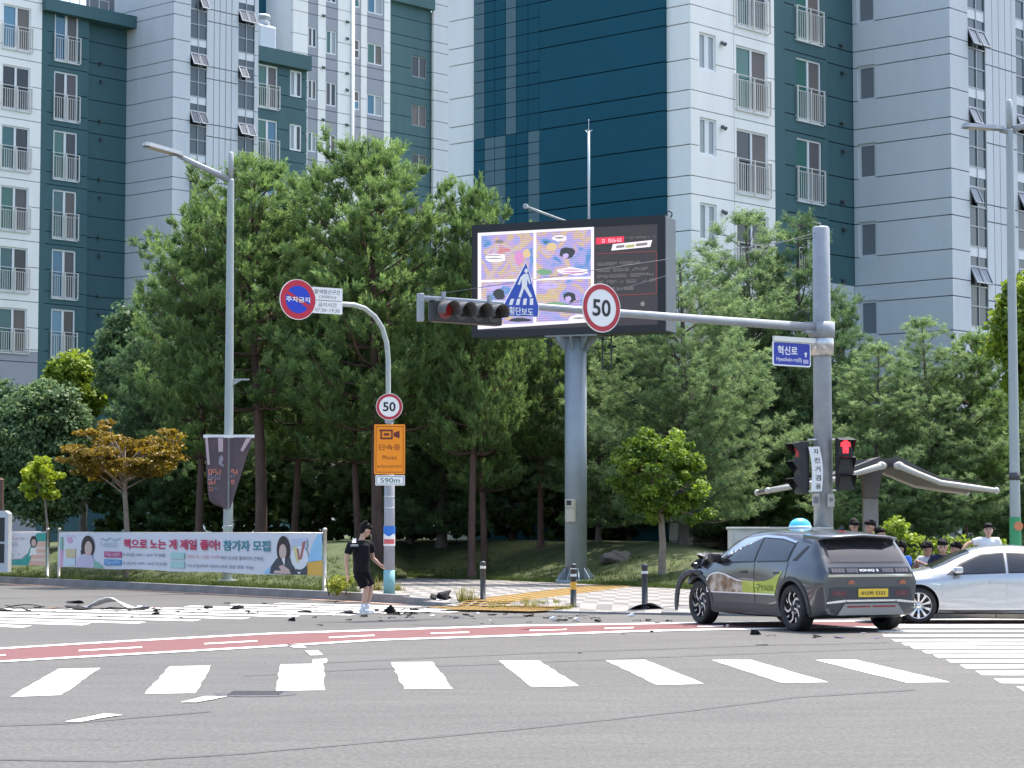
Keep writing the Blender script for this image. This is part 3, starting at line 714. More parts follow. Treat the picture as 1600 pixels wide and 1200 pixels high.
vt = MB(); s_ = gcx(424); vt.bbox(s_-.62, .3, zg2, s_+.62, 1.3, zg2+1.35, .12); vt.lathe([(.45,0),(.42,.25),(.3,.3),(.3,.4),(.5,.42),(.42,.58),(.1,.64)], 14, Matrix.Translation((s_, .8, zg2+1.35)))
for i_ in range(len(vt.v)): vt.v[i_] = tuple(F @ Vector(vt.v[i_]))
vt.build('roof_vent', M('vent_white', (.62,.66,.70), .5), wb)
TB = FLW.off(-3.4); panels(wb, TB, TB.c(380, 40)[0], TB.c(466, 40)[0], zg1-3, WT, [], TEAL)
# green end bay
EB = FLW.off(-3.2); eb = lambda px: EB.c(px, 150)[0]
We = rect(EB, 643.8, 667.6, 9.5, 43); op = []
zpe = EB.c(612, 2)[1]
for z_ in rows(We[2], 10, zpe-1.6): op.append((We[0], We[1], z_, z_+We[3]-We[2])); window(wb, EB, We[0], z_, We[1]-We[0], We[3]-We[2], 2, fr=.07, fm=M('window_frame_olive', (.27,.30,.29), .5), tint=[SCR, [GLS[2], GLS[3]]])
panels(wb, EB, eb(600), eb(673), Z0, zpe, LL, GREEN, op)
F = Matrix.Translation(EB.w(0, 0)) @ Matrix.Rotation(EB.rz, 4, 'Z'); cp = MB(); cp.box(eb(600), -.3, zpe, eb(674), 2.2, zpe+1.6, F); cp.build('parapet', GREEN, wb)
panels(wb, EB.off(.2), eb(673.5), eb(722), Z0, WT, LL, GREY)
core(wb, SW, sc_(457)+.05, sc_(609)-.05, .5, WT+.1, 8, t0=-.2, mat=WHITE); core(wb, LG, gcx(396)+.05, gcx(479.5)-.05, .5, zg1-.02, 1.3, t0=-.2, mat=GREEN); core(wb, EB, eb(600)+.05, eb(722)-.05, .5, zpe, 7, t0=-.2)
reparent_keep(wb)
# ================================================================== STREET FURNITURE AND SIGNS
GALV = M('galvanised', (.31,.335,.355), .5, .25, var=.12, scale=3, bump=.1, bscale=12)
GALV2 = M('pole_paint_grey', (.36,.39,.395), .5, .1, var=.08, scale=2)
PALEG = M('lamp_paint', (.35,.395,.38), .5, .1, var=.06, scale=2)
STEEL = M('stainless', (.55,.55,.55), .3, .8)
BLK = M('black_plastic', (.018,.018,.02), .45); BLKG = M('black_rubber', (.014,.014,.014), .7)
SWHITE = M('sign_white', (.80,.80,.78), .45); SRED = M('sign_red', (.42,.018,.035), .4); SBLUE = M('sign_blue', (.012,.06,.40), .4); SBLK = M('sign_black', (.015,.015,.018), .5)
SORG = M('sign_orange', (.86,.27,.0), .4); SORGT = M('sign_orange_text', (.30,.045,.0), .5); NAVY = M('street_blue', (.01,.03,.34), .4); DKRED = M('sign_dark_red', (.13,.012,.012), .5)
GREYT = M('print_grey', (.18,.18,.19), .7)
def frame_thing(name, label, cat, P, d, group=None):
    """an Empty at P whose local x runs along d (to the right as seen) and whose -y faces the viewer"""
    return thing(name, label, cat, P, atan2(d[1], d[0]), group)
def loc2(o, p):       # world point -> local (x,z) of a frame_thing
    v = Vector(p)-o.location; c, s = cos(o.rotation_euler.z), sin(o.rotation_euler.z)
    return v.x*c+v.y*s, v.z
def part(o, mb, name, mat=None): return mb.build(name, mat, o)
def rrect(x0, x1, z0, z1, r, n=4):
    out = []
    for cx_, cz_, a0 in ((x1-r, z0+r, -pi/2), (x1-r, z1-r, 0), (x0+r, z1-r, pi/2), (x0+r, z0+r, pi)):
        for k in range(n+1): a = a0+pi/2*k/n; out.append((cx_+r*cos(a), cz_+r*sin(a)))
    return out
def circ(r, n=40, cx=0, cz=0): return [(cx+r*cos(2*pi*j/n), cz+r*sin(2*pi*j/n)) for j in range(n)]
def ringpoly(mb, ro, ri, y0, y1, n=40):
    for j in range(n):
        a, b = 2*pi*j/n, 2*pi*(j+1)/n
        A = [Vector((ro*cos(a),y0,ro*sin(a))), Vector((ro*cos(b),y0,ro*sin(b))), Vector((ri*cos(b),y0,ri*sin(b))), Vector((ri*cos(a),y0,ri*sin(a)))]
        mb.face(A); mb.face([A[0], A[1], A[1]+Vector((0,y1-y0,0)), A[0]+Vector((0,y1-y0,0))])


def scribble(o, x0, x1, z, h, mat, y, n=None, seed=0, name='small_print'):
    """print too small to read: rows of letter-like strokes"""
    rnd = random.Random(seed+int(abs(x0)*100)); mb = MB(); n = n or max(2, int((x1-x0)/(h*.95))); p = (x1-x0)/n; t = h*.14
    for i in range(n):
        if rnd.random() < .14: continue
        a = x0+p*i+p*.06; b = x0+p*(i+1)-p*.1; z0, z1 = z-h/2, z+h/2; k = rnd.randint(0, 3); m_ = (a+b)/2
        def r(xa, za, xb, zb): mb.face([(xa,y,za),(xb,y,za),(xb,y,zb),(xa,y,zb)])
        r(b-t, z0+h*.3*(k == 1), b, z1)
        if k != 2: r(a, z1-t, m_+t, z1)
        r(a, z0+h*.35, m_, z0+h*.35+t)
        if k in (0, 3): r(a, z0, b-t*1.2, z0+t)
        if k in (1, 3): r(a, z0+h*.35+t, a+t, z1-t)
        if k == 2: r(a, z0, a+t, z0+h*.35)
    ob = mb.build(name, mat, o, recalc=False); tag(ob, kind='stuff'); return ob

# ---------------------------------------------------------------- signal mast with long arm
PB_ = at_y(1287.5, 900, 47.0); MX = Vector((PB_.x, PB_.y, .12)); MD = Vector((.8, .6, 0)); MN = Vector((.6, -.8, 0))
mast = frame_thing('signal_mast', 'tall galvanised steel signal mast with a long arm reaching over the road', 'signal mast', MX, MD)
def mp(px, py, t=0): p = at_plane(px, py, MX, MN); return loc2(mast, p)
ztop = mp(1287, 357)[1]; za = mp(1287, 513)[1]; xe, ze = mp(657, 466)
mb = MB(); mb.lathe([(.34,0),(.34,.03)], 20); mb.lathe([(.205,.03),(.185,za),(.175,ztop),(.15,ztop+.03)], 24); part(mast, mb, 'pole', GALV)
mb = MB()
for k in range(6):
    a = 2*pi*k/6; mb.prism([(.2,.03),(.33,.03),(.2,.32)], -.01, .01, frame=Matrix.Rotation(a, 4, 'Z'))
part(mast, mb, 'base_gusset', GALV)
mb = MB(); mb.tube([(-.25,0,za), (xe*.5,0,za+(ze-za)*.5), (xe,0,ze)], [.095,.075,.055], 14); part(mast, mb, 'arm', GALV)
mb = MB(); mb.lathe([(.27,za-.2),(.27,za+.12)], 20); mb.box(-.52,-.06,za-.12,-.2,.06,za+.1); part(mast, mb, 'arm_collar', GALV)
mb = MB(); mb.tube([(-.55+.2*cos(a), 0.02, za+.16+.16*sin(a)) for a in [k*pi/8 for k in range(-2, 11)]], .018, 6); part(mast, mb, 'cable_loop', BLKG)
mb = MB(); mb.bbox(xe-.05,-.06,ze-.42,xe+.05,.06,ze+.09,.015); part(mast, mb, 'end_bracket', GALV)
for (a, b) in (((1287,368),(660,463)), ((1287,360),(868,481))):
    A, B = mp(*a), mp(*b); mb = MB(); mb.tube([(A[0],0,A[1]), (B[0],0,B[1])], .006, 5); part(mast, mb, 'stay_cable', VENT)

def mast_sign(name, label, cat, px, py, t=.14, group=None):
    x, z = mp(px, py); return frame_thing(name, label, cat, MX+MD*x+MN*t+Vector((0,0,z)), MD, group), z
# speed limit 50 on the arm
o, z = mast_sign('speed_limit_sign', 'large round red-rimmed 50 speed limit sign on the mast arm', 'sign', 932.5, 482)
R50 = .47
def speed_sign(o, R):
    mb = MB(); mb.prism(circ(R), -.004, .012); mb.build('panel', SWHITE, o)
    mb = MB(); ringpoly(mb, R*.96, R*.76, -.009, -.004); mb.build('red_rim', SRED, o)
    text('50', R*.70, SBLK, o, 0, 0, -.009, w=R*.95, bold=.022, name='numerals')
speed_sign(o, R50)
mb = MB(); mb.box(-.04,.012,-.2,.04,.04,.2); mb.build('bracket', GALV, o)
# pedestrian crossing sign
o, z = mast_sign('crosswalk_sign', 'blue pentagonal pedestrian crossing sign on the mast arm', 'sign', 815, 470)
pts = [tuple(loc2(o, at_plane(px, py, o.location, MN))) for px, py in ((822,409),(842.5,480),(841,495.5),(785.5,494),(787.5,474.5))]
mb = MB(); mb.prism(pts, 0, .012); mb.build('panel', SWHITE, o)
cx_ = sum(p[0] for p in pts)/5; cz_ = sum(p[1] for p in pts)/5
mb = MB(); mb.prism([(cx_+(p[0]-cx_)*.955, cz_+(p[1]-cz_)*.965) for p in pts], -.004, -.001); mb.build('blue_field', SBLUE, o)
def pm_(px, py): return loc2(o, at_plane(px, py, o.location, MN))
fig = [[(820.2,419.5),(824,420.5),(824.5,425),(821.5,427),(818.8,424.5)], [(818.5,428),(824,427.5),(826,432),(828.8,443),(826.6,444),(823.5,436),(823,447),(831.5,463.5),(827.5,465),(818.5,450.5),(813.5,465.5),(809.5,464),(815,449),(814.8,437),(811.5,445.5),(808.5,444.5),(813,433)]]
mb = MB()
for pl in fig: mb.prism([pm_(*p) for p in pl], -.008, -.005)
mb.build('walking_figure', SWHITE, o)
for q in range(4):
    x0 = 796+q*9.9; mb = MB(); mb.prism([pm_(*p) for p in ((x0+1.8,467-q*.2),(x0+7.0,466.8-q*.2),(x0+3.9+q*1.0,476.5),(x0-1.6+q*1.0,476.5))], -.0105, -.0085); mb.build('zebra_bar', SWHITE, o)
a, b = pm_(794, 486), pm_(834, 487); text('횡단보도', .15, SWHITE, o, (a[0]+b[0])/2, (a[1]+b[1])/2, -.008, w=abs(b[0]-a[0])*.95, bold=.012)
# four-lens signal head hanging at the arm's end
x0, z0 = mp(672, 503); x1, z1 = mp(774, 477)
o = frame_thing('traffic_light', 'black four-lens traffic light hanging under the arm end, showing dull red', 'traffic light', MX+MD*((x0+x1)/2)+MN*.12+Vector((0,0,(z0+z1)/2)), MD)
w = (x1-x0); h = .40; mb = MB(); mb.bbox(-w/2-.04,-.08,-h/2,w/2+.02,.14,h/2,.03); mb.build('housing', BLK, o)
LRED = M('lens_red', (.035,.005,.005), .25, emit=(.55,.03,.03), es=.05); LDK = M('lens_dark', (.03,.03,.028), .2); VIS = M('visor_grey', (.10,.10,.10), .6)
for q in range(4):
    cx_ = -w/2 + w*(q+.5)/4
    mb = MB(); mb.prism(circ(.15, 24, cx_, 0), -.088, -.078); ln = mb.build('lens', LRED if q == 0 else LDK, o)
    mb = MB(); n = 16
    for k in range(n):
        a0 = -.35+(pi+.7)*k/n; a1 = -.35+(pi+.7)*(k+1)/n
        P = lambda a, r, y: Vector((cx_+r*cos(a), y-.06*(1 if y < -.1 else 0)*max(0, sin(a)), r*sin(a)))
        mb.face([P(a0,.175,-.08), P(a1,.175,-.08), P(a1,.168,-.33), P(a0,.168,-.33)]); mb.face([P(a0,.163,-.08), P(a0,.156,-.33), P(a1,.156,-.33), P(a1,.163,-.08)]); mb.face([P(a0,.168,-.33), P(a1,.168,-.33), P(a1,.156,-.33), P(a0,.156,-.33)])
    mb.build('visor', VIS, o)
for q in (-.35, .35):
    mb = MB(); mb.box(q*w-.03,-.02,h/2-.01,q*w+.03,.04,h/2+.16); mb.build('hanger', GALV, o)
# street name board
x0, z0 = mp(1205, 571); x1, z1 = mp(1264, 536)
o = frame_thing('street_name_sign', 'blue street name board with white border hanging from the signal mast', 'sign', MX+MD*((x0+x1)/2)+MN*.05+Vector((0,0,(z0+z1)/2)), MD)
w, h = x1-x0, z1-z0
mb = MB(); mb.prism(rrect(-w/2, w/2, -h/2, h/2, .05), 0, .02); mb.build('panel', SWHITE, o)
mb = MB(); mb.prism(rrect(-w/2+.03, w/2-.03, -h/2+.03, h/2-.03, .035), -.004, -.001); mb.build('blue_field', NAVY, o)
text('혁신로', h*.36, SWHITE, o, -w*.12, h*.13, -.007, w=w*.52, bold=.02); text('Hyeoksin-ro(Il)', h*.21, SWHITE, o, -w*.08, -h*.25, -.007, w=w*.66, bold=.008)
mb = MB(); mb.prism([(w*.31,h*.02),(w*.36,h*.12),(w*.41,h*.02),(w*.38,h*.02),(w*.38,-h*.1),(w*.34,-h*.1),(w*.34,h*.02)], -.007, -.005); mb.build('arrow', SWHITE, o)
mb = MB(); mb.box(w*.29, -.007, -h*.36, w*.43, -.005, -h*.2); mb.build('number_block', M('sign_lilac', (.45,.40,.62), .5), o)
mb = MB(); xa, zz1 = mp(1206, 528); mb.box(xa-(x0+x1)/2, -.03, zz1-(z0+z1)/2-.06, -(x0+x1)/2-.18, .03, zz1-(z0+z1)/2+.04); mb.build('hanging_arm', STEEL, o)
mb = MB(); zc_ = zz1-(z0+z1)/2; mb.lathe([(.245,zc_-.3),(.245,zc_+.2)], 20, Matrix.Translation((-(x0+x1)/2, .05, 0))); mb.build('clamp', STEEL, o)
for q in (-.32, -.08, .16, .38):
    mb = MB(); mb.box(q*w-.03, -.005, h/2, q*w+.03, .012, zc_-.05); mb.build('hanger', STEEL, o)
# pedestrian signals
def ped_signal(px0, px1, py0, py1, Y, yaw, label, lit, rz=None):
    A, B = at_y(px0, py0, Y), at_y(px1, py1, Y); w = .36; h = A.z-B.z; c = (A+B)/2
    o = thing('pedestrian_signal', label, 'traffic light', (c.x, c.y, B.z), yaw); s = h/3
    mb = MB(); mb.bbox(-w/2,-.02,0,w/2,.16,h,.02); mb.build('housing', BLK, o)
    for q in range(3):
        z0 = h-s*(q+1); on = lit and q == 0
        mb = MB(); mb.box(-w/2+.03,-.026,z0+.03,w/2-.03,-.018,z0+s-.03); ln = mb.build('lens', M('ped_lens_dark', (.02,.02,.022), .25), o)
        if q == 0:
            mb = MB(); f = [(-.02,.30),(.02,.30),(.035,.27),(.03,.245),(.075,.235),(.085,.15),(.06,.145),(.05,.19),(.045,.02),(.01,.02),(0,.12),(-.01,.02),(-.045,.02),(-.05,.19),(-.06,.145),(-.085,.15),(-.075,.235),(-.03,.245),(-.035,.27)]
            mb.prism([(x*1.25, z0+.02+z*s/.34) for x, z in f], -.034, -.027)
            mb.build('standing_figure', M('ped_red_lit', (.5,.02,.03), .4, emit=(1,.03,.05), es=.9) if on else M('ped_red_dim', (.14,.02,.02), .4, emit=(.5,.02,.02), es=.15), ln)
        mb = MB(); v0, v1 = -.02, -.24
        mb.face([(-w/2+.01,v0,z0+s-.015),(w/2-.01,v0,z0+s-.015),(w/2-.01,v1,z0+s-.05),(-w/2+.01,v1,z0+s-.05)]); mb.face([(-w/2+.01,v0,z0+s-.028),(-w/2+.01,v1,z0+s-.06),(w/2-.01,v1,z0+s-.06),(w/2-.01,v0,z0+s-.028)])
        for sx in (-1, 1):
            x_ = sx*(w/2-.01); x2 = sx*(w/2-.02); mb.face([(x_,v0,z0+s-.015),(x_,v1,z0+s-.05),(x_,v0,z0+.06)]); mb.face([(x2,v0,z0+s-.02),(x2,v0,z0+.06),(x2,v1,z0+s-.055)])
        mb.build('visor', BLK, o)
    mb = MB()
    for zz_ in (.02, h-.03): mb.box(-.02,.16,zz_-.012,.02,.42,zz_+.012)
    mb.build('bracket', STEEL, o); return o
ped_signal(1307, 1335, 684, 766, 46.8, yaw_to((.12,-1)), 'pedestrian signal with a glowing red standing figure beside the mast', True)
ped_signal(1234, 1262, 690, 772, 46.9, yaw_to((-.93,-.36)), 'pedestrian signal turned sideways with a dim red figure', False)
for py in (686, 766):
    A, B = at_y(1246, py+2, 47.0), at_y(1321, py, 47.0); mb = MB(); la, lb_ = loc2(mast, A), loc2(mast, B)
    mb.tube([(la[0], 0, la[1]), (0, 0, (A.z+B.z)/2-.12), (lb_[0], 0, lb_[1])], .02, 6); part(mast, mb, 'signal_bracket', STEEL)
# bicycle plate, sounders
A, B = at_y(1266, 698, 46.72), at_y(1284, 768, 46.72)
o = thing('cycle_plate', 'narrow white upright plate with black vertical lettering on the mast', 'sign', ((A.x+B.x)/2, A.y, B.z)); h = A.z-B.z; w = B.x-A.x; o.rotation_euler = (0, -.045, .1)
mb = MB(); n = 12
for k in range(n):
    u0, u1 = k/n, (k+1)/n; b0, b1 = .05*sin(u0*pi), .05*sin(u1*pi)
    mb.face([(-w/2+b0,-.01,h*u0),(w/2+b0,-.01,h*u0),(w/2+b1,-.01,h*u1),(-w/2+b1,-.01,h*u1)]); mb.face([(-w/2+b0,.01,h*u0),(-w/2+b1,.01,h*u1),(w/2+b1,.01,h*u1),(w/2+b0,.01,h*u0)])
    for s_, x_ in ((-1,-w/2),(1,w/2)): mb.face([(x_+b0,-.01,h*u0),(x_+b1,-.01,h*u1),(x_+b1,.01,h*u1),(x_+b0,.01,h*u0)])
mb.build('panel', SWHITE, o)
for k, ch in enumerate('자전거겸용'): text(ch, h*.125, SBLK, o, .04+.015*sin((1-k/5)*pi), h*(.89-.195*k), -.014, w=w*.5, bold=.012)
for nm, x_, y_ in (('with dark face', 1274.5, 782), ('with round grille', 1298, 783)):
    c_ = at_y(x_, y_, 46.74); o = thing('signal_sounder', 'small beige sounder box %s strapped to the mast' % nm, 'sounder', (c_.x, c_.y, c_.z-.12))
    mb = MB(); mb.bbox(-.07,-.07,0,.07,.06,.26,.012); mb.build('case', M('beige_case', (.42,.40,.35), .6), o)
    mb = MB(); mb.prism(circ(.045, 12, 0, .15) if 'round' in nm else rrect(-.05,.05,.06,.2,.01), -.075, -.069); mb.build('grille', GREYT, o)

# ---------------------------------------------------------------- sign post with curved arm
sb = at_z(608, 929, .15); SX = Vector((sb.x, sb.y, .14)); SD = Vector((.84, .543, 0)); SN = Vector((.543, -.84, 0))
post = frame_thing('sign_post', 'grey signpost with a gooseneck arm, teal at its foot', 'sign post', SX, SD)
def sp_(px, py): return loc2(post, at_plane(px, py, SX, SN))
zs = sp_(607, 615)[1]; arm = [sp_(*p) for p in ((606.5,620),(606.5,560),(604,535),(597,512),(586,495),(570,482),(553,476.5),(537,475.5))]
mb = MB(); mb.lathe([(.125,0),(.115,sp_(607,755)[1]),(.10,sp_(607,755)[1]+.02),(.06,zs)], 16); part(post, mb, 'pole', M('post_grey', (.31,.32,.35), .55, .1, var=.1, scale=3, bump=.15, bscale=20))
mb = MB(); mb.lathe([(.13,.001),(.124,.55)], 16); part(post, mb, 'painted_foot', M('foot_teal', (.20,.40,.42), .6, var=.2, scale=4))
mb = MB(); mb.tube([(0,0,zs-.1)] + [(x, 0, z) for x, z in arm] + [(sp_(487,470)[0],0,arm[-1][1]-.02)], [.058]+[.056]*len(arm)+[.045], 12); part(post, mb, 'gooseneck', PALEG)
for zz_ in (1.9, 2.15, 3.05):
    mb = MB(); mb.lathe([(.122,zz_),(.122,zz_+.03)], 14); part(post, mb, 'strap', STEEL)
def post_sign(name, label, cat, px, py, t=.09):
    x, z = sp_(px, py); return frame_thing(name, label, cat, SX+SD*x+SN*t+Vector((0,0,z)), SD)
o = post_sign('no_parking_sign', 'round red and blue no parking sign on the gooseneck', 'sign', 462.5, 468.5); R = .44
mb = MB(); mb.prism(circ(R), 0, .012); mb.build('panel', SWHITE, o)
mb = MB(); mb.prism(circ(R*.965), -.004, -.001); mb.build('red_field', M('sign_bright_red', (.50,.012,.04), .4), o)
for s_ in (1, -1):   # two blue halves either side of the red slash
    r = R*.68; a0 = radians(135)+(.14 if s_ > 0 else pi+.14); pts = [(r*cos(a0-(pi-.28)*k/24), r*sin(a0-(pi-.28)*k/24)) for k in range(25)]
    mb = MB(); mb.prism(pts, -.008, -.005); mb.build('blue_half', M('sign_deep_blue', (.005,.04,.48), .4), o)
text('주차금지', R*.27, SWHITE, o, 0, -.0, -.011, w=R*1.32, bold=.02)
o = post_sign('time_plate', 'white two-row plate listing no-parking hours beside the round sign', 'sign', 512, 469.5)
a = loc2(o, at_plane(488, 448, o.location, SN)); b = loc2(o, at_plane(535, 491.5, o.location, SN)); zm = (a[1]+b[1])/2
for nm, z0, z1 in (('upper_plate', zm+.008, a[1]), ('lower_plate', b[1], zm-.008)):
    mb = MB(); mb.prism(rrect(a[0], b[0], z0, z1, .02), 0, .01); mb.build(nm, SWHITE, o)
xm = (a[0]+b[0])/2; ww = b[0]-a[0]; hh = a[1]-zm
text('황색점선구간', hh*.36, GREYT, o, xm, zm+hh*.67, -.004, w=ww*.86, bold=.01); text('(2000m)', hh*.28, GREYT, o, xm, zm+hh*.25, -.004, w=ww*.56)
text('금지시간', hh*.34, GREYT, o, xm, zm-hh*.32, -.004, w=ww*.62, bold=.01); text('07:30~19:30', hh*.27, GREYT, o, xm, zm-hh*.74, -.004, w=ww*.8)
def facing(name, label, cat, px, py, Y): p = at_y(px, py, Y); return thing(name, label, cat, p)
YS = SX.y-.16
o = facing('speed_limit_sign', 'small round 50 speed limit sign above the orange camera board', 'sign', 608.3, 635.5, YS); speed_sign(o, .295)
mb = MB(); mb.box(-.1,.012,-.36,.1,.05,-.22); mb.build('bracket', GALV, o)
c0, c1 = at_y(584.5, 741, YS), at_y(633, 663, YS)
o = thing('camera_warning_sign', 'orange speed camera warning board with a camcorder symbol', 'sign', (c0.x, YS, c0.z)); w, h = c1.x-c0.x, c1.z-c0.z
mb = MB(); mb.prism(rrect(0, w, 0, h, .02), 0, .015); mb.build('panel', SORG, o)
mb = MB()
for (x0, x1, z0, z1) in ((.035,w-.035,.04,.052),(.035,w-.035,h-.052,h-.04),(.035,.047,.052,h-.052),(w-.047,w-.035,.052,h-.052)): mb.box(x0,-.005,z0,x1,-.001,z1)
mb.build('border_line', SORGT, o)
mb = MB()
for (x0, x1, z0, z1) in ((.2,.6,.70,.735),(.2,.6,.86,.895),(.2,.25,.735,.86),(.55,.6,.735,.86),(.17,.2,.86,.895)): mb.box(w*x0,-.006,h*z0,w*x1,-.002,h*z1)
mb.prism([(w*.63,h*.76),(w*.82,h*.72),(w*.82,h*.87),(w*.63,h*.83)], -.006, -.002); mb.box(w*.31,-.006,h*.775,w*.49,-.002,h*.82); mb.build('camcorder_symbol', DKRED, o)
text('단속중', h*.12, SORGT, o, w*.5, h*.54, -.004, w=w*.7, bold=.012); text('Photo', h*.085, SORGT, o, w*.5, h*.335, -.004, w=w*.46, bold=.006); text('enforcement', h*.07, SORGT, o, w*.5, h*.165, -.004, w=w*.8)
c0, c1 = at_y(586.5, 758.5, YS), at_y(632.5, 742.5, YS)
o = thing('distance_plate', 'white 590m distance plate under the orange board', 'sign', (c0.x, YS, c0.z)); w, h = c1.x-c0.x, c1.z-c0.z
mb = MB(); mb.prism(rrect(0, w, 0, h, .015), 0, .012); mb.build('panel', SWHITE, o)
mb = MB()
for (x0, x1, z0, z1) in ((.025,w-.025,.025,.035),(.025,w-.025,h-.035,h-.025),(.025,.035,.035,h-.035),(w-.035,w-.025,.035,h-.035)): mb.box(x0,-.005,z0,x1,-.001,z1)
mb.build('border_line', M('plate_teal', (.05,.16,.16), .5), o); text('590m', h*.48, M('plate_teal', (.05,.16,.16)), o, w*.5, h*.5, -.004, w=w*.66, bold=.01)
# sticker wrapped round the post
c0, c1 = at_y(600, 853, YS), at_y(616.5, 822, YS)
o = thing('pole_notice', 'blue and white notice with red print wrapped on the signpost', 'sign', (SX.x, SX.y, c0.z)); h = c1.z-c0.z
def wrap(z0, z1, mat, nm, r=.128, a0=-pi*.98, a1=-pi*.02, wave=0):
    mb = MB(); n = 14
    for k in range(n):
        p, q = a0+(a1-a0)*k/n, a0+(a1-a0)*(k+1)/n; w0 = wave*sin(k*.7); w1 = wave*sin((k+1)*.7)
        mb.face([(r*cos(p),r*sin(p),z0+w0),(r*cos(q),r*sin(q),z0+w1),(r*cos(q),r*sin(q),z1),(r*cos(p),r*sin(p),z1)])
    mb.smooth = True; return mb.build(nm, mat, o)
wrap(0, h, SWHITE, 'sheet', .128); wrap(h*.55, h, M('notice_blue', (.02,.16,.55), .5), 'blue_band', .131, wave=.03); wrap(h*.1, h*.34, M('notice_red', (.62,.12,.13), .6), 'red_print', .131, -pi*.85, -pi*.15)

# ---------------------------------------------------------------- lamp posts
def lamp_post(label, px, py_base, Y, zb, pytop, heads, stub, r0, r1, deco=False):
    b_ = at_y(px, 800, Y); top = at_y(px+ (0 if not deco else 0), pytop, Y).z
    o = thing('street_lamp', label, 'street lamp', (b_.x, Y, zb)); H = top-zb
    mb = MB(); mb.lathe([(r0*1.9,0),(r0*1.9,.03)], 16); mb.lathe([(r0,.03),(r0*.95,2.0),(r1,H),(r1*.9,H+.05)], 18); mb.build('pole', PALEG, o)
    mb = MB(); mb.lathe([(r1*.85,H+.05),(r1*.8,H+stub),(r1*.5,H+stub+.02)], 14); mb.build('mast_tip', GALV2, o)
    for dx, dy, dz, L in heads:
        D = Vector((dx, dy, 0)).normalized(); E = D*L + Vector((0,0,H+dz))
        mb = MB(); mb.tube([Vector((0,0,H+.02)), D*L*.5+Vector((0,0,H+dz*.52)), E], [(.055,.09),(.05,.075),(.045,.06)], 10); mb.build('arm', GALV, o)
        yaw = atan2(D.y, D.x); tilt = -atan2(dz, L)
        F = Matrix.Translation(E) @ Matrix.Rotation(yaw, 4, 'Z') @ Matrix.Rotation(tilt*.5, 4, 'Y')
        mb = MB(); P = [(-.1,-.10),(.15,-.16),(.85,-.17),(.95,-.12),(.95,.12),(.85,.17),(.15,.16),(-.1,.10)]
        n = len(P); vs = [F @ Vector((x,y,.0)) for x, y in P] + [F @ Vector((x*.95+.02,y*.8,.10)) for x, y in P]
        mb.add(vs, [tuple(range(n))[::-1], tuple(range(n, 2*n))] + [(i,(i+1)%n,n+(i+1)%n,n+i) for i in range(n)], False); hd = mb.build('lamp_head', GALV, o)
        mb = MB(); vs = [F @ Vector(v) for v in ((.2,-.12,-.012),(.8,-.13,-.012),(.8,.13,-.012),(.2,.12,-.012),(.2,-.12,0),(.8,-.13,0),(.8,.13,0),(.2,.12,0))]
        mb.add(vs, [(0,1,2,3),(0,4,5,1),(1,5,6,2),(2,6,7,3),(3,7,4,0)]); mb.build('diffuser', M('lamp_glass', (.62,.56,.48), .3), hd)
    return o, H
LY = 57.0; lp, LH = lamp_post('tall street lamp rising behind the book festival banner', 356.5, 0, LY, .3, 283, [(-.84,-.543,.52,1.45)], .72, .125, .085)
bz = at_y(357, 593, LY).z-.3; mb = MB(); mb.box(.08,-.03,bz-.02,.5,.03,bz+.02); mb.prism([(.08,bz-.16),(.3,bz-.02),(.08,bz-.02)], -.01, .01); mb.build('side_bracket', GALV2, lp)
for q in (.9, 1.35, 2.4): mb = MB(); mb.lathe([(.128,q),(.128,q+.03)], 14); mb.build('strap', STEEL, lp)
RY = 55.0; rp, RH = lamp_post('double-headed street lamp with a green wrapped foot beside the silver car', 1586, 0, RY, .13, 205, [(-1,-.15,.02,.25),(1,-.15,.3,.9)], .75, .135, .09)
o = rp; z0 = at_y(1590, 900, RY).z; z1 = at_y(1590, 808, RY).z
GRW = M('wrap_green', (.05,.30,.13), .6)
mb = MB(); mb.lathe([(.142,.03),(.14,z1-.13)], 18, None, True, False); mb.build('green_wrap', GRW, rp)
mb = MB(); mb.prism(circ(.11, 16, .05, at_y(1598,822,RY).z-.13), -.15, -.144); mb.build('orange_emblem', M('wrap_orange', (.62,.22,.10), .6), rp)
zq = at_y(1588, 745, RY).z-.13; mb = MB(); mb.lathe([(.135,zq-.08),(.135,zq+.1)], 16); mb.build('dark_band', M('band_dark', (.06,.06,.065), .6), rp)
# pennant on the left lamp
fz0 = at_y(357, 796, LY).z; fz1 = at_y(357, 684, LY).z
o = thing('pennant', 'dark mauve two-winged pennant hanging from the street lamp', 'banner', (lp.location.x, LY-.17, fz0)); h = fz1-fz0; S_ = LY/FPX
CLO = M('pennant_cloth', (.105,.075,.085), .85, var=.15, scale=2)
def wing(outl, nm):
    mb = MB(); mb.smooth = True; n = len(outl)-1
    for k in range(n):
        (xa0, xb0, z0), (xa1, xb1, z1) = outl[k], outl[k+1]; m_ = 6
        for j in range(m_):
            f = lambda xa, xb, z, u: Vector(((xa+(xb-xa)*u)*S_, -.05*sin(u*pi)*(1+.4*sin(z*4)), z))
            mb.face([f(xa0,xb0,z0,j/m_), f(xa0,xb0,z0,(j+1)/m_), f(xa1,xb1,z1,(j+1)/m_), f(xa1,xb1,z1,j/m_)])
    return mb.build(nm, CLO, o)
lw = wing([(-3,-1,0),(-9,0,.03*h),(-20,0,.06*h),(-28,0,.12*h),(-30,0,.2*h),(-33,0,.5*h),(-36,0,h)], 'left_wing'); rw = wing([(3,4,0),(3,8,.1*h),(3,20,.45*h),(3,30,.75*h),(3,40,h)], 'right_wing')
mb = MB(); mb.box(-38*S_,-.03,h-.01,41*S_,.03,h+.07); mb.build('top_bar', SWHITE, o)
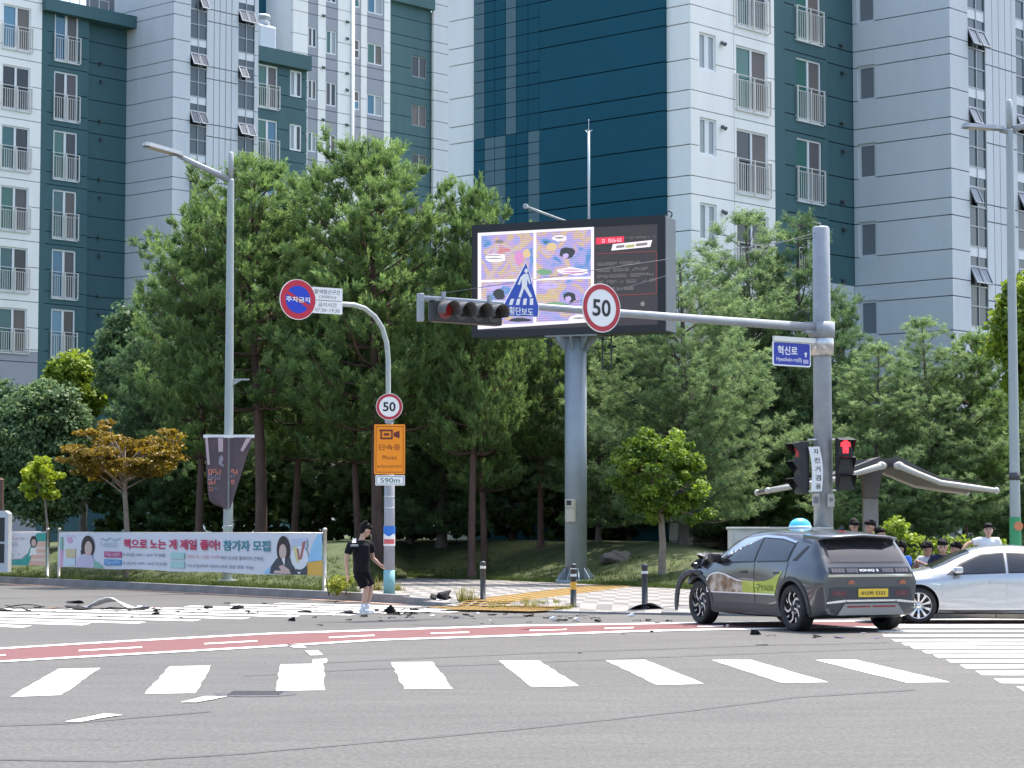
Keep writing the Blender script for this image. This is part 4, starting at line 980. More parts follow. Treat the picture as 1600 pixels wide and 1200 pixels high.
PINK = M('print_pink', (.50,.38,.40), .8); FLAME = M('print_flame', (.80,.25,.17), .7); MAUV = M('print_mauve', (.28,.25,.30), .8)
mb = MB(); mb.prism([(-14*S_,.8*h),(-7*S_,.8*h),(-7*S_,.99*h),(-15*S_,.99*h)], -.062, -.058); mb.build('print_leg', PINK, lw)
mb = MB(); mb.prism([(20*S_,.82*h),(24*S_,.8*h),(37*S_,.99*h),(29*S_,.99*h)], -.062, -.058); mb.build('print_leg', PINK, rw)
mb = MB(); mb.prism([(-35*S_,.99*h),(-31*S_,.99*h),(-27*S_,.62*h),(-31*S_,.62*h)], -.058, -.055); mb.build('print_edge', PINK, lw)
mb = MB(); mb.prism([(-13*S_,.72*h),(-9*S_,.76*h),(-6*S_,.70*h),(-9*S_,.63*h),(-5*S_,.62*h),(-7*S_,.59*h),(-14*S_,.63*h)], -.062, -.058); mb.build('print_shoe', MAUV, lw)
for x0_, x1_, v_, hh_, m_, n_ in ((-30,-10,.52,.07,FLAME,3),(-30,-11,.45,.07,MAUV,3),(-30,-18,.38,.07,FLAME,2),(-29,-22,.28,.05,M('print_orange', (.6,.26,.12), .7),1),(-20,-15,.28,.05,MAUV,1),(6,16,.52,.07,FLAME,2),(5,12,.45,.06,MAUV,1),(6,11,.38,.06,FLAME,1)): scribble(o, x0_*S_, x1_*S_, v_*h, hh_*h, m_, -.064, n_, int(v_*100))

# ---------------------------------------------------------------- street banners
BNW = M('banner_white', (.68,.68,.71), .75); CR = M('print_crimson', (.55,.03,.10), .7); TL = M('print_teal', (.06,.25,.30), .7); GY = M('print_slate', (.22,.22,.26), .7)
MAG = M('print_magenta', (.50,.09,.24), .7); SKY = M('print_sky', (.30,.55,.75), .7); YEL = M('print_amber', (.72,.42,.07), .7); MINT = M('print_mint', (.36,.62,.56), .7); SKIN_P = M('print_skin', (.62,.44,.38), .8); HAIR_P = M('print_hair', (.045,.03,.03), .8); SUIT_P = M('print_suit', (.07,.075,.085), .8); LILAC = M('print_lilac', (.55,.50,.62), .8); BLU = M('print_blue', (.10,.30,.58), .7); SAGE = M('print_sage', (.24,.48,.36), .7); PNK = M('print_rose', (.68,.38,.55), .7); PEACH = M('print_peach', (.72,.45,.33), .7); JADE = M('print_jade', (.03,.34,.28), .7)
def banner(label, pl, pr, group=None):
    """pl, pr: picture feet of the two posts (pixels on the kerb)"""
    A, B = at_z(*pl, 0), at_z(*pr, 0); d = (B-A); L = d.length; d.normalize(); A.z = .19
    o = frame_thing('street_banner', label, 'banner', A, d, group)
    for x in (0, L):
        mb = MB(); mb.lathe([(.09,0),(.09,.015),(.045,.02),(.045,1.36),(.055,1.37),(.05,1.41),(.02,1.43)], 12, Matrix.Translation((x, 0, 0))); p = mb.build('post', M('banner_post', (.47,.44,.38), .35, .6), o)
        mb = MB(); mb.box(x-.1,-.1,-.19,x+.1,.0,-.02); mb.build('rusty_foot', M('rust_brown', (.13,.06,.04), .8), o)
    mb = MB(); mb.tube([(0,0,1.3),(L,0,1.3)], .022, 8); mb.build('rail', MATS['banner_post'], o)
    return o, L
def cloth(o, x0, x1, z0, z1, mat=BNW):
    mb = MB(); mb.smooth = True; nx, nz = 48, 5
    f = lambda i, j: Vector((x0+(x1-x0)*i/nx, -.055-.012*sin(i*1.1)*cos(j*.9)-.008*sin(i*.37+1), z0+(z1-z0)*j/nz+.012*sin(i*.45)*(1-j/nz)))
    for i in range(nx):
        for j in range(nz): mb.face([f(i,j), f(i+1,j), f(i+1,j+1), f(i,j+1)])
    return mb.build('cloth', mat, o)
o, L = banner('long white book festival banner with red and teal lettering', (92, 914.5), (507, 936.2))
SNb = Vector((sin(o.rotation_euler.z), -cos(o.rotation_euler.z), 0))
X0, X1, Z0b, Z1b = .12, L-.12, .33, 1.30
cl = cloth(o, X0, X1, Z0b, Z1b); HB = Z1b-Z0b
def bx_(px): return loc2(o, at_plane(px, 870, o.location+SNb*.07, SNb))[0]
def bt(s, a, b, v, hh, mat, bold=0.01, y=-.082): xa, xb = bx_(a), bx_(b); return text(s, HB*hh, mat, o, (xa+xb)/2, Z1b-v*HB, y, w=xb-xa, bold=bold)
def bp(pts, mat, nm, y=-.078, t=.002):
    mb = MB(); mb.prism([(bx_(a), Z1b-v*HB) for a, v in pts], y, y+t); return mb.build(nm, mat, o)
def bell(a0, a1, v0, v1, n=18): return [((a0+a1)/2+(a1-a0)/2*cos(2*pi*k/n), (v0+v1)/2-(v1-v0)/2*sin(2*pi*k/n)) for k in range(n)]
bt('책으로 노는 게 제일 좋아!', 193, 344, .30, .27, CR, .03); bt('참가자 모집', 349, 422, .31, .27, TL, .03)
scribble(o, bx_(155.5), bx_(187.5), Z1b-.33*HB, HB*.12, M('print_steel', (.30,.42,.50), .7), -.082, 7, 3)

bp([(155,.22),(160,.15),(165,.2),(171,.13),(178,.2),(188,.14),(188,.16),(178,.225),(171,.16),(165,.23),(160,.18)], M('print_steel', (.30,.42,.50)), 'mountain_logo')
for v, m_, s_ in ((.60, MAG, '책문화 특강'), (.82, BLU, '공연 특강')):
    bp([(163,v-.08),(190,v-.08),(190,v+.08),(163,v+.08)], m_, 'print_block'); scribble(o, bx_(165), bx_(188), Z1b-v*HB, HB*.085, SWHITE, -.085, 6, int(v*10))
bt('8. 8.(금) 14시 / 16시 각 50명', 193, 258, .60, .105, GY); bt('8. 20.(수) 14시 / 16시 각 50명', 193, 260, .83, .105, GY)
for v, s_ in ((.60, '접수기간'), (.83, '참여대상')):
    bp([(266.5,v-.085),(288.5,v-.085),(288.5,v+.085),(266.5,v+.085)], MINT, 'print_block'); scribble(o, bx_(269), bx_(286), Z1b-v*HB, HB*.085, SWHITE, -.085, 4, int(v*10))
bt('2025. 8. 1.(금) 10:00', 292, 343, .61, .10, M('print_salmon', (.66,.30,.30), .7)); bt('부터 도서관 홈페이지 선착순', 345, 412, .62, .10, GY); bt('7세~초등4학년 어린이 (부모 동반 관람 가능)', 292, 396, .85, .10, GY)
# printed portraits and shapes
bp([(94,.12),(98,.12),(98,.5),(94,.5)], SAGE, 'print_edge'); bp([(94,.5),(98,.5),(99,.98),(94,.98)], PNK, 'print_edge')
bp([(147,.98),(147,.80),(152,.82),(158,.9),(161.5,.99)], SAGE, 'print_leaf')
scribble(o, bx_(103), bx_(119), Z1b-.12*HB, HB*.08, PNK, -.082, 5, 9); bp(bell(104,113,.16,.30), PNK, 'print_bubble'); bp([(102,.48),(119,.46),(118,.72),(104,.72)], M('print_gold', (.60,.50,.30), .7), 'print_crown'); bp([(101,.78),(118,.76),(118,.93),(101,.95)], M('print_ice', (.55,.68,.72), .7), 'print_tag')
bp(bell(127,147,.08,.72), HAIR_P, 'print_hair', -.077); bp([(126,.5),(131,.48),(132,.62),(127,.64)], HAIR_P, 'print_hair', -.0775); bp(bell(132.5,144,.24,.66), SKIN_P, 'print_face', -.080); bp([(119,.99),(122,.72),(131,.60),(143,.62),(147,.75),(147,.99)], LILAC, 'print_blouse', -.0785)
bp([(411,.99),(418,.88),(425,.78),(432,.99)], SKY, 'print_swirl'); bp(bell(432.5,453,.06,.74), HAIR_P, 'print_hair', -.077); bp(bell(436.5,448,.26,.62), SKIN_P, 'print_face', -.080)
bp([(422,.98),(424,.80),(433,.60),(440,.62),(446,.66),(452,.58),(458,.72),(460,.98)], SUIT_P, 'print_jacket', -.0785); bp([(436,.80),(442,.76),(452,.86),(455,.97),(428,.97),(430,.90),(440,.90)], SKIN_P, 'print_hands', -.081); bp([(441,.62),(446,.58),(445,.78)], SWHITE, 'print_collar', -.0815)
bp(bell(455,482,.30,.86), M('print_plate', (.72,.74,.74), .6), 'print_plate', -.0795); bp([(455.5,.14),(480,.12),(480,.35),(455.5,.40)], M('print_haze', (.50,.54,.66), .7), 'print_panel', -.077)
bp([(458,.30),(465,.34),(468,.70),(463,.66)], M('print_straw', (.66,.60,.28), .7), 'print_fries', -.082); bp([(464,.36),(467,.36),(469.5,.62),(467,.64)], M('print_brick', (.42,.14,.11), .7), 'print_sausage', -.084); bp([(473.5,.20),(478,.18),(472,.62),(469,.60)], MATS['print_brick'], 'print_sausage', -.084)
bp([(458,.88),(481,.78),(481,.985),(458,.985)], SUIT_P, 'print_block', -.0785); bp([(465,.92),(471,.92),(468,.97)], SWHITE, 'print_collar', -.082)
bp([(486,.40),(490,.2),(497,.02),(503.5,.02),(503.5,.62),(481,.68),(481,.62)], SKY, 'print_swirl'); bp([(481,.69),(503.5,.63),(503.5,.985),(481,.985)], YEL, 'print_block')
o2, L2 = banner('white and green notice banner cut off by the picture edge', (-150, 902.2), (74, 913.4)); o = o2
SNb = Vector((sin(o.rotation_euler.z), -cos(o.rotation_euler.z), 0)); cl = cloth(o, .12, L2-.12, Z0b, Z1b)
bp([(-140,.80),(-80,.82),(20,.84),(36,.80),(44,.62),(50,.3),(57,.02),(71.5,.02),(71.5,.98),(-140,.98)], JADE, 'print_swoosh', -.0765)
bp([(-140,.02),(57,.02),(50,.3),(44,.62),(34,.78),(20,.81),(-140,.78)], BNW, 'print_white', -.0775)
bp([(60,.26),(71.5,.26),(71.5,.98),(45,.98),(50,.7)], PEACH, 'print_peach', -.079)
for v in (.42, .60, .78): bp([(57-(v-.42)*22,v),(71.5,v-.01),(71.5,v+.07),(56-(v-.42)*22,v+.08)], M('print_cream', (.74,.60,.50), .7), 'print_stripe', -.0805)
bp(bell(47,58,.10,.44), HAIR_P, 'print_hair', -.081); bp(bell(49.5,56.5,.20,.42), SKIN_P, 'print_face', -.083); bp([(46,.72),(49,.46),(56,.46),(58,.66),(52,.66)], SWHITE, 'print_shirt', -.0815)
def bs(a, b, v, hh, mat, n): scribble(o, bx_(a), bx_(b), Z1b-v*HB, HB*hh, mat, -.082, n, int(v*90))
bs(-60, 30, .18, .12, CR, 22); bs(31, 44, .19, .08, GY, 5); bs(-60, 29, .36, .11, GY, 18); bs(-60, 15, .53, .11, GY, 15); bs(-60, 33, .68, .09, GY, 20); bs(-60, 26, .91, .08, MINT, 22)
# little white plate on a stake behind the banner
c0 = at_y(491, 845, 55.5); o = thing('plot_marker', 'small white plate on a stake behind the banner end', 'sign', (c0.x, c0.y, .25))
mb = MB(); mb.tube([(0,.02,0),(0,.02,c0.z-.25)], .012, 6); mb.build('stake', STEEL, o)
mb = MB(); mb.prism([(-.09,c0.z-.33),(.04,c0.z-.33),(.09,c0.z-.17),(-.04,c0.z-.17)], 0, .012); mb.build('plate', SWHITE, o)

# ---------------------------------------------------------------- video billboard
BB = lawn_at(900, 62.0); BD = Vector((.93, -.368, 0)); BN = Vector((-.368, -.93, 0))
o = frame_thing('video_billboard', 'black video billboard on a thick grey column, showing coloured panels', 'billboard', BB, BD); bb = o
FP = BB + BN*.42
def bbp(px, py): p = at_plane(px, py, FP, BN); v = p-BB; return v.x*BD.x+v.y*BD.y, v.z
xl, zt_ = bbp(737.5, 350.5); xr, zb2 = bbp(1040.5, 516.5); zt_ = bbp(889, 344)[1]; zb2 = bbp(889, 522.5)[1]
BCOL = M('billboard_column', (.265,.305,.32), .45, .15, var=.1, scale=1.5, bump=.08, bscale=6)
mb = MB(); mb.lathe([(.30,-.3),(.30,zb2)], 32); mb.build('column', BCOL, o)
mb = MB(); mb.lathe([(.55,-.1),(.55,.04)], 24); mb.build('base_plate', BCOL, o)
for k in range(10):
    mb = MB(); mb.prism([(.29,.04),(.53,.04),(.5,.12),(.31,.36)], -.014, .014, frame=Matrix.Rotation(2*pi*k/10+.2, 4, 'Z')); mb.build('base_gusset', BCOL, o)
mb = MB(); mb.box(-.75,-.4,zb2-.05,.75,.4,zb2-.004); mb.build('head_plate', BCOL, o)
for k in range(8):
    mb = MB(); mb.prism([(.29,zb2-.05),(.62,zb2-.05),(.6,zb2-.12),(.31,zb2-.42)], -.014, .014, frame=Matrix.Rotation(2*pi*k/8+.1, 4, 'Z')); mb.build('head_gusset', BCOL, o)
BBK = M('billboard_black', (.012,.012,.016), .5); BSD = M('billboard_side', (.10,.12,.14), .5)
mb = MB(); mb.use(BSD); mb.bbox(xl, -.40, zb2, xr, .52, zt_, .03); cab = mb.build('cabinet', BSD, o)
mb = MB()
ix0, iz1 = bbp(746, 363); ix1 = bbp(1027.5, 350)[0]; iz1 = bbp(887, 356.5)[1]; iz0 = bbp(887, 512)[1]
for (a, b, c, d) in ((xl, ix0, zb2, zt_), (ix1, xr, zb2, zt_), (ix0, ix1, zb2, iz0), (ix0, ix1, iz1, zt_)): mb.box(a, -.44, c, b, -.401, d)
mb.build('bezel', BBK, o)
mb = MB(); mb.box(ix0, -.415, iz0, ix1, -.402, iz1); scr = mb.build('screen', M('screen_off', (.045,.040,.040), .55, emit=(.05,.042,.045), es=.2), o)
def led_mat():
    m = bpy.data.materials.new('led_picture'); m.use_nodes = True; nt = m.node_tree; b = nt.nodes['Principled BSDF']
    tc = nt.nodes.new('ShaderNodeTexCoord'); mp_ = nt.nodes.new('ShaderNodeMapping'); nt.links.new(tc.outputs['Object'], mp_.inputs[0]); mp_.inputs['Rotation'].default_value = (0, .5, 0)
    n = nt.nodes.new('ShaderNodeTexNoise'); n.inputs['Scale'].default_value = 1.9; n.inputs['Detail'].default_value = 5; n.inputs['Distortion'].default_value = 1.2; nt.links.new(mp_.outputs[0], n.inputs['Vector'])
    r = nt.nodes.new('ShaderNodeValToRGB'); cols = [(.22,(.05,.16,.06)),(.34,(.12,.38,.85)),(.42,(.50,.52,1.0)),(.50,(.62,.48,.98)),(.57,(.85,.66,.30)),(.64,(.72,.64,.98)),(.74,(.85,.30,.26)),(.85,(.9,.85,.95))]
    e = r.color_ramp.elements
    e[0].position, e[0].color = cols[0][0], (*cols[0][1], 1); e[1].position, e[1].color = cols[-1][0], (*cols[-1][1], 1)
    for p, c in cols[1:-1]: q = e.new(p); q.color = (*c, 1)
    nt.links.new(n.outputs['Fac'], r.inputs[0])
    w = nt.nodes.new('ShaderNodeTexWave'); w.wave_type = 'BANDS'; w.bands_direction = 'Z'; w.inputs['Scale'].default_value = 5.5; w.inputs['Distortion'].default_value = 1.2; w.inputs['Detail'].default_value = 2; nt.links.new(tc.outputs['Object'], w.inputs['Vector'])
    wr = nt.nodes.new('ShaderNodeValToRGB'); wr.color_ramp.elements[0].color = (.62,.58,.40,1); wr.color_ramp.elements[1].color = (1.05,1.0,1.2,1); nt.links.new(w.outputs['Fac'], wr.inputs[0])
    x = nt.nodes.new('ShaderNodeMix'); x.data_type = 'RGBA'; x.blend_type = 'MULTIPLY'; x.inputs[0].default_value = .8; nt.links.new(r.outputs[0], x.inputs[6]); nt.links.new(wr.outputs[0], x.inputs[7])
    nt.links.new(x.outputs[2], b.inputs['Emission Color']); b.inputs['Emission Strength'].default_value = .34; b.inputs['Base Color'].default_value = (.03,.03,.03,1); b.inputs['Roughness'].default_value = .5
    return m
LED = led_mat(); LWH = M('led_white', (.03,.03,.03), .5, emit=(.95,.88,1.0), es=.40); LPU = M('led_lilac', (.03,.03,.03), .5, emit=(.62,.50,.95), es=0.36); LDKP = M('led_dark_shape', (.03,.03,.03), .5, emit=(.05,.06,.07), es=0.24); LPK = M('led_pink', (.03,.03,.03), .5, emit=(.75,.30,.62), es=0.36); LOR = M('led_amber', (.03,.03,.03), .5, emit=(.80,.60,.32), es=0.36); LGR = M('led_green', (.03,.03,.03), .5, emit=(.25,.50,.28), es=0.3)
LRD = M('led_red', (.03,.03,.03), .5, emit=(.85,.03,.08), es=0.39); LGY = M('led_grey', (.03,.03,.03), .5, emit=(.30,.28,.28), es=0.3); LDR = M('led_dim_red', (.03,.03,.03), .5, emit=(.35,.05,.04), es=0.3); LYL = M('led_yellow', (.03,.03,.03), .5, emit=(.6,.65,.2), es=0.3); LBL = M('led_blue', (.03,.03,.03), .5, emit=(.12,.35,.8), es=0.3)
def sc(px, py): return bbp(px, py)
def sq(pts, mat, nm, y, parent=None):
    mb = MB(); mb.prism([sc(*p) for p in pts], y, y+.002); return mb.build(nm, mat, parent or scr)
pic = sq([(746.5,364),(928,354.5),(928,503),(746.5,514.5)], LWH, 'picture_area', -.419)
tiles = [((752,368.5),(833.5,363.5),(833.5,435),(752,437.5)), ((838,363),(923.5,358.5),(923.5,432),(838,435)), ((752,441),(833.5,438.5),(833.5,505),(752,507.5)), ((838,438.5),(923.5,435.5),(923.5,499),(838,503.5))]
for t_ in tiles: sq(t_, LED, 'picture_panel', -.422, pic)
def blob(px, py, rx, ry, mat, nm, y=-.425, n=14, j=.18):
    rnd = random.Random(int(px*7+py)); return sq([(px+rx*cos(2*pi*k/n)*(1+rnd.uniform(-j,j)), py+ry*sin(2*pi*k/n)*(1+rnd.uniform(-j,j))) for k in range(n)], mat, nm, y, pic)
for (px_, py_, rx, ry, m_) in ((774,403,18,7.5,LWH),(770,399,14,.8,LGY),(772,404,13,.8,LGY),(780,377.5,8,2.4,LGY),(811,403,7,11,LPK),(823,396,6,7,LOR),(874,372,11,5,LWH),(874,371.5,7,1.4,LGY),(862,386,9,6,LOR),(886,395,13,9,LDKP),(884,400,5,4,LPU),(851,425,11,5,LGR),(895,424,23,6,LWH),(893,422,18,1,LPK),(896,426,17,1,LPK),(771,448,15,5,LPU),(769,446,11,.9,LGY),(857,447,15,5,LPU),(856,446,11,.9,LGY),(780,460,9,9,LDKP),(890,464,10,8,LDKP),(888,467,5,4,LPU),(870,477,17,5,LGR),(905,497,16,6,LWH),(905,497,10,1.2,LGY),(770,497,15,8,LRD),(812,500,18,3,LDKP)):
    blob(px_, py_, rx, ry, m_, 'picture_shape', -.425 if m_ not in (LGY, LPU, LPK) else -.428)
sq([(931,371.5),(975,369),(975,378.5),(931,382)], LRD, 'red_label', -.419); sq([(957.5,381.5),(1019,375),(1016,385.5),(955,391.5)], LWH, 'white_label', -.419); sq([(978,383),(992,381.5),(991,386),(977,387.5)], LYL, 'label_mark', -.422)
sq([(963,383.8),(976,382.3),(975.5,386.5),(962.5,388)], LGY, 'label_mark', -.422); sq([(994,380.6),(1012,378.6),(1011,383),(993.5,385)], LGY, 'label_mark', -.422)
def srow(px0, px1, py0, py1, hh, mat, n):
    a, b = sc(px0, py0), sc(px1, py1); scribble(scr, a[0], b[0], (a[1]+b[1])/2, hh, mat, -.421, n, int(py0))
srow(935, 971, 377, 374.5, .09, LWH, 7); srow(978, 1024, 372.5, 369.3, .06, LGY, 16)
for i_, (a, b, c, d) in enumerate(((933, 1000, 413.5, 409.5), (933, 1013, 423, 419), (933, 1021, 432.5, 428), (933, 1025, 442, 437), (944, 990, 453, 449))): srow(a, b, c, d, .085, LGY, 15+i_)
for (p, q) in (((931,396),(1026,392)), ((931,462.5),(1026,458)), ):
    sq([p, q, (q[0],q[1]+1), (p[0],p[1]+1)], LDR, 'red_rule', -.419)
sq([(1025,392),(1026,392),(1026,459),(1025,459)], LDR, 'red_rule', -.4195); blob(1004, 474.5, 4, 4, LGY, 'emblem', -.4195, 6); blob(974, 494, 12, 2.2, LBL, 'blue_label', -.4195)
# fittings on the billboard
mb = MB(); a = bbp(912, 340); b = bbp(912, 182); mb.tube([(a[0],0,zt_),(a[0],0,b[1]-.35)], .035, 8); mb.tube([(a[0],0,b[1]-.35),(a[0],0,b[1])], [.012,.004], 6)
for k in range(4): mb.tube([(a[0],0,b[1]-.42),(a[0]+.1*cos(k*pi/2),.1*sin(k*pi/2),b[1]-.3)], .006, 4)
mb.build('lightning_rod', M('rod_pale', (.60,.66,.68), .4, .2), o)
mb = MB(); p = bbp(884, 346); q = bbp(841, 327); mb.tube([(p[0],-.2,p[1]),(q[0],-1.3,q[1]-.05)], .035, 8); mb.bbox(q[0]-.07,-1.4,q[1]-.1,q[0]+.05,-1.28,q[1]+.02,.02); mb.build('camera_boom', GALV2, o)
for x_ in (xl+.1, xr-.1):
    mb = MB(); mb.tube([(x_+.09*cos(t), .2, zt_+.10+.09*sin(t)) for t in [k*2*pi/12 for k in range(13)]], .018, 6, False); mb.build('lifting_eye', BBK, o)
mb = MB(); a = bbp(931, 526); b = bbp(945, 575); x0_, x1_ = a[0], b[0]; z1_ = b[1]
for x_ in (x0_, x1_): mb.box(x_-.02,.1,z1_,x_+.02,.13,zb2+.02)
for k in range(3): zz_ = z1_+.02+k*(zb2-z1_)/2.4; mb.box(x0_,.105,zz_,x1_,.125,zz_+.03)
mb.build('ladder', BLK, o)
c_ = at_y(889, 797, 61.6); v = c_-BB
mb = MB(); lx = v.x*BD.x+v.y*BD.y; mb.bbox(lx-.12,-.42,v.z-.32,lx+.14,-.26,v.z+.3,.015); bxo = mb.build('meter_box', M('meter_beige', (.50,.47,.36), .6), o)
mb = MB(); mb.box(lx-.08,-.428,v.z+.13,lx+.06,-.419,v.z+.26); mb.build('meter_window', DARKV, bxo); mb = MB(); mb.box(lx-.12,-.43,v.z+.05,lx+.14,-.421,v.z+.065); mb.build('seam', GREYT, bxo)

# ---------------------------------------------------------------- bollards
REFL = M('reflector', (.66,.68,.66), .4); BOL = M('bollard_black', (.03,.032,.036), .45); YB = M('reflector_amber', (.65,.36,.04), .4)
def bollard(px, py, h, bands, label):
    p = at_z(px, py, .06); p.z = pave_z(p); o = thing('bollard', label, 'bollard', p, random.uniform(0,1))
    mb = MB(); mb.lathe([(.085,0),(.085,.02),(.058,.025),(.058,h-.09),(.064,h-.085),(.064,h-.03),(.05,h-.008),(.015,h)], 18); mb.build('post', BOL, o)
    for z0, z1, m_ in bands: mb = MB(); mb.lathe([(.0605,z0*h),(.0605,z1*h)], 18, None, True, False); mb.build('reflective_band', m_, o)
bollard(754.5, 943, .80, [(.81,.88,REFL),(.955,.965,REFL)], 'plain black bollard with one white band at the edge of the crossing')
bollard(896, 950.5, .84, [(.70,.76,REFL),(.87,.92,REFL),(.40,.58,YB)], 'black bollard with an amber band and white bands')
bollard(1007.5, 953, .86, [(.78,.84,REFL),(.90,.95,REFL)], 'black bollard with two white bands standing over crash debris')

# ---------------------------------------------------------------- cabinets
p0 = at_y(1143, 900, 46.5); p1 = at_y(1300, 900, 46.5); zt2 = at_y(1143, 823.5, 46.5).z
o = thing('utility_cabinet', 'pale grey-green roadside utility cabinet behind the taxi', 'cabinet', ((p0.x+p1.x)/2, 46.9, .12)); w = p1.x-p0.x; h = zt2-.12; CAB = M('cabinet_pale', (.42,.44,.39), .6, var=.1, scale=3)
mb = MB(); mb.bbox(-w/2,-.4,.06,w/2,.4,h-.05,.015); mb.build('body', CAB, o); mb = MB(); mb.bbox(-w/2-.03,-.43,h-.05,w/2+.03,.43,h,.012); mb.build('lid', CAB, o); mb = MB(); mb.box(-w/2+.03,-.37,0,w/2-.03,.37,.06); mb.build('plinth', GREYT, o)
for k in range(2):
    x0_ = -w/2+.06+k*w/2; mb = MB(); mb.bbox(x0_,-.415,.15,x0_+w/2-.1,-.401,h-.1,.006); d = mb.build('door', CAB, o); mb = MB(); mb.box(x0_+w/2-.2,-.43,h*.5,x0_+w/2-.16,-.416,h*.5+.16); mb.build('handle', BLK, d)
mb = MB(); mb.prism(rrect(-w/2+.28,-w/2+.75,h*.5,h*.82,.02), -.4205, -.4165); mb.build('worn_label', M('label_tan', (.42,.38,.32), .7), o)
p0 = at_y(-14, 840, 66); p1 = at_y(15.5, 798, 66)
o = thing('kiosk', 'narrow pale roadside kiosk with dark louvres behind the green notice banner', 'cabinet', ((p0.x+p1.x)/2, 66, .35)); w = p1.x-p0.x; h = p1.z-.35; KP = M('kiosk_pale', (.55,.58,.60), .5)
mb = MB(); mb.prism([(-w/2,0),(w/2,0),(w/2,h-.08),(w/2-.1,h),(-w/2,h)], -.2, .3); mb.build('body', KP, o)
for z0, z1 in ((.25,.8),(.86,1.55)): mb = MB(); mb.box(w/2-.34,-.212,h-1.75+z0,w/2-.1,-.201,h-1.75+z1); mb.build('louvre', DARKV, o)
p0 = at_y(0, 790, 67.5); o = thing('timber_post', 'brown timber post standing beside the pale kiosk', 'post', (p0.x, 67.5, .5)); mb = MB(); mb.bbox(-.09,-.09,0,.09,.09,at_y(0,750,67.5).z-.5,.012); mb.build('post', M('timber_brown', (.12,.07,.05), .8, var=.3, scale=6), o); mb = MB(); mb.lathe([(.14,0),(.05,.07)], 4, Matrix.Translation((0,0,at_y(0,750,67.5).z-.5)) @ Matrix.Rotation(pi/4,4,'Z'), False); mb.build('cap', MATS['timber_brown'], o)

# ---------------------------------------------------------------- shade canopy
CY_ = 50.0; cc = at_y(1363, 900, CY_); S_ = CY_/FPX; zz_ = lambda py: at_y(1363, py, CY_).z-.13
o = thing('shade_canopy', 'brown T-shaped shade canopy with white edge beams over the waiting people', 'canopy', (cc.x, CY_, .13))
CBR = M('canopy_brown', (.12,.105,.10), .55, .2, var=.1, scale=3); CBE = M('canopy_beam', (.45,.44,.39), .5); CUN = M('canopy_under', (.085,.08,.08), .7)
mb = MB(); mb.bbox(-.19,-.12,0,.13,.12,zz_(778),.02); mb.build('column', M('canopy_column', (.26,.25,.245), .5, .2), o)
mb = MB(); mb.prism([(-.17,zz_(778)),(.11,zz_(778)),(.20,zz_(742)),(.34,zz_(722)),(.28,zz_(717)),(-.36,zz_(719)),(-.42,zz_(726)),(-.22,zz_(742))], -.2, .2); mb.build('column_head', CBR, o)
def wingroof(side, pts_near, pts_far, y0, y1):
    n = len(pts_near); mb = MB()
    A = [Vector(((p[0]-1363)*S_, y0, zz_(p[1]))) for p in pts_near]; B = [Vector((p[0]*1.0, y1, p[1])) for p in pts_far]; U = [Vector((0,0,.20-.15*i/(n-1))) for i in range(n)]
    for i in range(n-1):
        mb.face([A[i],A[i+1],B[i+1],B[i]]); mb.face([A[i]+U[i],B[i]+U[i],B[i+1]+U[i+1],A[i+1]+U[i+1]])
        mb.face([A[i],A[i]+U[i],A[i+1]+U[i+1],A[i+1]]); mb.face([B[i],B[i+1],B[i+1]+U[i+1],B[i]+U[i]])
    for i in (0, n-1): mb.face([A[i],B[i],B[i]+U[i],A[i]+U[i]])
    r = mb.build('roof_wing', CUN, o)
    for L_ in (A, B):
        mb = MB(); mb.tube([q+Vector((0,-.03 if L_ is A else .03,.0)) for q in L_], [.075]+[.06]*(n-2)+[.055], 8); mb.ball(L_[-1]+Vector((0,-.03 if L_ is A else .03,0)), (.07,.06,.075), 2); mb.ball(L_[0]+Vector((0,-.03 if L_ is A else .03,0)), (.12,.06,.09), 2); mb.build('edge_beam', CBE, r)
RN = [(1392,730),(1425,744),(1455,756),(1500,762.5),(1540,768)]; LN = [(1365,730),(1330,741),(1300,750),(1240,760),(1192,768)]
for side, N_ in ((1, RN), (-1, LN)):
    far = [((p[0]-1363)*S_*.97, zz_(p[1])) for p in N_]; wingroof(side, N_, far, -1.15, 1.6)
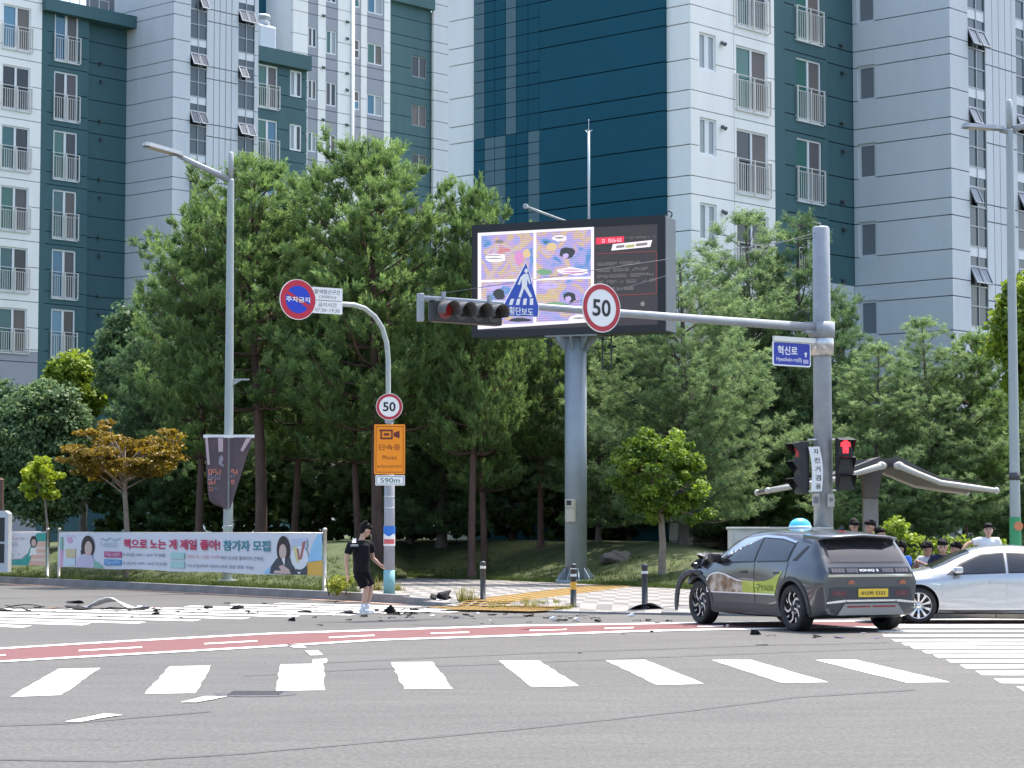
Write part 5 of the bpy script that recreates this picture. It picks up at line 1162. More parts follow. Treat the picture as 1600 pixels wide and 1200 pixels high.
# ================================================================== CARS
def pchip(tab, x):
    n = len(tab)
    if x <= tab[0][0]: return tab[0][1]
    if x >= tab[-1][0]: return tab[-1][1]
    X = [t[0] for t in tab]; Y = [t[1] for t in tab]; d = [(Y[i+1]-Y[i])/(X[i+1]-X[i]) for i in range(n-1)]
    def m(i):
        if i == 0: return d[0]
        if i == n-1: return d[-1]
        return 0 if d[i-1]*d[i] <= 0 else 2*d[i-1]*d[i]/(d[i-1]+d[i])
    for i in range(n-1):
        if X[i] <= x <= X[i+1]:
            h = X[i+1]-X[i]; t = (x-X[i])/h
            return (2*t**3-3*t**2+1)*Y[i]+(t**3-2*t**2+t)*h*m(i)+(-2*t**3+3*t**2)*Y[i+1]+(t**3-t**2)*h*m(i+1)
def section(T, x):
    g = lambda k: pchip(T[k], x)
    zu, zl, wl, zm, wm, zs, ws, zb, wb, zr, wr, zt = [g(k) for k in ('zu','zl','wl','zm','wm','zs','ws','zb','wb','zr','wr','zt')]
    P = [(wl*.82, zu), (wl*.97, zu+.03), (wl, zl), (wm, zm), (ws, zs), (wb, zb), (wr+(wb-wr)*.5+.012, zb+(zr-zb)*.55), (wr, zr), (wr*.80, zr+(zt-zr)*.62), (wr*.42, zr+(zt-zr)*.93), (0, zt)]
    out = [(0, zu)]
    for i in range(len(P)-1):
        p0 = P[max(0, i-1)]; p1 = P[i]; p2 = P[i+1]; p3 = P[i+2] if i+2 < len(P) else (-P[i][0], P[i][1])
        k = 4
        for q in range(k):
            t = q/k; f = lambda a, b, c, d: .5*(2*b+(c-a)*t+(2*a-5*b+4*c-d)*t*t+(-a+3*b-3*c+d)*t**3)
            if i < 2: out.append((p1[0]+(p2[0]-p1[0])*t, p1[1]+(p2[1]-p1[1])*t))
            else: out.append((f(p0[0],p1[0],p2[0],p3[0]), f(p0[1],p1[1],p2[1],p3[1])))
    out.append(P[-1]); return out
def car_shell(T, xs, warp=None):
    rows_ = []
    for x in xs:
        s = section(T, x); full = s + [(-y, z) for y, z in s[-2:0:-1]]
        rows_.append([Vector((x, y, z)) for y, z in full])
    n = len(rows_[0]); vs = [v for r in rows_ for v in r]; fs = []
    for i in range(len(rows_)-1):
        for j in range(n): fs.append((i*n+j, (i+1)*n+j, (i+1)*n+(j+1) % n, i*n+(j+1) % n))
    # end caps as nested rings so they shade well
    for base, sgn in ((0, 1), ((len(rows_)-1)*n, -1)):
        c = sum((vs[base+j] for j in range(n)), Vector())/n; prev = list(range(base, base+n))
        for q in (.97, .75, .4):
            st = len(vs)
            for j in range(n):
                p = vs[base+j]; v = c+(p-c)*q; v.x = p.x - sgn*(.012 if q < .97 else .006); vs.append(v)
            cur = list(range(st, st+n))
            for j in range(n):
                f = (prev[j], prev[(j+1) % n], cur[(j+1) % n], cur[j]); fs.append(f if sgn > 0 else f[::-1])
            prev = cur
        fs.append(tuple(prev) if sgn > 0 else tuple(prev[::-1]))
    if warp: vs = [warp(v) for v in vs]
    return vs, fs
def shell_obj(name, vs, fs, mat, parent, cutters, wellmat, axles, rad, ycut):
    me = bpy.data.meshes.new(name); me.from_pydata([tuple(v) for v in vs], [], fs); bm = bmesh.new(); bm.from_mesh(me); bmesh.ops.recalc_face_normals(bm, faces=bm.faces)
    bvh = BVHTree.FromBMesh(bm); bm.to_mesh(me); bm.free()
    o = obj(name, me, parent); me.materials.append(mat); me.materials.append(wellmat)
    for p in me.polygons: p.use_smooth = True
    cut = MB()
    for ax in axles:
        for s in (-1, 1):
            cut.prism([(ax+rad*cos(2*pi*k/40), rad*.94+rad*sin(2*pi*k/40)-.0) for k in range(40)], s*ycut, s*1.4)
    c = cut.build('cutter', wellmat, parent); bpy.context.view_layer.update()
    md = o.modifiers.new('b', 'BOOLEAN'); md.operation = 'DIFFERENCE'; md.object = c; md.solver = 'EXACT'
    dg = bpy.context.evaluated_depsgraph_get(); dg.update()
    nm = bpy.data.meshes.new_from_object(o.evaluated_get(dg)); o.modifiers.clear(); old = o.data; o.data = nm; bpy.data.meshes.remove(old); cm = c.data; bpy.data.objects.remove(c); bpy.data.meshes.remove(cm)
    nm.name = name
    if len(nm.materials) < 2: nm.materials.append(wellmat)
    for p in nm.polygons:
        ct = p.center; p.use_smooth = True
        for ax in axles:
            r = sqrt((ct.x-ax)**2+(ct.z-rad*.94)**2)
            if r < rad*1.02 and abs(ct.y) > ycut-.02 and (abs(r-rad) < .03 and abs(p.normal.y) < .5 or abs(abs(ct.y)-ycut) < .02): p.material_index = 1; p.use_smooth = False
    try: nm.set_sharp_from_angle(angle=radians(38))
    except Exception: pass
    return o, bvh
def project(bvh, poly, axis, off, mat, name, parent, cell=.07, thick=0.0, side=1, smooth=True):
    """lay a flat outline on the car body. axis 'y': outline in (x,z) from the side; 'x': outline in (y,z) from behind; 'z': outline in (x,y) from above"""
    bm = bmesh.new(); vs = [bm.verts.new((p[0], p[1], 0)) for p in poly]; f = bm.faces.new(vs)
    bmesh.ops.triangulate(bm, faces=[f])
    x0 = min(p[0] for p in poly); x1 = max(p[0] for p in poly); z0 = min(p[1] for p in poly); z1 = max(p[1] for p in poly)
    for a, b, nrm in ((x0, x1, (1,0,0)), (z0, z1, (0,1,0))):
        k = int((b-a)/cell)
        for i in range(1, k+1):
            t = a+(b-a)*i/(k+1); bmesh.ops.bisect_plane(bm, geom=bm.verts[:]+bm.edges[:]+bm.faces[:], plane_co=(t, 0, 0) if nrm[0] else (0, t, 0), plane_no=nrm)
    last = None
    for v in bm.verts:
        a, b = v.co.x, v.co.y
        if axis == 'y': o_, d_ = Vector((a, side*3, b)), Vector((0, -side, 0))
        elif axis == 'x': o_, d_ = Vector((-3*side, a, b)), Vector((side, 0, 0))
        else: o_, d_ = Vector((a, b, 4)), Vector((0, 0, -1))
        h = bvh.ray_cast(o_, d_)
        if h[0] is None:
            h2 = bvh.find_nearest(o_+d_*2.2); p = h2[0]; n = h2[1]
        else: p, n = h[0], h[1]
        v.co = p - d_*off
    if thick:
        r = bmesh.ops.extrude_face_region(bm, geom=bm.faces[:]); dd = {'y': Vector((0,-side,0)), 'x': Vector((side,0,0)), 'z': Vector((0,0,-1))}[axis]
        for v in [g for g in r['geom'] if isinstance(g, bmesh.types.BMVert)]: v.co += dd*thick
    bmesh.ops.recalc_face_normals(bm, faces=bm.faces)
    me = bpy.data.meshes.new(name); bm.to_mesh(me); bm.free(); me.materials.append(mat)
    if not thick:   # make sure a bare sheet faces outwards
        pass
    for p in me.polygons: p.use_smooth = smooth
    if thick:
        try: me.set_sharp_from_angle(angle=radians(40))
        except Exception: pass
    return obj(name, me, parent)
GLASS_D = M('car_glass', (.012,.014,.016), .03, 0, spec=.9); CHR = M('chrome', (.75,.77,.80), .12, 1.0); TYRE = M('tyre_rubber', (.016,.016,.017), .75, bump=.3, bscale=60); ALLOY = M('alloy', (.62,.63,.65), .25, .9); DKAL = M('alloy_dark', (.025,.025,.028), .4, .4); PLK = M('trim_black', (.02,.021,.023), .5); CLAD = M('cladding_grey', (.045,.048,.052), .55)
BRK = M('brake_steel', (.22,.22,.23), .4, .8)
def wheel(parent, x, y, r, w, style, side, rmat):
    F = Matrix.Translation((x, y, r)) @ Matrix.Rotation(-side*pi/2, 4, 'X')   # lathe axis z -> outwards
    hub = bpy.data.objects.new('wheel', None)
    wme = MB(); wme.lathe([(r*.30,-w*.3),(r*.30,w*.3)], 20, F); wl_ = wme.build('wheel', BRK, parent)
    mb = MB(); mb.lathe([(r*.70,-w*.5),(r*.92,-w*.5),(r*.985,-w*.42),(r,-w*.3),(r,w*.3),(r*.985,w*.42),(r*.92,w*.5),(r*.74,w*.52),(r*.70,w*.46)], 44, F, True, False); mb.build('tyre', TYRE, wl_)
    mb = MB(); mb.lathe([(r*.70,-w*.5),(r*.70,w*.46),(r*.725,w*.50),(r*.70,w*.50),(r*.66,w*.40),(r*.64,-w*.1),(.02,-w*.1)], 40, F, True, False); rim = mb.build('rim', rmat, wl_)
    rim.data.materials.clear(); rim.data.materials.append(DKAL if style == 'taxi' else ALLOY)
    n = 5 if style == 'taxi' else 10
    G = F
    for k in range(n):
        a = 2*pi*k/n+.3; R_ = G @ Matrix.Rotation(a, 4, 'Z'); mb = MB()
        if style == 'taxi':
            # hooked spoke: straight arm that bends along the rim
            for s_ in (1,):
                P = [(.10*r,.05*r),(.36*r,.10*r),(.50*r,.06*r),(.62*r,-.10*r),(.66*r,-.28*r),(.60*r,-.30*r),(.54*r,-.12*r),(.45*r,-.02*r),(.34*r,.01*r),(.10*r,-.04*r)]
                mb.add([R_ @ Vector((p[0], p[1], w*.42)) for p in P] + [R_ @ Vector((p[0], p[1], w*.28)) for p in P], [tuple(range(10)), tuple(range(19, 9, -1))] + [(i, 10+i, 10+(i+1) % 10, (i+1) % 10) for i in range(10)], False)
                P = [(.40*r,.20*r),(.56*r,.22*r),(.66*r,.14*r),(.68*r,.19*r),(.58*r,.30*r),(.42*r,.27*r)]
                m_ = len(P); mb.add([R_ @ Vector((p[0], p[1], w*.38)) for p in P] + [R_ @ Vector((p[0], p[1], w*.28)) for p in P], [tuple(range(m_)), tuple(range(2*m_-1, m_-1, -1))] + [(i, m_+i, m_+(i+1) % m_, (i+1) % m_) for i in range(m_)], False)
        else:
            P = [(.12*r,.035*r),(.40*r,.05*r),(.68*r,.085*r),(.68*r,-.085*r),(.40*r,-.05*r),(.12*r,-.035*r)]; m_ = 6
            mb.add([R_ @ Vector((p[0], p[1], w*.42-.02*(p[0] < .2*r))) for p in P] + [R_ @ Vector((p[0], p[1], w*.2)) for p in P], [tuple(range(m_)), tuple(range(2*m_-1, m_-1, -1))] + [(i, m_+i, m_+(i+1) % m_, (i+1) % m_) for i in range(m_)], False)
        mb.build('spoke', ALLOY, wl_)
    mb = MB(); mb.lathe([(.17*r,w*.2),(.17*r,w*.40),(.13*r,w*.44),(.01,w*.44)], 18, F, True, False); mb.build('hub_cap', DKAL if style == 'taxi' else ALLOY, wl_)
    if style != 'taxi':
        mb = MB(); mb.lathe([(.01,w*.02),(.62*r,w*.02)], 30, F, False, False); mb.build('brake_disc', PLK, wl_)
    return wl_
# ---------------------------------------------------------------- the taxi
TX = dict(
 zt=[(-.80,.95),(-.76,1.03),(-.66,1.17),(-.50,1.36),(-.38,1.485),(-.1,1.545),(.5,1.59),(1.2,1.605),(1.75,1.58),(2.15,1.49),(2.55,1.30),(2.9,1.13),(3.05,1.08),(3.3,.98)],
 zr=[(-.80,.94),(-.66,1.13),(-.50,1.31),(-.38,1.42),(.2,1.485),(1.2,1.505),(1.75,1.475),(2.15,1.385),(2.55,1.21),(2.9,1.07),(3.05,1.03),(3.3,.93)],
 wr=[(-.80,.76),(-.62,.74),(-.3,.70),(.5,.65),(1.2,.635),(1.8,.62),(2.2,.64),(2.6,.68),(2.95,.72),(3.3,.72)],
 zb=[(-.80,.90),(-.6,1.03),(-.3,1.07),(0,1.08),(1,1.06),(2,1.03),(2.9,.98),(3.3,.88)],
 wb=[(-.80,.80),(-.6,.845),(0,.865),(1,.88),(2,.88),(2.9,.86),(3.3,.82)],
 zs=[(-.80,.78),(0,.88),(1,.84),(2,.82),(3,.83),(3.3,.76)], ws=[(-.80,.85),(-.65,.90),(0,.94),(.6,.915),(1.5,.90),(2.4,.915),(3,.94),(3.3,.90)],
 zm=[(-.80,.6),(1,.55),(3.3,.52)], wm=[(-.80,.83),(-.6,.90),(0,.935),(1.5,.885),(3,.935),(3.3,.90)],
 zl=[(-.80,.34),(0,.31),(3.3,.30)], wl=[(-.80,.80),(-.5,.87),(0,.90),(1.5,.875),(3,.90),(3.3,.86)], zu=[(-.80,.26),(-.4,.20),(0,.19),(3.3,.19)])
TPAINT = M('taxi_grey_paint', (.070,.078,.086), .30, .5, coat=.8)
def crumple(v):
    if v.x > 2.85:
        a = smooth((v.x-2.85)/.4); n = Vector((mnoise.noise(v*3.1), mnoise.noise(v*3.1+Vector((7,1,3))), mnoise.noise(v*3.1+Vector((2,9,5)))))
        v = v + n*.12*a; v.x -= .12*a*(v.z > .9)
        if v.z > .9: v.z += .06*a
    return v
fl = at_z(1101, 976.5); rl = at_z(1243, 986.2); hd = Vector((-1.23, 2.74, 0)).normalized(); lf = Vector((-hd.y, hd.x, 0))
R_T = .365
rear_left = Vector((rl.x, rl.y, 0)); org = rear_left - lf*.86
taxi = thing('taxi', 'crashed dark grey electric taxi with a blue roof light and crumpled front', 'car', (org.x, org.y, 0), atan2(hd.y, hd.x))
xs_ = [-.80,-.785,-.76,-.72,-.66,-.6,-.53,-.46,-.4,-.34,-.28,-.2,-.1,0,.12,.25,.4,.6,.8,1.0,1.2,1.4,1.6,1.75,1.9,2.05,2.2,2.35,2.5,2.65,2.8,2.9,2.98,3.06,3.14,3.22,3.3]
vs, fs = car_shell(TX, xs_, crumple)
body, bvh = shell_obj('body', vs, fs, TPAINT, taxi, None, PLK, (0, 3.0), .405, .60)
for ax in (0, 3.0):
    for s in (1, -1): wheel(taxi, ax, s*.815, R_T, .235, 'taxi', s, DKAL)
def P(poly, axis, off, mat, name, parent=taxi, **k): return project(bvh, poly, axis, off, mat, name, parent, **k)
for s in (1, -1):
    # doors stand a few millimetres proud so their shut lines show
    arc = [(.445*cos(t), .38+.445*sin(t)) for t in [radians(a) for a in (8, 25, 42, 58)]]
    rd = P([(1.175,.36),(1.175,1.055),(.18,1.075),(.16,.90)] + [(x, z) for x, z in reversed(arc)] + [(.47,.36)], 'y', .008, TPAINT, 'rear_door', thick=.02, side=s)
    arcf = [(3.0-.445*cos(t), .38+.445*sin(t)) for t in [radians(a) for a in (8, 25, 42)]]
    fd = P([(1.20,.36),(2.50,.36)] + arcf[:1] + [(2.66,.72),(2.62,1.0),(2.45,1.02),(1.20,1.053)], 'y', .008, TPAINT, 'front_door', thick=.02, side=s)
    for d, x0 in ((rd, .36), (fd, 1.42)):
        P([(x0,.885),(x0+.2,.88),(x0+.2,.915),(x0,.92)], 'y', .02, PLK, 'door_handle', d, thick=.02, side=s)
    P([(1.14,1.06),(1.14,1.455),(.55,1.435),(.12,1.37),(.20,1.085)], 'y', .006, PLK, 'window_surround', side=s); P([(1.12,1.08),(1.12,1.44),(.56,1.42),(.16,1.355),(.235,1.10)], 'y', .010, GLASS_D, 'rear_door_window', side=s)
    P([(1.20,1.06),(2.48,1.025),(2.44,1.09),(2.18,1.25),(1.85,1.40),(1.20,1.458)], 'y', .006, PLK, 'window_surround', side=s); P([(1.235,1.08),(2.38,1.05),(2.15,1.225),(1.83,1.378),(1.235,1.438)], 'y', .010, GLASS_D, 'front_door_window', side=s)
    P([(.14,1.375),(.6,1.442),(1.2,1.462),(1.85,1.405),(2.2,1.25),(2.50,1.06),(2.56,1.085),(2.25,1.285),(1.88,1.44),(1.2,1.498),(.6,1.478),(.1,1.40)], 'y', .012, M('satin_chrome', (.62,.66,.70), .22, .9), 'roof_trim', side=s)
    P([(.08,1.10),(-.04,1.10),(-.30,1.32),(-.24,1.34)], 'y', .006, PLK, 'quarter_glass', side=s)
    # lower cladding and arch lips
    P([(.42,.24),(2.56,.24),(2.54,.40),(.45,.40)], 'y', .013, CLAD, 'sill_cladding', side=s, thick=.02)
    for ax in (0, 3.0):
        q0, q1 = (-.35, pi+.25) if ax == 0 else (.15, pi+.35)
        if ax == 3.0 and s == 1: q0 = .95
        n = 18; out = [(ax+.47*cos(q0+(q1-q0)*k/n), .385+.47*sin(q0+(q1-q0)*k/n)) for k in range(n+1)]; inn = [(ax+.402*cos(q0+(q1-q0)*k/n), .385+.402*sin(q0+(q1-q0)*k/n)) for k in range(n+1)]
        for half in (0, 1):
            a, b = (0, n//2) if half == 0 else (n//2, n)
            P(out[a:b+1] + inn[a:b+1][::-1], 'y', .016, CLAD, 'arch_trim', side=s, thick=.025, cell=.2)
# livery on the doors
COW = bpy.data.materials.new('livery_photo'); COW.use_nodes = True; nt = COW.node_tree; b_ = nt.nodes['Principled BSDF']; b_.inputs['Roughness'].default_value = .35
vor = nt.nodes.new('ShaderNodeTexNoise'); vor.inputs['Scale'].default_value = 5.5; vor.inputs['Detail'].default_value = 6; tcn = nt.nodes.new('ShaderNodeTexCoord'); nt.links.new(tcn.outputs['Object'], vor.inputs['Vector']); rp_ = nt.nodes.new('ShaderNodeValToRGB'); e = rp_.color_ramp.elements
e[0].position = .36; e[0].color = (.05,.03,.03,1); e[1].position = .66; e[1].color = (.52,.47,.42,1); q = e.new(.46); q.color = (.20,.12,.06,1); q = e.new(.54); q.color = (.30,.24,.17,1); nt.links.new(vor.outputs['Fac'], rp_.inputs[0]); nt.links.new(rp_.outputs[0], b_.inputs['Base Color'])
LIME = M('livery_lime', (.34,.42,.035), .35, coat=.3)
top = [(2.70,.76),(2.62,.83),(2.50,.87),(2.35,.885),(2.15,.865),(1.95,.82),(1.75,.775),(1.58,.76)]
P([(2.70,.545),(1.58,.545)] + top[::-1], 'y', .013, SWHITE, 'livery_border'); P([(2.67,.565),(1.60,.565)] + [(x, z-.02) for x, z in top[::-1]][:-1] + [(2.67,.74)], 'y', .016, COW, 'livery_photo')
P([(1.58,.565),(1.2,.565),(1.2,.757),(1.58,.76)], 'y', .014, LIME, 'livery_panel'); P([(1.175,.565),(.50,.565),(.40,.76),(.26,.95),(.45,.87),(.62,.80),(.85,.762),(1.175,.757)], 'y', .014, LIME, 'livery_panel'); P([(1.58,.545),(.51,.545),(.50,.565),(1.58,.565)], 'y', .015, SWHITE, 'livery_border')
lt = text('구YADL', .11, M('livery_olive', (.13,.19,.015), .5), taxi, 0, 0, 0, w=.62, bold=.02, name='livery_lettering')
for v in lt.data.vertices:
    x = .82 - v.co.x; z = .655 + v.co.z; h = bvh.ray_cast(Vector((x, 3, z)), Vector((0,-1,0))); v.co = (x, (h[0].y if h[0] else .9)+.019, z)
# hatch, glass and tail
P([(-.66,1.085),(.66,1.085),(.61,1.42),(-.61,1.42)], 'x', .010, GLASS_D, 'rear_window'); P([(-.70,1.06),(.70,1.06),(.65,1.44),(-.65,1.44)], 'x', .005, PLK, 'window_surround')
mb = MB(); prof = [(.02,1.556),(-.25,1.54),(-.58,1.512),(-.62,1.497),(-.58,1.474),(-.36,1.435),(.0,1.46)]
for k, (ya, yb) in enumerate(((-.70,-.50),(-.50,0),(0,.50),(.50,.70))):
    f = lambda x, z, y: Vector((x+(.09 if abs(y) > .6 else 0)*(x < -.1), y, z-.05*(abs(y)/.7)**2))
    n = len(prof); mb.add([f(x, z, ya) for x, z in prof] + [f(x, z, yb) for x, z in prof], [(i, (i+1) % n, n+(i+1) % n, n+i) for i in range(n)], True)
    if k == 0: mb.add([f(x, z, ya) for x, z in prof], [tuple(range(n))], False)
    if k == 3: mb.add([f(x, z, yb) for x, z in prof], [tuple(range(n))[::-1]], False)
mb.build('spoiler', TPAINT, taxi)
LAMPB = M('lamp_band_black', (.02,.022,.025), .18); PIX = M('pixel_lamp', (.20,.13,.13), .2); PIXG = M('pixel_clear', (.32,.34,.35), .2)
lb = P([(-.74,.905),(.74,.905),(.73,1.005),(-.73,1.005)], 'x', .008, LAMPB, 'lamp_band', thick=.02)
for (a, b) in ((.70,.46),(.43,.22),(-.22,-.43),(-.46,-.70)):
    lamp = P([(a,.92),(b,.92),(b,.99),(a,.99)], 'x', .012, M('lamp_smoked', (.075,.075,.08), .15), 'tail_light', taxi, thick=.004)
    for k in range(4): P([(a+(b-a)*(k+.1)/4,.93),(a+(b-a)*(k+.82)/4,.93),(a+(b-a)*(k+.82)/4,.98),(a+(b-a)*(k+.1)/4,.98)], 'x', .015, M('pixel_smoked', (.13,.11,.115), .25), 'pixel', lamp)
P([(-.77,.855),(.77,.855),(.77,.895),(-.77,.895)], 'x', .013, CHR, 'chrome_strip', thick=.02)
tt = text('IONIQ 5', .042, SWHITE, taxi, 0, 0, 0, w=.34, bold=.02, name='model_lettering')
for v in tt.data.vertices: y = .02-v.co.x; z = .955+v.co.z; h = bvh.ray_cast(Vector((-3, y, z)), Vector((1,0,0))); v.co = ((h[0].x if h[0] else -.8)-.013, y, z)
P([(-.76,.50),(.76,.50),(.74,.69),(.62,.70),(-.62,.70),(-.74,.69)], 'x', .007, M('bumper_navy', (.022,.027,.036), .4), 'bumper_panel')
for a, b in ((.70,.45),(-.45,-.70)): P([(a,.56),(b,.56),(b,.64),(a,.64)], 'x', .011, M('reflector_dark_red', (.09,.025,.035), .25), 'reflector')
for y_ in (.36, -.58): P([(y_+.07,.745),(y_-.07,.745),(y_-.05,.81),(y_+.03,.80)], 'x', .010, M('orange_mark', (.30,.10,.05), .5), 'orange_mark')
pl = P([(-.31,.545),(.23,.545),(.23,.672),(-.31,.672)], 'x', .022, M('plate_yellow', (.62,.44,.03), .45), 'number_plate', thick=.015)
pt = text('015바 5332', .068, SBLK, taxi, 0, 0, 0, w=.44, bold=.02, name='plate_lettering')
for v in pt.data.vertices: y = -.04-v.co.x; z = .608+v.co.z; h = bvh.ray_cast(Vector((-3, y, z)), Vector((1,0,0))); v.co = ((h[0].x if h[0] else -.8)-.026, y, z)
DIF = M('diffuser_silver', (.20,.215,.23), .35, .7)
P([(-.80,.26),(.80,.26),(.80,.50),(-.80,.50)], 'x', .005, CLAD, 'lower_bumper')
df = P([(-.66,.21),(.66,.21),(.48,.445),(-.48,.445)], 'x', .022, DIF, 'diffuser', thick=.03)
for pl_ in ([(.80,.445),(.47,.470),(.44,.505),(.50,.505),(.80,.475)], [(-.80,.445),(-.47,.470),(-.44,.505),(-.50,.505),(-.80,.475)], [(-.45,.475),(.45,.475),(.45,.505),(-.45,.505)]): P(pl_, 'x', .024, ALLOY, 'silver_line', thick=.02)
for a, b in ((.44,.02),(-.02,-.44)): P([(a,.385),(b,.385),(b,.415),(a,.415)], 'x', .027, M('reflector_red', (.20,.02,.03), .3), 'red_reflector', df)
# roof light, antenna, mirrors
mb = MB(); F = Matrix.Translation((1.25, 0, 1.60)) @ Matrix.Diagonal((1.0, 1.5, .95, 1)); mb.lathe([(.138,-.01),(.132,.05)], 24, F, True); rl_ = mb.build('roof_light', M('roof_light_white', (.55,.68,.80), .3), taxi)
mb = MB(); mb.lathe([(.131,.05),(.118,.10),(.088,.145),(.045,.175),(.005,.182)], 24, F, True, False); mb.build('blue_dome', M('roof_light_blue', (.06,.38,.60), .25, emit=(.05,.4,.6), es=.15), rl_)
mb = MB(); mb.prism([(-.05,1.56),(.12,1.585),(.0,1.64),(-.05,1.645)], -.02, .02); mb.build('antenna_fin', PLK, taxi)
for s in (1, -1):
    mb = MB(); mb.bbox(2.28, s*.93-.06 if s > 0 else s*.93-.06, 1.04, 2.46, s*.93+.14 if s > 0 else s*.93+.06, 1.20, .04); mb.bar((2.40, s*.84, 1.04), (2.38, s*.98, 1.08), .03); mb.build('mirror', PLK, taxi)
P([(2.22,.60),(2.88,.66),(2.88,-.66),(2.22,-.60)], 'z', .008, GLASS_D, 'windscreen')
# wreckage of the front end
def crushed(name, c, size, seedv, mat, n=2, amp=.5):
    bm = bmesh.new(); bmesh.ops.create_cube(bm, size=1); bmesh.ops.subdivide_edges(bm, edges=bm.edges[:], cuts=n, use_grid_fill=True)
    mb = MB()
    for v in bm.verts:
        p = v.co.copy(); q = Vector((mnoise.noise(p*2.3+Vector((seedv,0,0))), mnoise.noise(p*2.3+Vector((0,seedv,3))), mnoise.noise(p*2.3+Vector((5,0,seedv)))))*amp
        p = p+q; v.co = Vector((c[0]+p.x*size[0], c[1]+p.y*size[1], c[2]+p.z*size[2]))
    mb.bm(bm, False); return mb.build(name, mat, taxi)
crushed('crumpled_bonnet', (2.90, .15, 1.08), (.34, 1.05, .12), 3.3, TPAINT, 4, .7); crushed('torn_panel', (3.02, .66, 1.0), (.30, .30, .26), 8.1, PLK, 3, .8); crushed('engine_bay', (3.25, 0, .62), (.35, 1.3, .55), 5.7, PLK, 3, .5)
crushed('torn_panel', (3.10, .80, .98), (.3, .12, .16), 1.4, BLKG, 3, .7)
mb = MB(); arcp = [(2.88,.93,.845),(3.0,.95,.87),(3.14,.99,.875),(3.26,1.02,.85),(3.38,1.05,.77),(3.46,1.07,.64),(3.49,1.08,.48),(3.50,1.085,.33),(3.495,1.085,.22)]
mb.tube(arcp, [(.022,.03),(.03,.045),(.03,.05),(.03,.05),(.03,.05),(.03,.05),(.028,.045),(.026,.04),(.02,.03)], 8); mb.build('hanging_arch_trim', CLAD, taxi)
mb = MB(); mb.tube([(x+.04, y-.05, z-.05) for x, y, z in arcp[2:-1]], .016, 6); mb.build('hanging_liner', BLKG, taxi)

# ---------------------------------------------------------------- the silver saloon
SD_ = dict(
 zt=[(-1.05,.84),(-.98,.96),(-.7,1.04),(-.42,1.08),(.1,1.27),(.6,1.385),(1.1,1.41),(1.55,1.38),(1.95,1.26),(2.3,1.09),(2.55,.99),(2.75,.955),(3.15,.89),(3.45,.77),(3.62,.58)],
 zr=[(-1.05,.80),(-.7,.99),(-.42,1.03),(.1,1.19),(.6,1.295),(1.1,1.32),(1.55,1.285),(1.95,1.17),(2.3,1.02),(2.55,.945),(2.75,.915),(3.15,.84),(3.45,.71),(3.62,.52)],
 wr=[(-1.05,.62),(-.7,.66),(-.42,.62),(.1,.56),(.6,.555),(1.1,.56),(1.55,.575),(1.95,.61),(2.3,.66),(2.55,.70),(3.15,.68),(3.45,.58),(3.62,.40)],
 zb=[(-1.05,.76),(-.6,.93),(0,.935),(1,.915),(2,.885),(2.55,.86),(3.15,.77),(3.62,.50)], wb=[(-1.05,.70),(-.6,.80),(0,.845),(1,.85),(2,.85),(2.6,.83),(3.2,.75),(3.62,.46)],
 zs=[(-1.05,.66),(0,.78),(1,.76),(2,.75),(2.75,.74),(3.62,.46)], ws=[(-1.05,.74),(-.7,.85),(0,.905),(.7,.885),(2,.885),(2.75,.905),(3.3,.80),(3.62,.52)],
 zm=[(-1.05,.5),(1,.5),(3.62,.38)], wm=[(-1.05,.74),(-.6,.87),(0,.90),(1.4,.87),(2.75,.90),(3.3,.82),(3.62,.54)], zl=[(-1.05,.32),(0,.26),(3.3,.24),(3.62,.26)], wl=[(-1.05,.70),(0,.87),(1.4,.855),(2.75,.87),(3.62,.50)], zu=[(-1.05,.26),(-.5,.18),(3.3,.17),(3.62,.20)])
SPAINT = M('silver_paint', (.44,.465,.49), .28, .55, coat=.9)
SC_ = .94; fw = at_z(1438.5, 975)
sedan = thing('silver_car', 'silver saloon car stopped beside the crashed taxi, cut off by the picture edge', 'car', (fw.x+2.75*SC_, fw.y+.78, 0), pi-.03); sedan.scale = (SC_, SC_, SC_)
xs2 = [-1.05,-1.02,-.98,-.9,-.8,-.7,-.55,-.42,-.3,-.1,.1,.3,.5,.7,.9,1.1,1.3,1.5,1.7,1.9,2.05,2.2,2.35,2.5,2.6,2.75,2.95,3.15,3.3,3.42,3.5,3.57,3.62]
vs, fs = car_shell(SD_, xs2); body, bvh = shell_obj('body', vs, fs, SPAINT, sedan, None, PLK, (0, 2.75), .365, .58)
def P(poly, axis, off, mat, name, parent=sedan, **k): return project(bvh, poly, axis, off, mat, name, parent, **k)
for ax in (0, 2.75):
    for s in (1, -1): wheel(sedan, ax, s*.785, .325, .21, 'saloon', s, ALLOY)
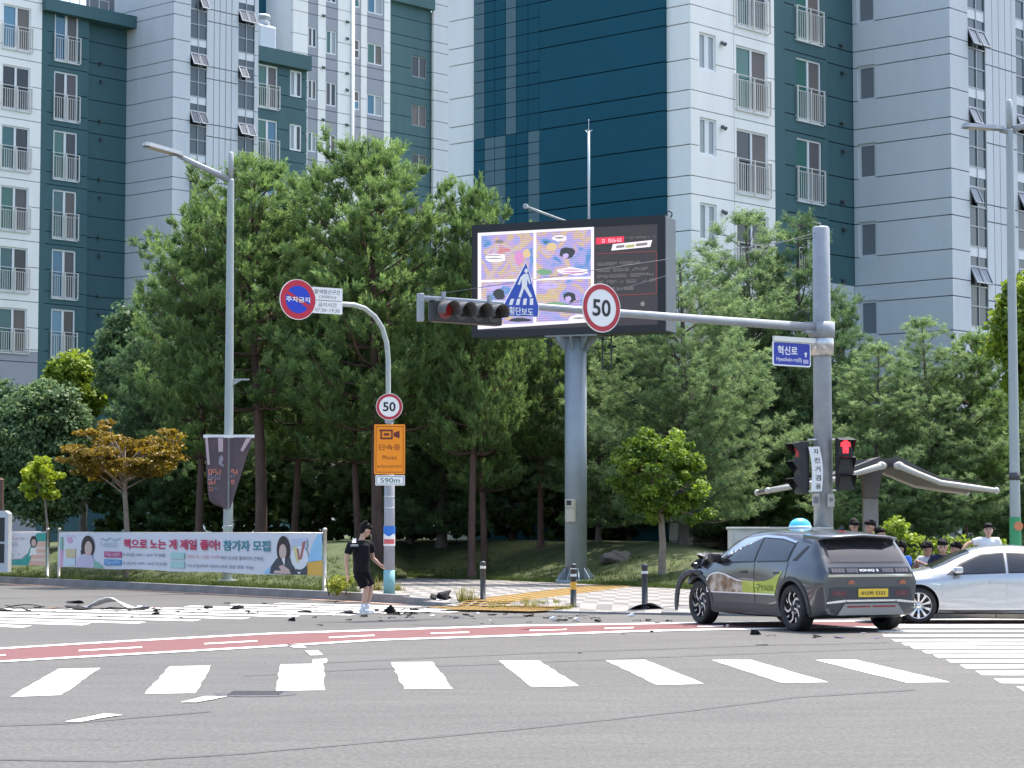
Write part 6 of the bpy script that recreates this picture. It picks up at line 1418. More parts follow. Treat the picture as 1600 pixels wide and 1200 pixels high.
for s in (1, -1):
    arc = [(.40*cos(t), .34+.40*sin(t)) for t in [radians(a) for a in (5, 25, 42, 58)]]
    rd = P([(1.17,.30),(1.17,.90),(.10,.925),(.12,.80)] + arc[::-1] + [(.42,.30)], 'y', .008, SPAINT, 'rear_door', thick=.02, side=s)
    fd = P([(1.195,.30),(2.30,.30),(2.33,.60),(2.33,.86),(1.195,.90)], 'y', .008, SPAINT, 'front_door', thick=.02, side=s)
    for d, x0 in ((rd, .3), (fd, 1.27)): P([(x0,.735),(x0+.21,.73),(x0+.22,.765),(x0+.10,.778),(x0,.77)], 'y', .035, SPAINT, 'door_handle', d, thick=.03, side=s)
    P([(1.14,.905),(1.14,1.275),(.6,1.255),(.2,1.13),(.08,.93)], 'y', .006, PLK, 'window_surround', side=s); P([(1.12,.925),(1.12,1.258),(.62,1.238),(.26,1.125),(.16,.948)], 'y', .010, GLASS_D, 'rear_door_window', side=s)
    P([(1.18,.905),(2.25,.87),(1.98,1.075),(1.60,1.24),(1.18,1.277)], 'y', .006, PLK, 'window_surround', side=s); P([(1.20,.922),(2.14,.895),(1.94,1.06),(1.58,1.222),(1.20,1.258)], 'y', .010, GLASS_D, 'front_door_window', side=s)
    P([(.38,.19),(2.38,.19),(2.38,.245),(.38,.245)], 'y', .012, M('sill_dark', (.10,.10,.105), .5), 'sill', side=s, thick=.02)
    mb = MB(); y0 = s*.92; mb.bbox(1.98, y0-.04, .905, 2.14, y0+.20*s if s > 0 else y0+.04, 1.02, .035) if s > 0 else mb.bbox(1.98, y0-.20, .905, 2.14, y0+.04, 1.02, .035); mr = mb.build('mirror', SPAINT, sedan)
    mb = MB(); mb.box(1.99, min(y0-.02*s, y0+.15*s), .885, 2.12, max(y0-.02*s, y0+.15*s), .912); mb.bar((2.10, s*.84, .87), (2.06, s*.98, .90), .025); mb.build('mirror_foot', PLK, mr)
    P([(2.36,.70),(2.52,.71),(2.51,.722),(2.36,.715)], 'y', .008, CHR, 'fender_badge', side=s)
    P([(3.18,.60),(3.52,.53),(3.46,.68),(3.2,.745)], 'y', .008, M('headlamp', (.45,.48,.50), .1), 'headlight', side=s)
    n = 16; q0, q1 = -.2, pi+.2
    P([(2.75+.40*cos(q0+(q1-q0)*k/n), .34+.40*sin(q0+(q1-q0)*k/n)) for k in range(n//2+1)] + [(2.75+.372*cos(q0+(q1-q0)*k/n), .34+.372*sin(q0+(q1-q0)*k/n)) for k in range(n//2, -1, -1)], 'y', .006, SPAINT, 'arch_lip', side=s, thick=.012, cell=.2)
P([(1.78,.54),(2.48,.66),(2.48,-.66),(1.78,-.54)], 'z', .008, GLASS_D, 'windscreen'); P([(.42,.5),(-.32,.58),(-.32,-.58),(.42,-.5)], 'z', .008, GLASS_D, 'rear_window')
P([(-.70,.62),(-.30,.62),(-.30,.76),(-.68,.74)], 'x', .008, M('tail_red', (.30,.02,.02), .2), 'tail_light'); P([(.30,.62),(.70,.62),(.68,.74),(.30,.76)], 'x', .008, MATS['tail_red'], 'tail_light')
P([(-.35,.30),(.35,.30),(.42,.45),(-.42,.45)], 'x', .01, PLK, 'grille', side=-1)
# ================================================================== PEOPLE
SKIN = M('skin', (.50,.30,.215), .55, var=.06, scale=6); SKIN2 = M('skin_tan', (.42,.245,.17), .55); HAIR = M('hair_black', (.008,.007,.007), .75, spec=.15); EYE = M('eye_dark', (.02,.015,.012), .3); LIP = M('lip', (.36,.15,.13), .5)
def fuse(name, mb, mat, parent, voxel=.014, it=4):
    """join overlapping volumes into one continuous skin"""
    me = mb.mesh(name); bm = bmesh.new(); bm.from_mesh(me); bmesh.ops.remove_doubles(bm, verts=bm.verts, dist=1e-5); bmesh.ops.recalc_face_normals(bm, faces=bm.faces); bm.to_mesh(me); bm.free()
    o = bpy.data.objects.new(name, me); C.objects.link(o)
    r = o.modifiers.new('r', 'REMESH'); r.mode = 'VOXEL'; r.voxel_size = voxel; s = o.modifiers.new('s', 'SMOOTH'); s.iterations = it; s.factor = .5
    dg = bpy.context.evaluated_depsgraph_get(); nm = bpy.data.meshes.new_from_object(o.evaluated_get(dg)); o.modifiers.clear(); o.data = nm; bpy.data.meshes.remove(me); nm.name = name
    nm.materials.clear(); nm.materials.append(mat); nm.polygons.foreach_set('use_smooth', [True]*len(nm.polygons)); o.parent = parent; return o
def hand(mb, wrist, d, side, k, curl=.5):
    d = d.normalized(); s = side.normalized(); n = d.cross(s).normalized()
    mb.tube([wrist-d*.02*k, wrist+d*.03*k, wrist+d*.085*k], [(.026*k,.02*k),(.04*k,.017*k),(.038*k,.014*k)], 10, up=n)
    for i, (o_, L) in enumerate(((-.030,.062),(-.010,.072),(.010,.068),(.030,.052))):
        b = wrist+d*.078*k+s*o_*k; m_ = b+d*L*.55*k+n*L*.25*curl*k; e = m_+d*L*.42*k+n*L*.5*curl*k; mb.tube([b, m_, e], [.0095*k,.009*k,.007*k], 6)
    b = wrist+d*.02*k-s*.03*k; mb.tube([b, b+d*.035*k-s*.025*k+n*.012*k, b+d*.065*k-s*.028*k+n*.03*k], [.012*k,.0105*k,.008*k], 6)
def person(label, base, J, face, fwd, col, k=1.0, voxel=.014, hairstyle=0, sleeve=.55, shirt_extra=None, group=None, skin=None, lower=None):
    """J: joints relative to base (metres, world axes). fwd: chest direction, face: where the head looks"""
    sk = skin or SKIN; o = thing('person', label, 'person', base, 0, group); V = {a: Vector(b) for a, b in J.items()}
    fwd = Vector(fwd).normalized(); face = Vector(face).normalized(); hr = V['neck'] + (V['head']-V['neck'])*.84; hk = k*1.13; up = (hr-V['neck']).normalized()*.5+Vector((0,0,1)); up.normalize()
    rt = face.cross(up).normalized(); upn = rt.cross(face).normalized()
    HF = Matrix(((rt.x, face.x, upn.x, hr.x), (rt.y, face.y, upn.y, hr.y), (rt.z, face.z, upn.z, hr.z), (0,0,0,1)))   # local x right, y forward, z up
    mb = MB(); mb.use(sk)
    mb.tube([V['pelvis'], (V['pelvis']+V['neck'])/2, V['neck']-Vector((0,0,.08*k)), V['neck']], [(.15*k,.10*k),(.13*k,.09*k),(.15*k,.09*k),(.06*k,.055*k)], 14, up=fwd)
    mb.tube([V['neck']-Vector((0,0,.06*k)), V['neck'].lerp(hr, .4), hr], [.058*k,.052*k,.055*k], 12)
    mb.ball((0,-.01*hk,.015*hk), (.074*hk,.092*hk,.108*hk), 3, HF); mb.ball((0,.022*hk,-.055*hk), (.056*hk,.066*hk,.062*hk), 2, HF); mb.ball((0,.092*hk,-.018*hk), (.013*hk,.019*hk,.022*hk), 2, HF); mb.ball((0,.070*hk,-.072*hk), (.026*hk,.026*hk,.016*hk), 2, HF); mb.ball((0,.074*hk,.018*hk), (.052*hk,.014*hk,.012*hk), 2, HF)
    for s in (-1, 1): mb.ball((s*.077*hk,-.008*hk,-.01*hk), (.012*hk,.022*hk,.034*hk), 2, HF)
    for sd in 'LR':
        sh, el, ha = V['sh'+sd], V['el'+sd], V['ha'+sd]
        mb.tube([sh, sh.lerp(el,.35), el, el.lerp(ha,.35), ha], [.052*k,.047*k,.039*k,.040*k,.027*k], 12); d = (ha-el).normalized(); sidev = fwd.cross(d); sidev = sidev if sidev.length > .1 else Vector((1,0,0)); hand(mb, ha, d, sidev*(1 if sd == 'R' else -1), k*1.0)
        hp, kn, an = V['hip'+sd], V['kn'+sd], V['an'+sd]
        mb.tube([hp, hp.lerp(kn,.5), kn, kn.lerp(an,.3), an], [.085*k,.072*k,.052*k,.054*k,.036*k], 12)
    fuse('body', mb, sk, o, voxel, 3)
    # face details
    for s in (-1, 1):
        q = MB(); q.ball((s*.031*hk,.079*hk,.002*hk), (.013*hk,.008*hk,.0065*hk), 2, HF); q.build('eye', EYE, o); q = MB(); q.ball((s*.032*hk,.083*hk,.024*hk), (.019*hk,.008*hk,.0045*hk), 2, HF); q.build('eyebrow', HAIR, o)
    q = MB(); q.ball((0,.090*hk,-.056*hk), (.021*hk,.008*hk,.0055*hk), 2, HF); q.build('mouth', LIP, o)
    # hair: a cap that leaves the face free, with an uneven fringe
    q = MB(); q.use(HAIR)
    q.ball((0,-.030*hk,.052*hk), (.086*hk,.094*hk,.088*hk), 3, HF); q.ball((0,-.055*hk,-.005*hk), (.080*hk,.062*hk,.085*hk), 2, HF); q.ball((0,.045*hk,.078*hk), (.072*hk,.052*hk,.042*hk), 2, HF)
    rnd = random.Random(int(base[0]*97)); n = 9
    for i in range(n):
        a = -1.1+2.2*i/(n-1); q.ball((.074*hk*sin(a), .02*hk+.068*hk*cos(a), .074*hk+rnd.uniform(-.016,.006)*hk), (.021*hk,.015*hk,.026*hk), 2, HF)
    for i in range(10): q.ball((rnd.uniform(-.06,.06)*hk, rnd.uniform(-.09,.05)*hk, .11*hk+rnd.uniform(-.01,.02)*hk), (.025*hk,.03*hk,.02*hk), 1, HF)
    fuse('hair', q, HAIR, o, voxel*.8, 2)
    # shirt
    q = MB(); q.use(col['shirt']); P_, N_ = V['pelvis'], V['neck']; hem = P_+(N_-P_)*col.get('hem', -.02)
    q.tube([hem, P_.lerp(N_,.25), P_.lerp(N_,.55), P_.lerp(N_,.82), P_.lerp(N_,.95), N_+Vector((0,0,.0))], [(.195*k,.142*k),(.182*k,.130*k),(.20*k,.142*k),(.205*k,.128*k),(.12*k,.098*k),(.068*k,.066*k)], 18, up=fwd)
    for sd in 'LR':
        sh, el, ha = V['sh'+sd], V['el'+sd], V['ha'+sd]; e = sh.lerp(el, sleeve) if sleeve <= 1 else el
        q.tube([P_.lerp(N_,.86), sh, sh.lerp(e,.5), e], [.08*k,.085*k,.075*k,.074*k], 12)
        if sleeve > 1: q.tube([el, el.lerp(ha,.92)], [.062*k,.045*k], 10)
    sh_o = fuse('shirt', q, col['shirt'], o, voxel, 2)
    # shorts or trousers
    q = MB(); q.use(col['lower']); q.tube([P_+Vector((0,0,.10*k)), P_, P_-Vector((0,0,.08*k))], [(.175*k,.125*k),(.19*k,.14*k),(.17*k,.13*k)], 16, up=fwd); cut = col.get('leg', .85)
    for sd in 'LR':
        hp, kn, an = V['hip'+sd], V['kn'+sd], V['an'+sd]
        if cut <= 1: q.tube([hp, hp.lerp(kn,.5), hp.lerp(kn,cut)], [.115*k,.108*k,.105*k], 14)
        else: q.tube([hp, hp.lerp(kn,.5), kn, an+Vector((0,0,.04*k))], [.112*k,.095*k,.078*k,.066*k], 14)
    fuse('shorts' if cut <= 1 else 'trousers', q, col['lower'], o, voxel, 2)
    for sd in 'LR':
        an, to = V['an'+sd], V['to'+sd]; d = Vector((to.x-an.x, to.y-an.y, 0)); d = d.normalized() if d.length > .01 else fwd; zb = to.z
        F = Matrix(((-d.y, d.x, 0, an.x), (d.x, d.y, 0, an.y), (0, 0, 1, zb), (0,0,0,1))); q = MB(); q.use(col['shoe'])
        q.ball((0,.055*k,.045*k), (.045*k,.135*k,.045*k), 3, F); q.ball((0,-.03*k,.06*k), (.042*k,.062*k,.06*k), 2, F); so = fuse('shoe', q, col['shoe'], o, .012, 2)
        q = MB(); q.prism([(-.044*k,.0),(.044*k,.0),(.044*k,.022*k),(-.044*k,.022*k)], -.085*k, .185*k, frame=F); q.build('sole', SWHITE, so)
        q = MB(); q.tube([(an.x,an.y,zb+.07*k), (an.x,an.y,max(zb+.08*k, an.z+.05*k))], [.044*k,.042*k], 12); q.build('sock', M('sock_white', (.66,.68,.70), .8), o)
    return o, sh_o, HF
def cloth_mat(n, c): return M('cloth_'+n, c, .9, var=.12, scale=9, bump=.25, bscale=40, spec=.15)
BLKT = cloth_mat('black', (.011,.011,.013)); BLKS = cloth_mat('black_shorts', (.007,.007,.009))
mbp = at_z(570, 959.3); KM = mbp.y/FPX
def mj(px, py, dy=0): return ((px-570)*KM, dy, (959.3-py)*KM)
fm = Vector((.74, .67, 0))
J = dict(head=mj(571.5,827,.04), neck=mj(563.5,845,.0), pelvis=mj(564.5,893,.0), shL=mj(547.5,853.5,-.15), elL=mj(541.5,877,-.17), haL=mj(543.5,898,-.12), shR=mj(578,854,.13), elR=mj(581.5,873.5,.16), haR=mj(592,883.5,.20),
         hipL=mj(560.5,897,-.08), knL=mj(572.5,920.5,-.05), anL=mj(567.5,948,-.10), toL=(mj(577,959.3)[0], .02, 0.0), hipR=mj(569.5,897,.08), knR=mj(579,919,.10), anR=mj(573.5,947,.05), toR=(mj(583,959)[0], .16, .0))
man, msh, HFm = person('young man in black T-shirt and shorts walking among the debris', (mbp.x, mbp.y, .005), J, (.80,.42,-.46), fm, dict(shirt=BLKT, lower=BLKS, shoe=M('shoe_white', (.62,.64,.66), .6), leg=.86, hem=-.06), 1.0, .011)
# print on the back of the shirt, draped on the cloth
bvs = BVHTree.FromPolygons([v.co for v in msh.data.vertices], [p.vertices[:] for p in msh.data.polygons])
def back_print(px0, px1, py0, py1, mat, nm, wob=0):
    q = MB(); n, m_ = 6, 4; g = {}
    for i in range(n+1):
        for j in range(m_+1):
            x, _, z = mj(px0+(px1-px0)*i/n, py0+(py1-py0)*j/m_); h = bvs.ray_cast(Vector((x, -2, z)), Vector((0,1,0))); g[i,j] = Vector((x, (h[0].y if h[0] else 0)-.006, z))
    for i in range(n):
        for j in range(m_): q.face([g[i,j], g[i+1,j], g[i+1,j+1], g[i,j+1]])
    return q.build(nm, mat, msh)
back_print(551, 556.5, 842.5, 848.5, SWHITE, 'print_crest'); back_print(548.5, 560.5, 851.5, 855, M('print_dim', (.30,.30,.31), .8), 'print_line')
# ---- people waiting on the pavement
def stand(h, f, pose='down', lean=0):
    k = h/1.72; f = Vector(f).normalized(); r = Vector((f.y, -f.x, 0))
    def q(x, y, z): p = r*x*k + f*y*k; return (p.x, p.y, z*k)
    j = dict(head=q(0,.03,1.60), neck=q(0,0,1.42), pelvis=q(0,0,.94), shL=q(-.185,0,1.36), shR=q(.185,0,1.36), hipL=q(-.09,0,.90), hipR=q(.09,0,.90), knL=q(-.10,.03,.50), knR=q(.10,.02,.50), anL=q(-.10,-.01,.09), anR=q(.10,-.02,.09), toL=q(-.12,.16,0), toR=q(.12,.15,0))
    arms = dict(down=((-.24,-.02,1.08),(-.24,.06,.83),(.24,-.02,1.08),(.24,.06,.83)), phone=((-.23,.06,1.10),(-.09,.27,1.18),(.23,.06,1.10),(.08,.28,1.17)), wave=((-.24,-.02,1.08),(-.22,.08,.85),(.42,.02,1.30),(.52,.10,1.18)), hips=((-.33,-.06,1.12),(-.20,.08,.98),(.33,-.06,1.12),(.20,.08,.98)))[pose]
    j['elL'], j['haL'], j['elR'], j['haR'] = [q(*a) for a in arms]; return j, k
def sit(h, f, pose='lap'):
    k = h/1.72; f = Vector(f).normalized(); r = Vector((f.y, -f.x, 0)); zz = .47
    def q(x, y, z): p = r*x*k + f*y*k; return (p.x, p.y, z*k if z < .2 else z*k)
    j = dict(head=q(0,.05,1.14), neck=q(0,.01,.97), pelvis=q(0,0,.50), shL=q(-.18,.01,.91), shR=q(.18,.01,.91), hipL=q(-.09,.02,.50), hipR=q(.09,.02,.50), knL=q(-.11,.42,.50), knR=q(.11,.42,.50), anL=q(-.11,.40,.09), anR=q(.11,.40,.09), toL=q(-.11,.56,0), toR=q(.11,.56,0))
    arms = dict(lap=((-.23,.08,.68),(-.10,.30,.62),(.23,.08,.68),(.10,.30,.62)), clap=((-.22,.16,.74),(-.03,.38,.86),(.22,.16,.74),(.04,.38,.85)))[pose]
    j['elL'], j['haL'], j['elR'], j['haR'] = [q(*a) for a in arms]; return j, k
crowd = [
 ('standing boy with black fringe behind the taxi spoiler', 1335, 43.6, 1.66, (.1,-1,0), (.25,-.9,-.3), 'down', cloth_mat('charcoal', (.05,.05,.055)), SKIN2),
 ('standing woman-height figure in dark red top with brown face turned aside by the taxi', 1361, 42.9, 1.65, (-.5,-.8,0), (-.8,-.55,-.1), 'hips', cloth_mat('maroon', (.10,.03,.035)), SKIN2),
 ('short dark-clothed person half hidden at the taxi rear corner', 1375, 43.8, 1.50, (.6,-.7,0), (.85,-.5,0), 'phone', cloth_mat('black2', (.025,.025,.03)), SKIN),
 ('tousled man in a white T-shirt standing beyond the silver car', 1545, 42.2, 1.58, (-.15,-1,0), (-.1,-1,.1), 'wave', cloth_mat('white', (.72,.73,.74)), SKIN)]
crowd[1] = ('standing person in a dark red top by the taxi, face turned aside',) + crowd[1][1:]
for lab, px, Y, h, f, fc, pose, mt, sk in crowd:
    p = at_y(px, 900, Y); j, k = stand(h, f, pose); person(lab, (p.x, p.y, .125), j, fc, f, dict(shirt=mt, lower=cloth_mat('navy_trouser', (.03,.035,.05)), shoe=BLK, leg=2, hem=-.05), k, .019, group='people waiting on the pavement', skin=sk)
seated = [
 ('seated boy in a blue and white raglan shirt looking left', 1409, 42.4, 1.70, (-.75,-.6,0), (-.9,-.3,-.1), 'lap', cloth_mat('blue', (.03,.09,.38)), SKIN2),
 ('seated boy in a white top bending over his clasped hands', 1451, 42.5, 1.69, (-.6,-.8,0), (-.72,-.6,-.35), 'clap', cloth_mat('offwhite', (.50,.50,.51)), SKIN2),
 ('seated boy with bowl-cut hair in a navy T-shirt', 1473, 42.1, 1.76, (-.1,-1,0), (-.15,-1,-.15), 'lap', cloth_mat('navy', (.02,.025,.05)), SKIN),
 ('seated boy in a dark top looking left over the silver bonnet', 1496, 42.6, 1.68, (-.7,-.7,0), (-.95,-.25,0), 'lap', cloth_mat('slate', (.06,.07,.09)), SKIN)]
for lab, px, Y, h, f, fc, pose, mt, sk in seated:
    p = at_y(px, 900, Y); j, k = sit(h, f, pose); o, so, HF = person(lab, (p.x, p.y, .125), j, fc, f, dict(shirt=mt, lower=cloth_mat('navy_short', (.025,.03,.045)), shoe=M('shoe_grey', (.25,.25,.26), .7), leg=.95, hem=-.05), k, .017, group='people waiting on the pavement', skin=sk)
    if 'raglan' in lab or 'navy T' in lab:
        bvs = BVHTree.FromPolygons([v.co for v in so.data.vertices], [pp.vertices[:] for pp in so.data.polygons]); q = MB(); n = 6; g = {}
        w = .075 if 'raglan' in lab else .05; z0, z1 = (.62, .92) if 'raglan' in lab else (.74, .80); xo = -.05 if 'raglan' in lab else .0
        for i in range(n+1):
            for jj in range(n+1):
                x = xo-w+2*w*i/n; z = z0+(z1-z0)*jj/n; hh = bvs.ray_cast(Vector((x, -2, z)), Vector((0,1,0))); g[i,jj] = Vector((x, (hh[0].y if hh[0] else 0)-.006, z))
        for i in range(n):
            for jj in range(n): q.face([g[i,jj], g[i+1,jj], g[i+1,jj+1], g[i,jj+1]])
        q.build('chest_panel', SWHITE if 'raglan' in lab else MATS['print_dim'], so)
b0 = at_y(1395, 900, 42.55); b1 = at_y(1512, 900, 42.55)
bo = thing('bench', 'long wooden bench the boys sit on under the canopy', 'bench', ((b0.x+b1.x)/2, 42.62, .125)); w = b1.x-b0.x
for k in range(4): mb = MB(); mb.bbox(-w/2, -.2+k*.11, .34, w/2, -.1+k*.11, .38, .008); mb.build('slat', M('bench_wood', (.26,.15,.08), .7, var=.25, scale=5), bo)
for x in (-w/2+.15, w/2-.15): mb = MB(); mb.box(x-.03,-.18,0,x+.03,.2,.339); mb.build('leg', GALV, bo)
# ================================================================== TREES AND PLANTS
import numpy as np
def needles_mesh(name, S, mat, rs):
    """S: dict of arrays pos(n,3) dir(n,3) len(n) rnd(n) plus blade settings -> triangle needles"""
    pos, d, ln, rn = S['pos'], S['dir'], S['len'], S['rnd']; n = len(pos); N = S['N']; tot = n*N
    d = d/np.linalg.norm(d, axis=1, keepdims=True); ref = np.where(np.abs(d[:, 2:3]) > .9, np.array([[1., 0, 0]]), np.array([[0, 0, 1.]])); u = np.cross(d, ref); u /= np.linalg.norm(u, axis=1, keepdims=True); v = np.cross(d, u)
    D, U, V_, P_ = [np.repeat(a, N, 0) for a in (d, u, v, pos)]; L = np.repeat(ln, N); R_ = np.repeat(rn, N)
    t = rs.uniform(.0, 1.0, tot); ph = rs.uniform(0, 2*np.pi, tot); al = rs.uniform(S['a0'], S['a1'], tot)
    base = P_ + D*(L*t)[:, None]; bd = D*np.cos(al)[:, None] + (U*np.cos(ph)[:, None]+V_*np.sin(ph)[:, None])*np.sin(al)[:, None]
    if S.get('droop'): bd[:, 2] -= S['droop']*rs.uniform(.3, 1, tot); bd /= np.linalg.norm(bd, axis=1, keepdims=True)
    bl = S['bl']*rs.uniform(.7, 1.2, tot); sd_ = np.cross(bd, rs.normal(size=(tot, 3))); sd_ /= np.linalg.norm(sd_, axis=1, keepdims=True); w = S['bw']*rs.uniform(.7, 1.2, tot)
    tip = base+bd*bl[:, None]; mid = base+bd*(bl*.45)[:, None]
    vs = np.empty((tot, 3, 3)); vs[:, 0] = base; vs[:, 1] = mid+sd_*w[:, None]; vs[:, 2] = tip; 
    vs[:, 0] -= sd_*(w*.6)[:, None]
    val = np.clip(R_*.7+.3*t+rs.normal(0, .06, tot), 0, 1)
    return tri_mesh(name, vs, val, mat)
def tri_mesh(name, vs, val, mat):
    tot, k = vs.shape[0], vs.shape[1]; me = bpy.data.meshes.new(name); me.vertices.add(tot*k); me.loops.add(tot*k); me.polygons.add(tot)
    me.vertices.foreach_set('co', vs.reshape(-1).astype(np.float32)); me.loops.foreach_set('vertex_index', np.arange(tot*k, dtype=np.int32)); me.polygons.foreach_set('loop_start', np.arange(0, tot*k, k, dtype=np.int32))
    me.update(calc_edges=True); a = me.attributes.new('rnd', 'FLOAT', 'FACE'); a.data.foreach_set('value', val.astype(np.float32)); me.materials.append(mat); return me
BARK_R = M('bark_red', (.105,.062,.047), .9, var=.4, scale=5, bump=.8, bscale=18, stretch=(1,1,.35)); BARK_G = M('bark_grey', (.12,.10,.09), .9, var=.4, scale=5, bump=.8, bscale=18, stretch=(1,1,.35)); BARK_P = M('bark_pale', (.24,.19,.15), .85, var=.3, scale=7, bump=.4, bscale=25)
PN1 = leaf_mat('pine_needles', (.024,.066,.030), (.285,.42,.135), .42); PN2 = leaf_mat('white_pine_needles', (.05,.11,.055), (.34,.46,.20), .44); PN3 = leaf_mat('dark_pine_needles', (.025,.07,.034), (.19,.30,.125), .38)
def pine(seed, H=10., base=.42, R=2.4, style='red', lean=.25, whorl=.42, mat=None, thick=.16, N=25):
    rs = np.random.RandomState(seed); rnd = random.Random(seed)
    ph = rnd.uniform(0, 6); bend = lambda z: Vector((lean*sin(z/H*3.1+ph)*z/H, lean*cos(z/H*2.3+ph*1.7)*z/H, z))
    tr = MB(); zz_ = [H*i/22 for i in range(23)]; tr.tube([bend(z) for z in zz_], [max(.02, thick*(1-z/H)**.75+.015)*(1.35 if z == 0 else 1) for z in zz_], 10)
    pos = []; dr = []; ln = []; rv = []
    z = base*H; brs = MB()
    while z < H*.985:
        f = (z/H-base)/(1-base)
        if style == 'red': prof = (1-f**1.75)**.8*(.80+.24*min(1, f*5))+.08
        else: prof = (1-f**1.15)**.7*(.72+.38*min(1, f*5))+.05
        nb = rnd.randint(4, 6) if style == 'red' or f < .7 else rnd.randint(3, 5)
        for b in range(nb):
            az = 2*pi*(b+rnd.uniform(-.25, .25))/nb + z*2.1; L = max(.25, R*prof*(rnd.uniform(.55, 1.2) if style == 'red' else rnd.uniform(.5, 1.25))); o = bend(z); out = Vector((cos(az), sin(az), 0)); rise = (.10+.75*f) if style == 'red' else (.06+.85*f)
            pts = []; m = 7
            for i in range(m+1):
                t = i/m; pts.append(o + out*L*t + Vector((0,0, L*(rise*t+(.22 if style == 'red' else .12)*t*t-(.10 if f < .4 else 0)*sin(t*pi)))) + Vector((rnd.uniform(-.05,.05), rnd.uniform(-.05,.05), 0))*L*t*.6)
            brs.tube(pts, [max(.005, .015*L*(1-i/m)+.005) for i in range(m+1)], 5, False)
            start = .22 if style == 'red' else .15
            nt = max(3, int(L/.24)) if style == 'red' else max(3, int(L/.20))
            for i in range(nt):
                t = start+(1-start)*(i+rnd.random())/nt; q = pts[min(m, int(t*m))].lerp(pts[min(m, int(t*m)+1)], t*m-int(t*m)); s = 1 if i % 2 else -1; tl = L*(.14+.24*(1-t))*rnd.uniform(.6, 1.25)+.10
                dv = (out*.75 + Vector((-out.y, out.x, 0))*s*rnd.uniform(.5, 1.0) + Vector((0,0, rnd.uniform(.05, .45)+.3*f))).normalized()
                brs.tube([q, q+dv*tl], [.006, .003], 3, False)
                for u in ((.55, 1.0) if tl > .28 else (.9,)):
                    p = q+dv*tl*u; cv = rnd.random()
                    for k in range(rnd.randint(3, 6)):
                        e = Vector((rnd.gauss(0,.6), rnd.gauss(0,.6), rnd.gauss(0,.35)))
                        d2 = (dv*.45+e*.8+Vector((0,0, .75 if style == 'red' else .30))).normalized()
                        pos.append(p); dr.append(d2); ln.append(rnd.uniform(.16, .40) if style == 'red' else rnd.uniform(.12, .32)); rv.append(min(1, max(0, cv*.6+rnd.random()*.4)))
            e_ = pts[-1]; pos.append(e_); dr.append((pts[-1]-pts[-2]).normalized()+Vector((0,0,.6))); ln.append(rnd.uniform(.22, .42)); rv.append(rnd.uniform(.5,1))
        z += whorl*rnd.uniform(.7, 1.25)*((1.1-.35*f) if style == 'red' else (.92+.75*f*f))
    for i in range(5): pos.append(bend(H*(.93+.018*i))); dr.append(Vector((rnd.uniform(-.25,.25), rnd.uniform(-.25,.25), 1))); ln.append(.38); rv.append(.9)
    S = dict(pos=np.array([tuple(p) for p in pos]), dir=np.array([tuple(p) for p in dr]), len=np.array(ln), rnd=np.array(rv), N=N)
    if style == 'red': S.update(a0=.30, a1=.92, bl=.15, bw=.019, droop=0)
    else: S.update(a0=.4, a1=1.15, bl=.14, bw=.0145, droop=.22)
    cm = needles_mesh('crown', S, mat, rs)
    bk = BARK_R if style == 'red' else BARK_G
    for q_ in (tr, brs): q_.mats = [bk]; q_.mi = [0]*len(q_.f)
    return tr.mesh('trunk'), brs.mesh('branches'), cm, H
def plant_tree(name, label, meshes, loc, h, wscale=1.0, rot=0.0, group=None, cat='tree'):
    tm, bm_, cm, H = meshes; s = h/H; o = thing(name, label, cat, loc, rot, group); o.scale = (s*wscale, s*wscale, s)
    obj('trunk', tm, o); c_ = obj('crown', cm, o)
    if bm_: obj('branches', bm_, c_)
    return o
PINES = [pine(11, base=.37, R=2.75, mat=PN1, lean=.35), pine(12, base=.34, R=2.6, mat=PN1, lean=.3), pine(13, base=.26, R=2.1, mat=PN1, lean=.5, thick=.12)]
WPINES = [pine(21, base=.10, R=2.9, style='white', mat=PN2, lean=.15, whorl=.36, N=22), pine(22, base=.08, R=2.2, style='white', mat=PN2, lean=.2, whorl=.38, thick=.12), pine(23, base=.06, R=2.5, style='white', mat=PN3, lean=.2, whorl=.42)]
def ptree(name, label, V, px, Y, top, w=1.0, rot=0, group=None, sink=.05, cat='pine tree'):
    b = lawn_at(px, Y); zt_ = at_y(px, top, Y).z; return plant_tree(name, label, V, (b.x, b.y, b.z-sink), zt_-b.z, w, rot, group, cat)
ptree('pine_tree', 'tall red-barked pine directly behind the street lamp', PINES[0], 396, 69, 276, .98, .4)
ptree('pine_tree', 'tall twin-trunk pine behind the orange camera board', PINES[1], 590, 67, 249, .95, 1.9); ptree('pine_tree', 'slimmer pine leaning beside the twin-trunk pine', PINES[2], 560, 68.5, 360, .85, 4.0)
ptree('pine_tree', 'slender pine left of the mauve pennant', PINES[2], 299, 71, 330, .9, 2.2); ptree('pine_tree', 'thin-trunked pine between the pennant and the no parking sign', PINES[2], 447, 73, 345, .85, .9)
ptree('pine_tree', 'pine with a bare lower trunk left of the billboard column', PINES[1], 737, 66.5, 318, .62, 3.1); ptree('pine_tree', 'dark pine close behind the billboard column', PINES[2], 757, 68.5, 400, .85, 5.2)
ptree('pine_tree', 'pine filling the gap under the billboard', PINES[0], 845, 70, 470, .8, 2.6)
ptree('white_pine', 'broad soft-needled pine spreading behind the small maple', WPINES[0], 1068, 66.5, 405, 1.1, .3); ptree('white_pine', 'soft-needled pine behind the billboard column foot', WPINES[1], 935, 69, 520, 1.1, 1.2)
ptree('white_pine', 'tall thin-topped pine rising beside the signal mast arm', WPINES[1], 1182, 72, 345, 1.15, 2.0); ptree('white_pine', 'tall pine behind the signal mast top', WPINES[2], 1258, 73, 350, 1.0, 3.3)
